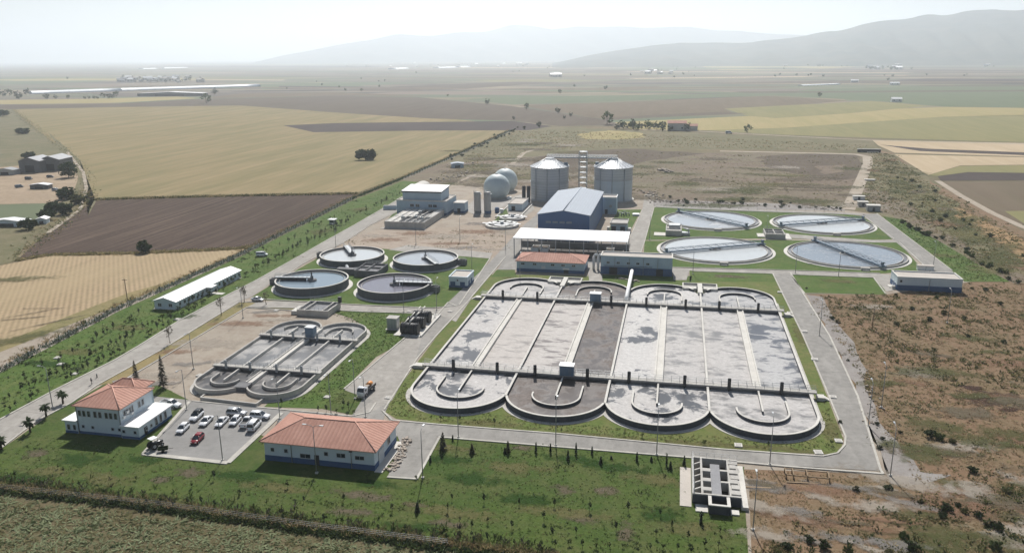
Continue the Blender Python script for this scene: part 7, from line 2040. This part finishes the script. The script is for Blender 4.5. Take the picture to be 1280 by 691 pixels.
def trunk(mb, h, r, seed, limbs=5, lh=.5, spread=.4, up=.5, sub=2):
    rn = random.Random(seed)
    b = [Vector((0, 0, 0)), Vector((rn.gauss(0, .04) * h, rn.gauss(0, .04) * h, h * .4)), Vector((rn.gauss(0, .05) * h, rn.gauss(0, .05) * h, h * .8))]
    mb.tube(b, [r, r * .75, r * .35], 7)
    for i in range(limbs):
        a = 2 * PI * i / limbs + rn.uniform(-.4, .4); z = h * rn.uniform(lh * .7, .78)
        p = b[0].lerp(b[1], z / (h * .4)) if z < h * .4 else b[1].lerp(b[2], (z - h * .4) / (h * .4))
        e = p + Vector((math.cos(a) * spread * h * rn.uniform(.6, 1), math.sin(a) * spread * h * rn.uniform(.6, 1), up * h * rn.uniform(.3, .7)))
        m_ = p.lerp(e, .5) + Vector((0, 0, h * .03))
        mb.tube([p, m_, e], [r * .4, r * .25, r * .1], 5)
        for _ in range(sub):
            q = m_ + Vector((rn.gauss(0, 1), rn.gauss(0, 1), abs(rn.gauss(0, .8)))).normalized() * spread * h * .45
            mb.tube([m_, q], [r * .18, r * .05], 4)
def tree(name, label, cat, h, w, leaf_m, seed, group=None, nc=34, nl=16, leaf=.35, bark='bark', base=.22, shell=.45, two=False):
    t = thing(name, label, cat, (0, 0, 0), 0, group, local=True)
    mb = MB(); trunk(mb, h * .85, max(.12, h * .028), seed, 6, .35, w / h * .38, .35); mb.build('trunk', bark, t)
    mb = MB(); zc = h * (base + (1 - base) / 2)
    if two:
        crown(mb, -w * .25, 0, zc * .95, w * .34, w * .34, h * (1 - base) / 2 * .9, nc, nl, leaf, seed, shell); crown(mb, w * .25, 0, zc * 1.03, w * .34, w * .34, h * (1 - base) / 2, nc, nl, leaf, seed + 50, shell)
    else: crown(mb, 0, 0, zc, w / 2, w / 2, h * (1 - base) / 2, nc, nl, leaf, seed, shell)
    mb.build('crown', leaf_m, t)
    return t
def put(t, px, py, rz=0.0, s=1.0, z=0.0):
    q = at(px, py); t.location = (q.x, q.y, z); t.rotation_euler = (0, 0, rz); t.scale = (s,) * 3 if not hasattr(s, '__len__') else s
    return t
def height_m(px, py, top):
    """metres from the ground point up to the surveyed top"""
    b_ = at(px, py); lo, hi = 0, 60
    for _ in range(40):
        m_ = (lo + hi) / 2
        if proj((b_.x, b_.y, m_))[1] > top: lo = m_
        else: hi = m_
    return m_

# named trees
T = [(29, 167.5, 160, 8.5, 'round_tree', 'round dark tree on the grassy track above the farm barns', 'leaf_dark'), (3.5, 145.5, 138, 9, 'round_tree', 'round dark tree at the far left edge by the wheat', 'leaf_dark'),
     (86, 222, 203, 11, 'broad_tree', 'broad dark tree right of the farm barns', 'leaf_dark'), (36.5, 198, 190, 9, 'round_tree', 'dark treetop behind the left barn', 'leaf_dark'),
     (83, 249, 235, 8, 'broad_tree', 'dark tree on the yard edge below the broad tree', 'leaf_dark'), (97, 255, 244, 8, 'olive_bush', 'olive green bush beside the corner of the ploughed field', 'leaf_olive'),
     (82, 268, 254, 11, 'broad_tree', 'dark bushy tree in the row above the white roofed shed', 'leaf_dark'), (69, 264, 252, 8, 'broad_tree', 'leftmost dark tree in the row by the green plot', 'leaf_dark'),
     (59, 275, 262, 11, 'broad_tree', 'low wide dark tree between the row and the white hut', 'leaf_dark'), (36, 287, 273, 11, 'broad_tree', 'dark tree right against the white roofed shed', 'leaf_dark'), (181, 316, 301, 7.0, 'round_tree', 'lone dark tree between ploughed and stubble field', 'leaf_dark'),
     (1170, 545, 538, 0, '', '', '')]
for px, py, top, w, nm, lab, lm in T[:-1]:
    h = height_m(px, py, top); pxm = (at(px + 1, py) - at(px, py)).length
    t = tree(nm, lab, 'bush' if 'bush' in nm else 'tree', h, w, lm, int(px * 7 + py), None, 70, 26, .6, base=.06, shell=.3)
    ww = {'round_tree': 15, 'broad_tree': 21, 'olive_bush': 18}[nm] * pxm
    put(t, px, py, 0, (ww / w, ww / w, 1))
h = height_m(457, 200, 187)
t = tree('twin_tree', 'dark two lobed tree alone in the wheat field', 'tree', h, 10, 'leaf_dark', 91, None, 60, 26, .7, base=.05, two=True, shell=.3); pxm = (at(458, 200) - at(457, 200)).length; put(t, 457, 200, .2, (pxm * 21 / 10, 1.2, 1))
# bare trees by the road
def bare(label, px, py, top, seed, full=.6, lm='leaf_grey'):
    h = height_m(px, py, top); t = thing('roadside_tree', label, 'tree', (0, 0, 0), 0, None, local=True)
    mb = MB(); trunk(mb, h, .14, seed, 9, .45, .2, .45, 4); mb.build('trunk', 'bark_pale', t)
    mb = MB(); crown(mb, 0, 0, h * .70, h * .24, h * .24, h * .30, int(26 * full), 9, .17, seed, .2); mb.build('crown', lm, t)
    put(t, px, py, 0, 1, Z1)
bare('thin leafed tree at the junction of cross road and left road', 305.4, 378.6, 356, 3, 1.3); bare('thin grey tree on the strip right of the left road', 276.8, 395, 371, 4, .9); bare('nearly bare tree at the corner of the bare soil lot', 333, 381, 364, 5, .7)
bare('spindly tree on the strip beside the bare soil lot', 212.9, 430, 407, 6, .9)
def conifer(label, px, py, top, w, seed, group=None, lm='leaf_conifer'):
    h = height_m(px, py, top); t = thing('conifer', label, 'tree', (0, 0, 0), 0, group, local=True)
    mb = MB(); mb.tube([(0, 0, 0), (0, 0, h * .97)], [.1, .02], 6); mb.build('trunk', 'bark', t)
    mb = MB(); rn = random.Random(seed); n = int(16 + h * 6)
    for i in range(n):
        z = h * (.10 + .88 * i / n); r_ = w * .5 * (1 - i / n) ** .75 + .08
        for j in range(7):
            a = rn.uniform(0, 2 * PI); l = r_ * rn.uniform(.5, 1.15); u = Vector((math.cos(a), math.sin(a), -.25)); v_ = Vector((-u.y, u.x, 0)); q = Vector((0, 0, z + rn.uniform(-.1, .1)))
            mb.poly([q + u * l * .2 - v_ * .05, q + u * l * .7 - v_ * .16, q + u * l, q + u * l * .7 + v_ * .16])
    mb.build('crown', lm, t); put(t, px, py, rn.uniform(0, 6), 1, Z1)
    return t
conifer('tall conifer behind the office beside the soil lot', 205, 485, 443, 3.0, 1, None, 'leaf_grey'); conifer('grey thin conifer left of the tall one behind the office', 171, 479, 450, 2.2, 2, None, 'leaf_grey')
conifer('bushy conifer at the corner of the workshop yard', 554, 563, 540, 2.0, 3, None, 'leaf_grey'); conifer('second conifer along the front road, on bare ground', 590, 567, 554, 1.4, 4, None, 'leaf_olive'); conifer('third conifer from the workshop yard along the front road', 635, 566, 551, 1.3, 5, None, 'leaf_olive')
for k, (px, py, tp, w) in enumerate(((631, 567, 556, 1.1), (670, 566, 547, .9), (688, 566, 549, .8), (566, 551, 541, .7), (710, 575, 557, 1.2), (720, 568, 547, .9), (740, 568, 554, .8), (751, 580, 566, 1.4), (796, 577, 560, 1.0), (764, 574, 568, .9), (814, 577, 568, 1.1), (838, 587, 572, 1.3), (833, 583, 560, .8), (855, 582, 564, 1.2), (876, 655, 636, 1.0), (522, 640, 622, 1.8), (538, 578, 566, .8))):
    conifer('small dark conifer sapling by the front road kerb' if py < 600 else ('dark young conifer at the tip of the workshop yard' if px < 600 else 'thin dark conifer below the inlet works'), px, py, py - (py - tp) * .7, w * .6, 30 + k, 'conifer saplings along the front road' if py < 600 else None)
# palms
def palm(px, py, top, label, seed):
    h = height_m(px, py, top + 3); t = thing('palm_tree', label, 'palm', (0, 0, 0), 0, 'palms by the office', local=True); rn = random.Random(seed)
    mb = MB(); mb.tube([(0, 0, 0), (.05, 0, h * .5), (0, .05, h)], [.26, .2, .18], 8); mb.build('trunk', 'bark', t)
    mb = MB()
    for i in range(26):
        a = 2 * PI * i / 26 * 3.1; el = rn.uniform(-.5, 1.1); L_ = rn.uniform(1.3, 1.9); prev = Vector((0, 0, h)); d = Vector((math.cos(a) * math.cos(el), math.sin(a) * math.cos(el), math.sin(el))); s_ = Vector((-math.sin(a), math.cos(a), 0))
        pts = [prev]
        for k in range(4): d = (d + Vector((0, 0, -.28))).normalized(); pts.append(pts[-1] + d * L_ / 4)
        for k in range(4):
            w0, w1 = (.06, .3, .34, .2, .03)[k], (.06, .3, .34, .2, .03)[k + 1]
            mb.poly([pts[k] - s_ * w0, pts[k + 1] - s_ * w1, pts[k + 1] + s_ * w1, pts[k] + s_ * w0])
    mb.build('crown', 'leaf_dark', t); put(t, px, py, 0, 1, Z1)
palm(38, 541, 525, 'front palm by the left road', 1); palm(58, 521.5, 506, 'middle palm by the left road', 2); palm(79, 505, 490, 'rear palm beside the arched lamp post', 3)
q = at(0, 562); palm(2, 562, 549, 'palm at the very left edge of the picture', 4)
# saplings
def sapling_proto(h, w, seed, lm, label, group):
    t = thing('sapling', label, 'sapling', (0, 0, 0), 0, group, local=True)
    mb = MB(); mb.tube([(0, 0, 0), (.03, 0, h)], [.06, .025], 5); mb.build('trunk', 'bark', t)
    mb = MB(); crown(mb, 0, 0, h * .62, w / 2, w / 2, h * .38, 16, 8, .2, seed, .1); mb.build('crown', lm, t)
    return t
SP = [sapling_proto(2.7, 1.1, 5, 'leaf_dark', 'small leafy sapling in the rows on the left verge', 'saplings on the left verge'), sapling_proto(2.3, 1.3, 6, 'leaf_mid', 'small leafy sapling in the rows on the left verge', 'saplings on the left verge'), sapling_proto(3.0, .9, 7, 'leaf_conifer', 'small leafy sapling in the rows on the left verge', 'saplings on the left verge')]
rn = random.Random(44); used = [False] * 3
def sap(x, y, label=None, group=None, s=1.0, k=None):
    k = rn.randrange(3) if k is None else k
    if not used[k] and label is None: used[k] = True; o = SP[k]; o.location = (x, y, Z1); return
    dup(SP[k], (x, y, Z1), rn.uniform(0, 6), s * rn.uniform(.6, 1.05), label, group)
def along(p, q, n, jit, **kw):
    a, b_ = at(*p), at(*q)
    for i in range(n):
        c = a.lerp(b_, (i + .5) / n); sap(c.x + rn.gauss(0, jit), c.y + rn.gauss(0, jit), **kw)
along((60, 476), (162, 422), 18, .5); along((162, 422), (301, 348), 26, .5); along((301, 348), (440, 273), 34, .6); along((440, 272), (500, 243), 14, .8)
along((80, 478), (160, 437), 12, .4); along((180, 422), (260, 378), 14, .4)
along((30, 478), (180, 392), 16, 1.0); along((310, 328), (430, 268), 20, 1.6); along((330, 333), (440, 277), 22, 1.0)
along((10, 505), (60, 470), 8, 2.0); along((0, 520), (40, 494), 5, 1.5)
g2 = dict(label='thin dark sapling dotted over the front lawn', group='saplings on the front lawn')
for px, py in ((565, 626), (605, 629), (649, 632), (693, 634), (737, 640), (785, 640), (825, 646), (876, 652), (610, 655), (720, 668), (640, 662), (770, 664), (840, 660), (900, 668), (560, 640), (575, 655), (590, 662), (680, 652), (690, 672), (820, 672), (860, 676), (490, 640), (430, 628), (380, 628), (300, 620), (268, 600), (240, 610), (80, 590), (73, 586), (140, 615), (170, 600), (100, 612), (20, 600), (520, 600), (460, 600), (360, 610)):
    q = at(px, py); sap(q.x, q.y, s=.72, k=2 if py > 610 else None, **g2)
g3 = dict(label='sapling in the row along the bank above the crop field', group='saplings along the front bank')
a = at(-40, 599)
for px in range(-20, 930, 17):
    py = np.interp(px, [-80, 0, 200, 400, 560, 700, 940], [596, 606, 628, 656, 675, 684, 690]) + rn.gauss(0, 2.2)
    q = at(px, py); sap(q.x, q.y, s=.62, **g3)
g4 = dict(label='sapling on the grass strip in front of the large basin', group='saplings before the large basin')
for px, py in ((551, 526), (575, 528), (618, 532), (702, 540), (780, 545), (803, 547), (880, 556), (960, 560), (1040, 557)):
    q = at(px, py); sap(q.x, q.y, s=.6, **g4)
g5 = dict(label='sapling on the grass beside the street behind the workshop', group='saplings behind the workshop')
for px, py in ((398, 515), (408, 516), (421, 517), (436, 513), (442, 518), (430, 508), (352, 507)):
    q = at(px, py); sap(q.x, q.y, s=.8, **g5)
# shrubs in the scrub on the right
bt = None
SHB = [(1163, 545, 3.4), (1175, 549, 3.0), (1190, 553, 2.2), (1216, 589, 2.6), (1125, 540, 1.6), (1183, 636, 3.4), (1197, 632, 1.8), (1177, 645, 2.4), (1206, 640, 2.2), (1222, 645, 2.4), (1234, 655, 3.0), (1246, 660, 3.0), (1150, 628, 1.6), (1245, 685, 3.2), (1258, 615, 2.4), (1040, 398, 2.6), (1047, 402, 2.4), (1050, 528, 1.6), (1099, 560, 1.8), (1103, 548, 1.4), (1162, 400, 2.8), (1180, 392, 3.0), (1205, 398, 2.4), (1140, 386, 2.4), (1012, 676, 2.4), (1030, 684, 3.0), (1060, 690, 2.6), (1130, 672, 2.6), (1140, 686, 3.0), (1110, 692, 2.4), (985, 684, 2.6), (1070, 612, 2.0), (1110, 610, 2.4), (1170, 372, 2.2), (1250, 380, 2.6), (1120, 368, 2.0), (1008, 360, 1.4), (1120, 405, 2.4), (1255, 428, 2.4), (1210, 420, 2.2), (1232, 362, 2.6), (1215, 360, 2.0), (1060, 450, 1.4), (1096, 530, 1.6)]
shp = []
for k in range(3):
    t = thing('scrub_bush', 'rounded green bush standing in the dry scrub right of the plant', 'bush', (0, 0, 0), 0, 'bushes in the dry scrub', local=True)
    mb = MB(); trunk(mb, .7, .06, k, 6, .1, .6, .6, 2); mb.build('stem', 'bark', t)
    mb = MB(); crown(mb, 0, 0, .42, .55, .5, .42, 26, 12, .12, 60 + k, .15); mb.build('crown', ['leaf_dark', 'leaf_mid', 'leaf_olive'][k], t); shp.append(t)
for i, (px, py, s) in enumerate(SHB):
    s *= .66
    k = i % 3 if i < 3 else rn.choice((0, 0, 1, 2)); q = at(px, py + 1)
    if i < 3: o = shp[k]; o.location = (q.x, q.y, 0); o.scale = (s,) * 3
    else: dup(shp[k], (q.x, q.y, 0), rn.uniform(0, 6), (s, s, s * rn.uniform(.7, 1)))
for i in range(26):   # dark bushes on the gravel behind the clarifiers
    px = rn.uniform(822, 1052); py = np.interp(px, [815, 900, 1060], [251, 253.5, 260]) + rn.gauss(0, 2)
    q = at(px, py); dup(shp[0], (q.x, q.y, 0), rn.uniform(0, 6), rn.uniform(1.2, 2.6), 'small dark bush on the stony strip behind the low clarifiers', 'bushes behind the clarifiers')
for i in range(24):
    t_ = rn.random(); px = 1098 + 190 * t_ + rn.gauss(0, 12); py = 205 + 135 * t_ + rn.gauss(0, 9)
    q = at(px, py); dup(rn.choice(shp[:2]), (q.x, q.y, 0), rn.uniform(0, 6), rn.uniform(1.2, 2.6), 'dark bush on the rough bank beyond the right service road', 'bushes on the right bank')
for i in range(30):
    px = rn.uniform(1125, 1262); py = np.interp(px, [1096, 1180, 1262], [268, 306, 350]) + rn.gauss(0, 2) - 3
    q = at(px, py); dup(shp[i % 2], (q.x, q.y, 0), rn.uniform(0, 6), rn.uniform(1.2, 2.6), 'bush along the edge of the right green strip', 'bushes on the green edge')
for i in range(40):
    px, py = rn.uniform(560, 660), 0; py = 222 - (px - 505) * .43 + rn.gauss(1, 2.5) ; q = at(px, max(py, 160)); dup(shp[i % 3], (q.x, q.y, 0), rn.uniform(0, 6), rn.uniform(1.5, 3.2), 'bush along the far fence of the wheat field', 'bushes along the far fence')
# trees far out on the plain
FT = [tree('plain_tree', 'small tree far out on the plain', 'tree', 8, 8, m_, 200 + k, 'trees on the far plain', 20, 10, .8, base=.1) for k, m_ in enumerate(('leaf_dark', 'leaf_mid', 'leaf_dark'))]
far = [(608.4, 131, 10), (658, 137, 10), (697, 142, 9), (713, 146, 6), (700, 117, 9), (757, 112, 9), (718, 109, 7), (759, 156, 16), (674, 160, 8), (791, 160, 9), (934.5, 166, 9), (1024, 121.5, 10), (980, 87, 10), (974, 95, 9), (1110, 101, 9), (1242, 84, 9), (452, 114.5, 8), (432, 114, 7), (268, 118.5, 14), (258, 129, 18), (59, 124.5, 14), (70, 124, 9), (86, 124, 9), (24, 124.5, 14), (4, 121, 16), (12, 120, 16), (33, 119, 16), (20, 120, 13), (129, 123, 12), (136, 123.5, 12), (141, 123.5, 12), (146, 122, 14), (106, 124, 6), (112, 124, 7), (118, 124, 7), (122, 124, 6), (154, 96, 10), (238, 101, 14), (232, 102, 12), (84, 99.5, 12), (520, 92, 9), (642, 150, 5), (705, 149, 5), (560, 121, 5)]
far += [(770 + i * 5.2 + rn.gauss(0, 1), 161.5 + rn.gauss(0, .6), rn.uniform(5, 9)) for i in range(12)] + [(858, 164, 9), (838, 164, 6), (828, 164, 7)]
far += [(rn.gauss(1108, 14), rn.uniform(85, 88.5), rn.uniform(9, 15)) for _ in range(20)] + [(rn.uniform(1010, 1085), rn.uniform(81, 84), rn.uniform(8, 13)) for _ in range(16)] + [(rn.uniform(900, 1275), rn.uniform(74.5, 81), rn.uniform(9, 16)) for _ in range(36)] + [(rn.uniform(140, 260), rn.uniform(97, 104), rn.uniform(7, 12)) for _ in range(22)] + [(rn.uniform(640, 870), rn.uniform(84, 98), rn.uniform(6, 10)) for _ in range(16)] + [(rn.uniform(960, 1230), rn.uniform(94, 99), rn.uniform(6, 10)) for _ in range(12)] + [(rn.uniform(330, 560), rn.uniform(96, 112), rn.uniform(5, 8)) for _ in range(8)]
for i, (px, py, h) in enumerate(far):
    o = FT[i] if i < 3 else copy_tree(FT[i % 3]); s = h / 8
    put(o, px, py, rn.uniform(0, 6), (s * rn.uniform(.85, 1.2), s * rn.uniform(.85, 1.2), s))
for k, (px, py, h) in enumerate(((792, 162, 14), (798, 162, 10))):
    t = tree('poplar', 'slim poplar left of the white farmhouse' if k == 0 else 'shorter slim poplar beside the taller one', 'tree', h, 4, 'leaf_dark', 300 + k, None, 20, 10, .7, base=.05); put(t, px, py)
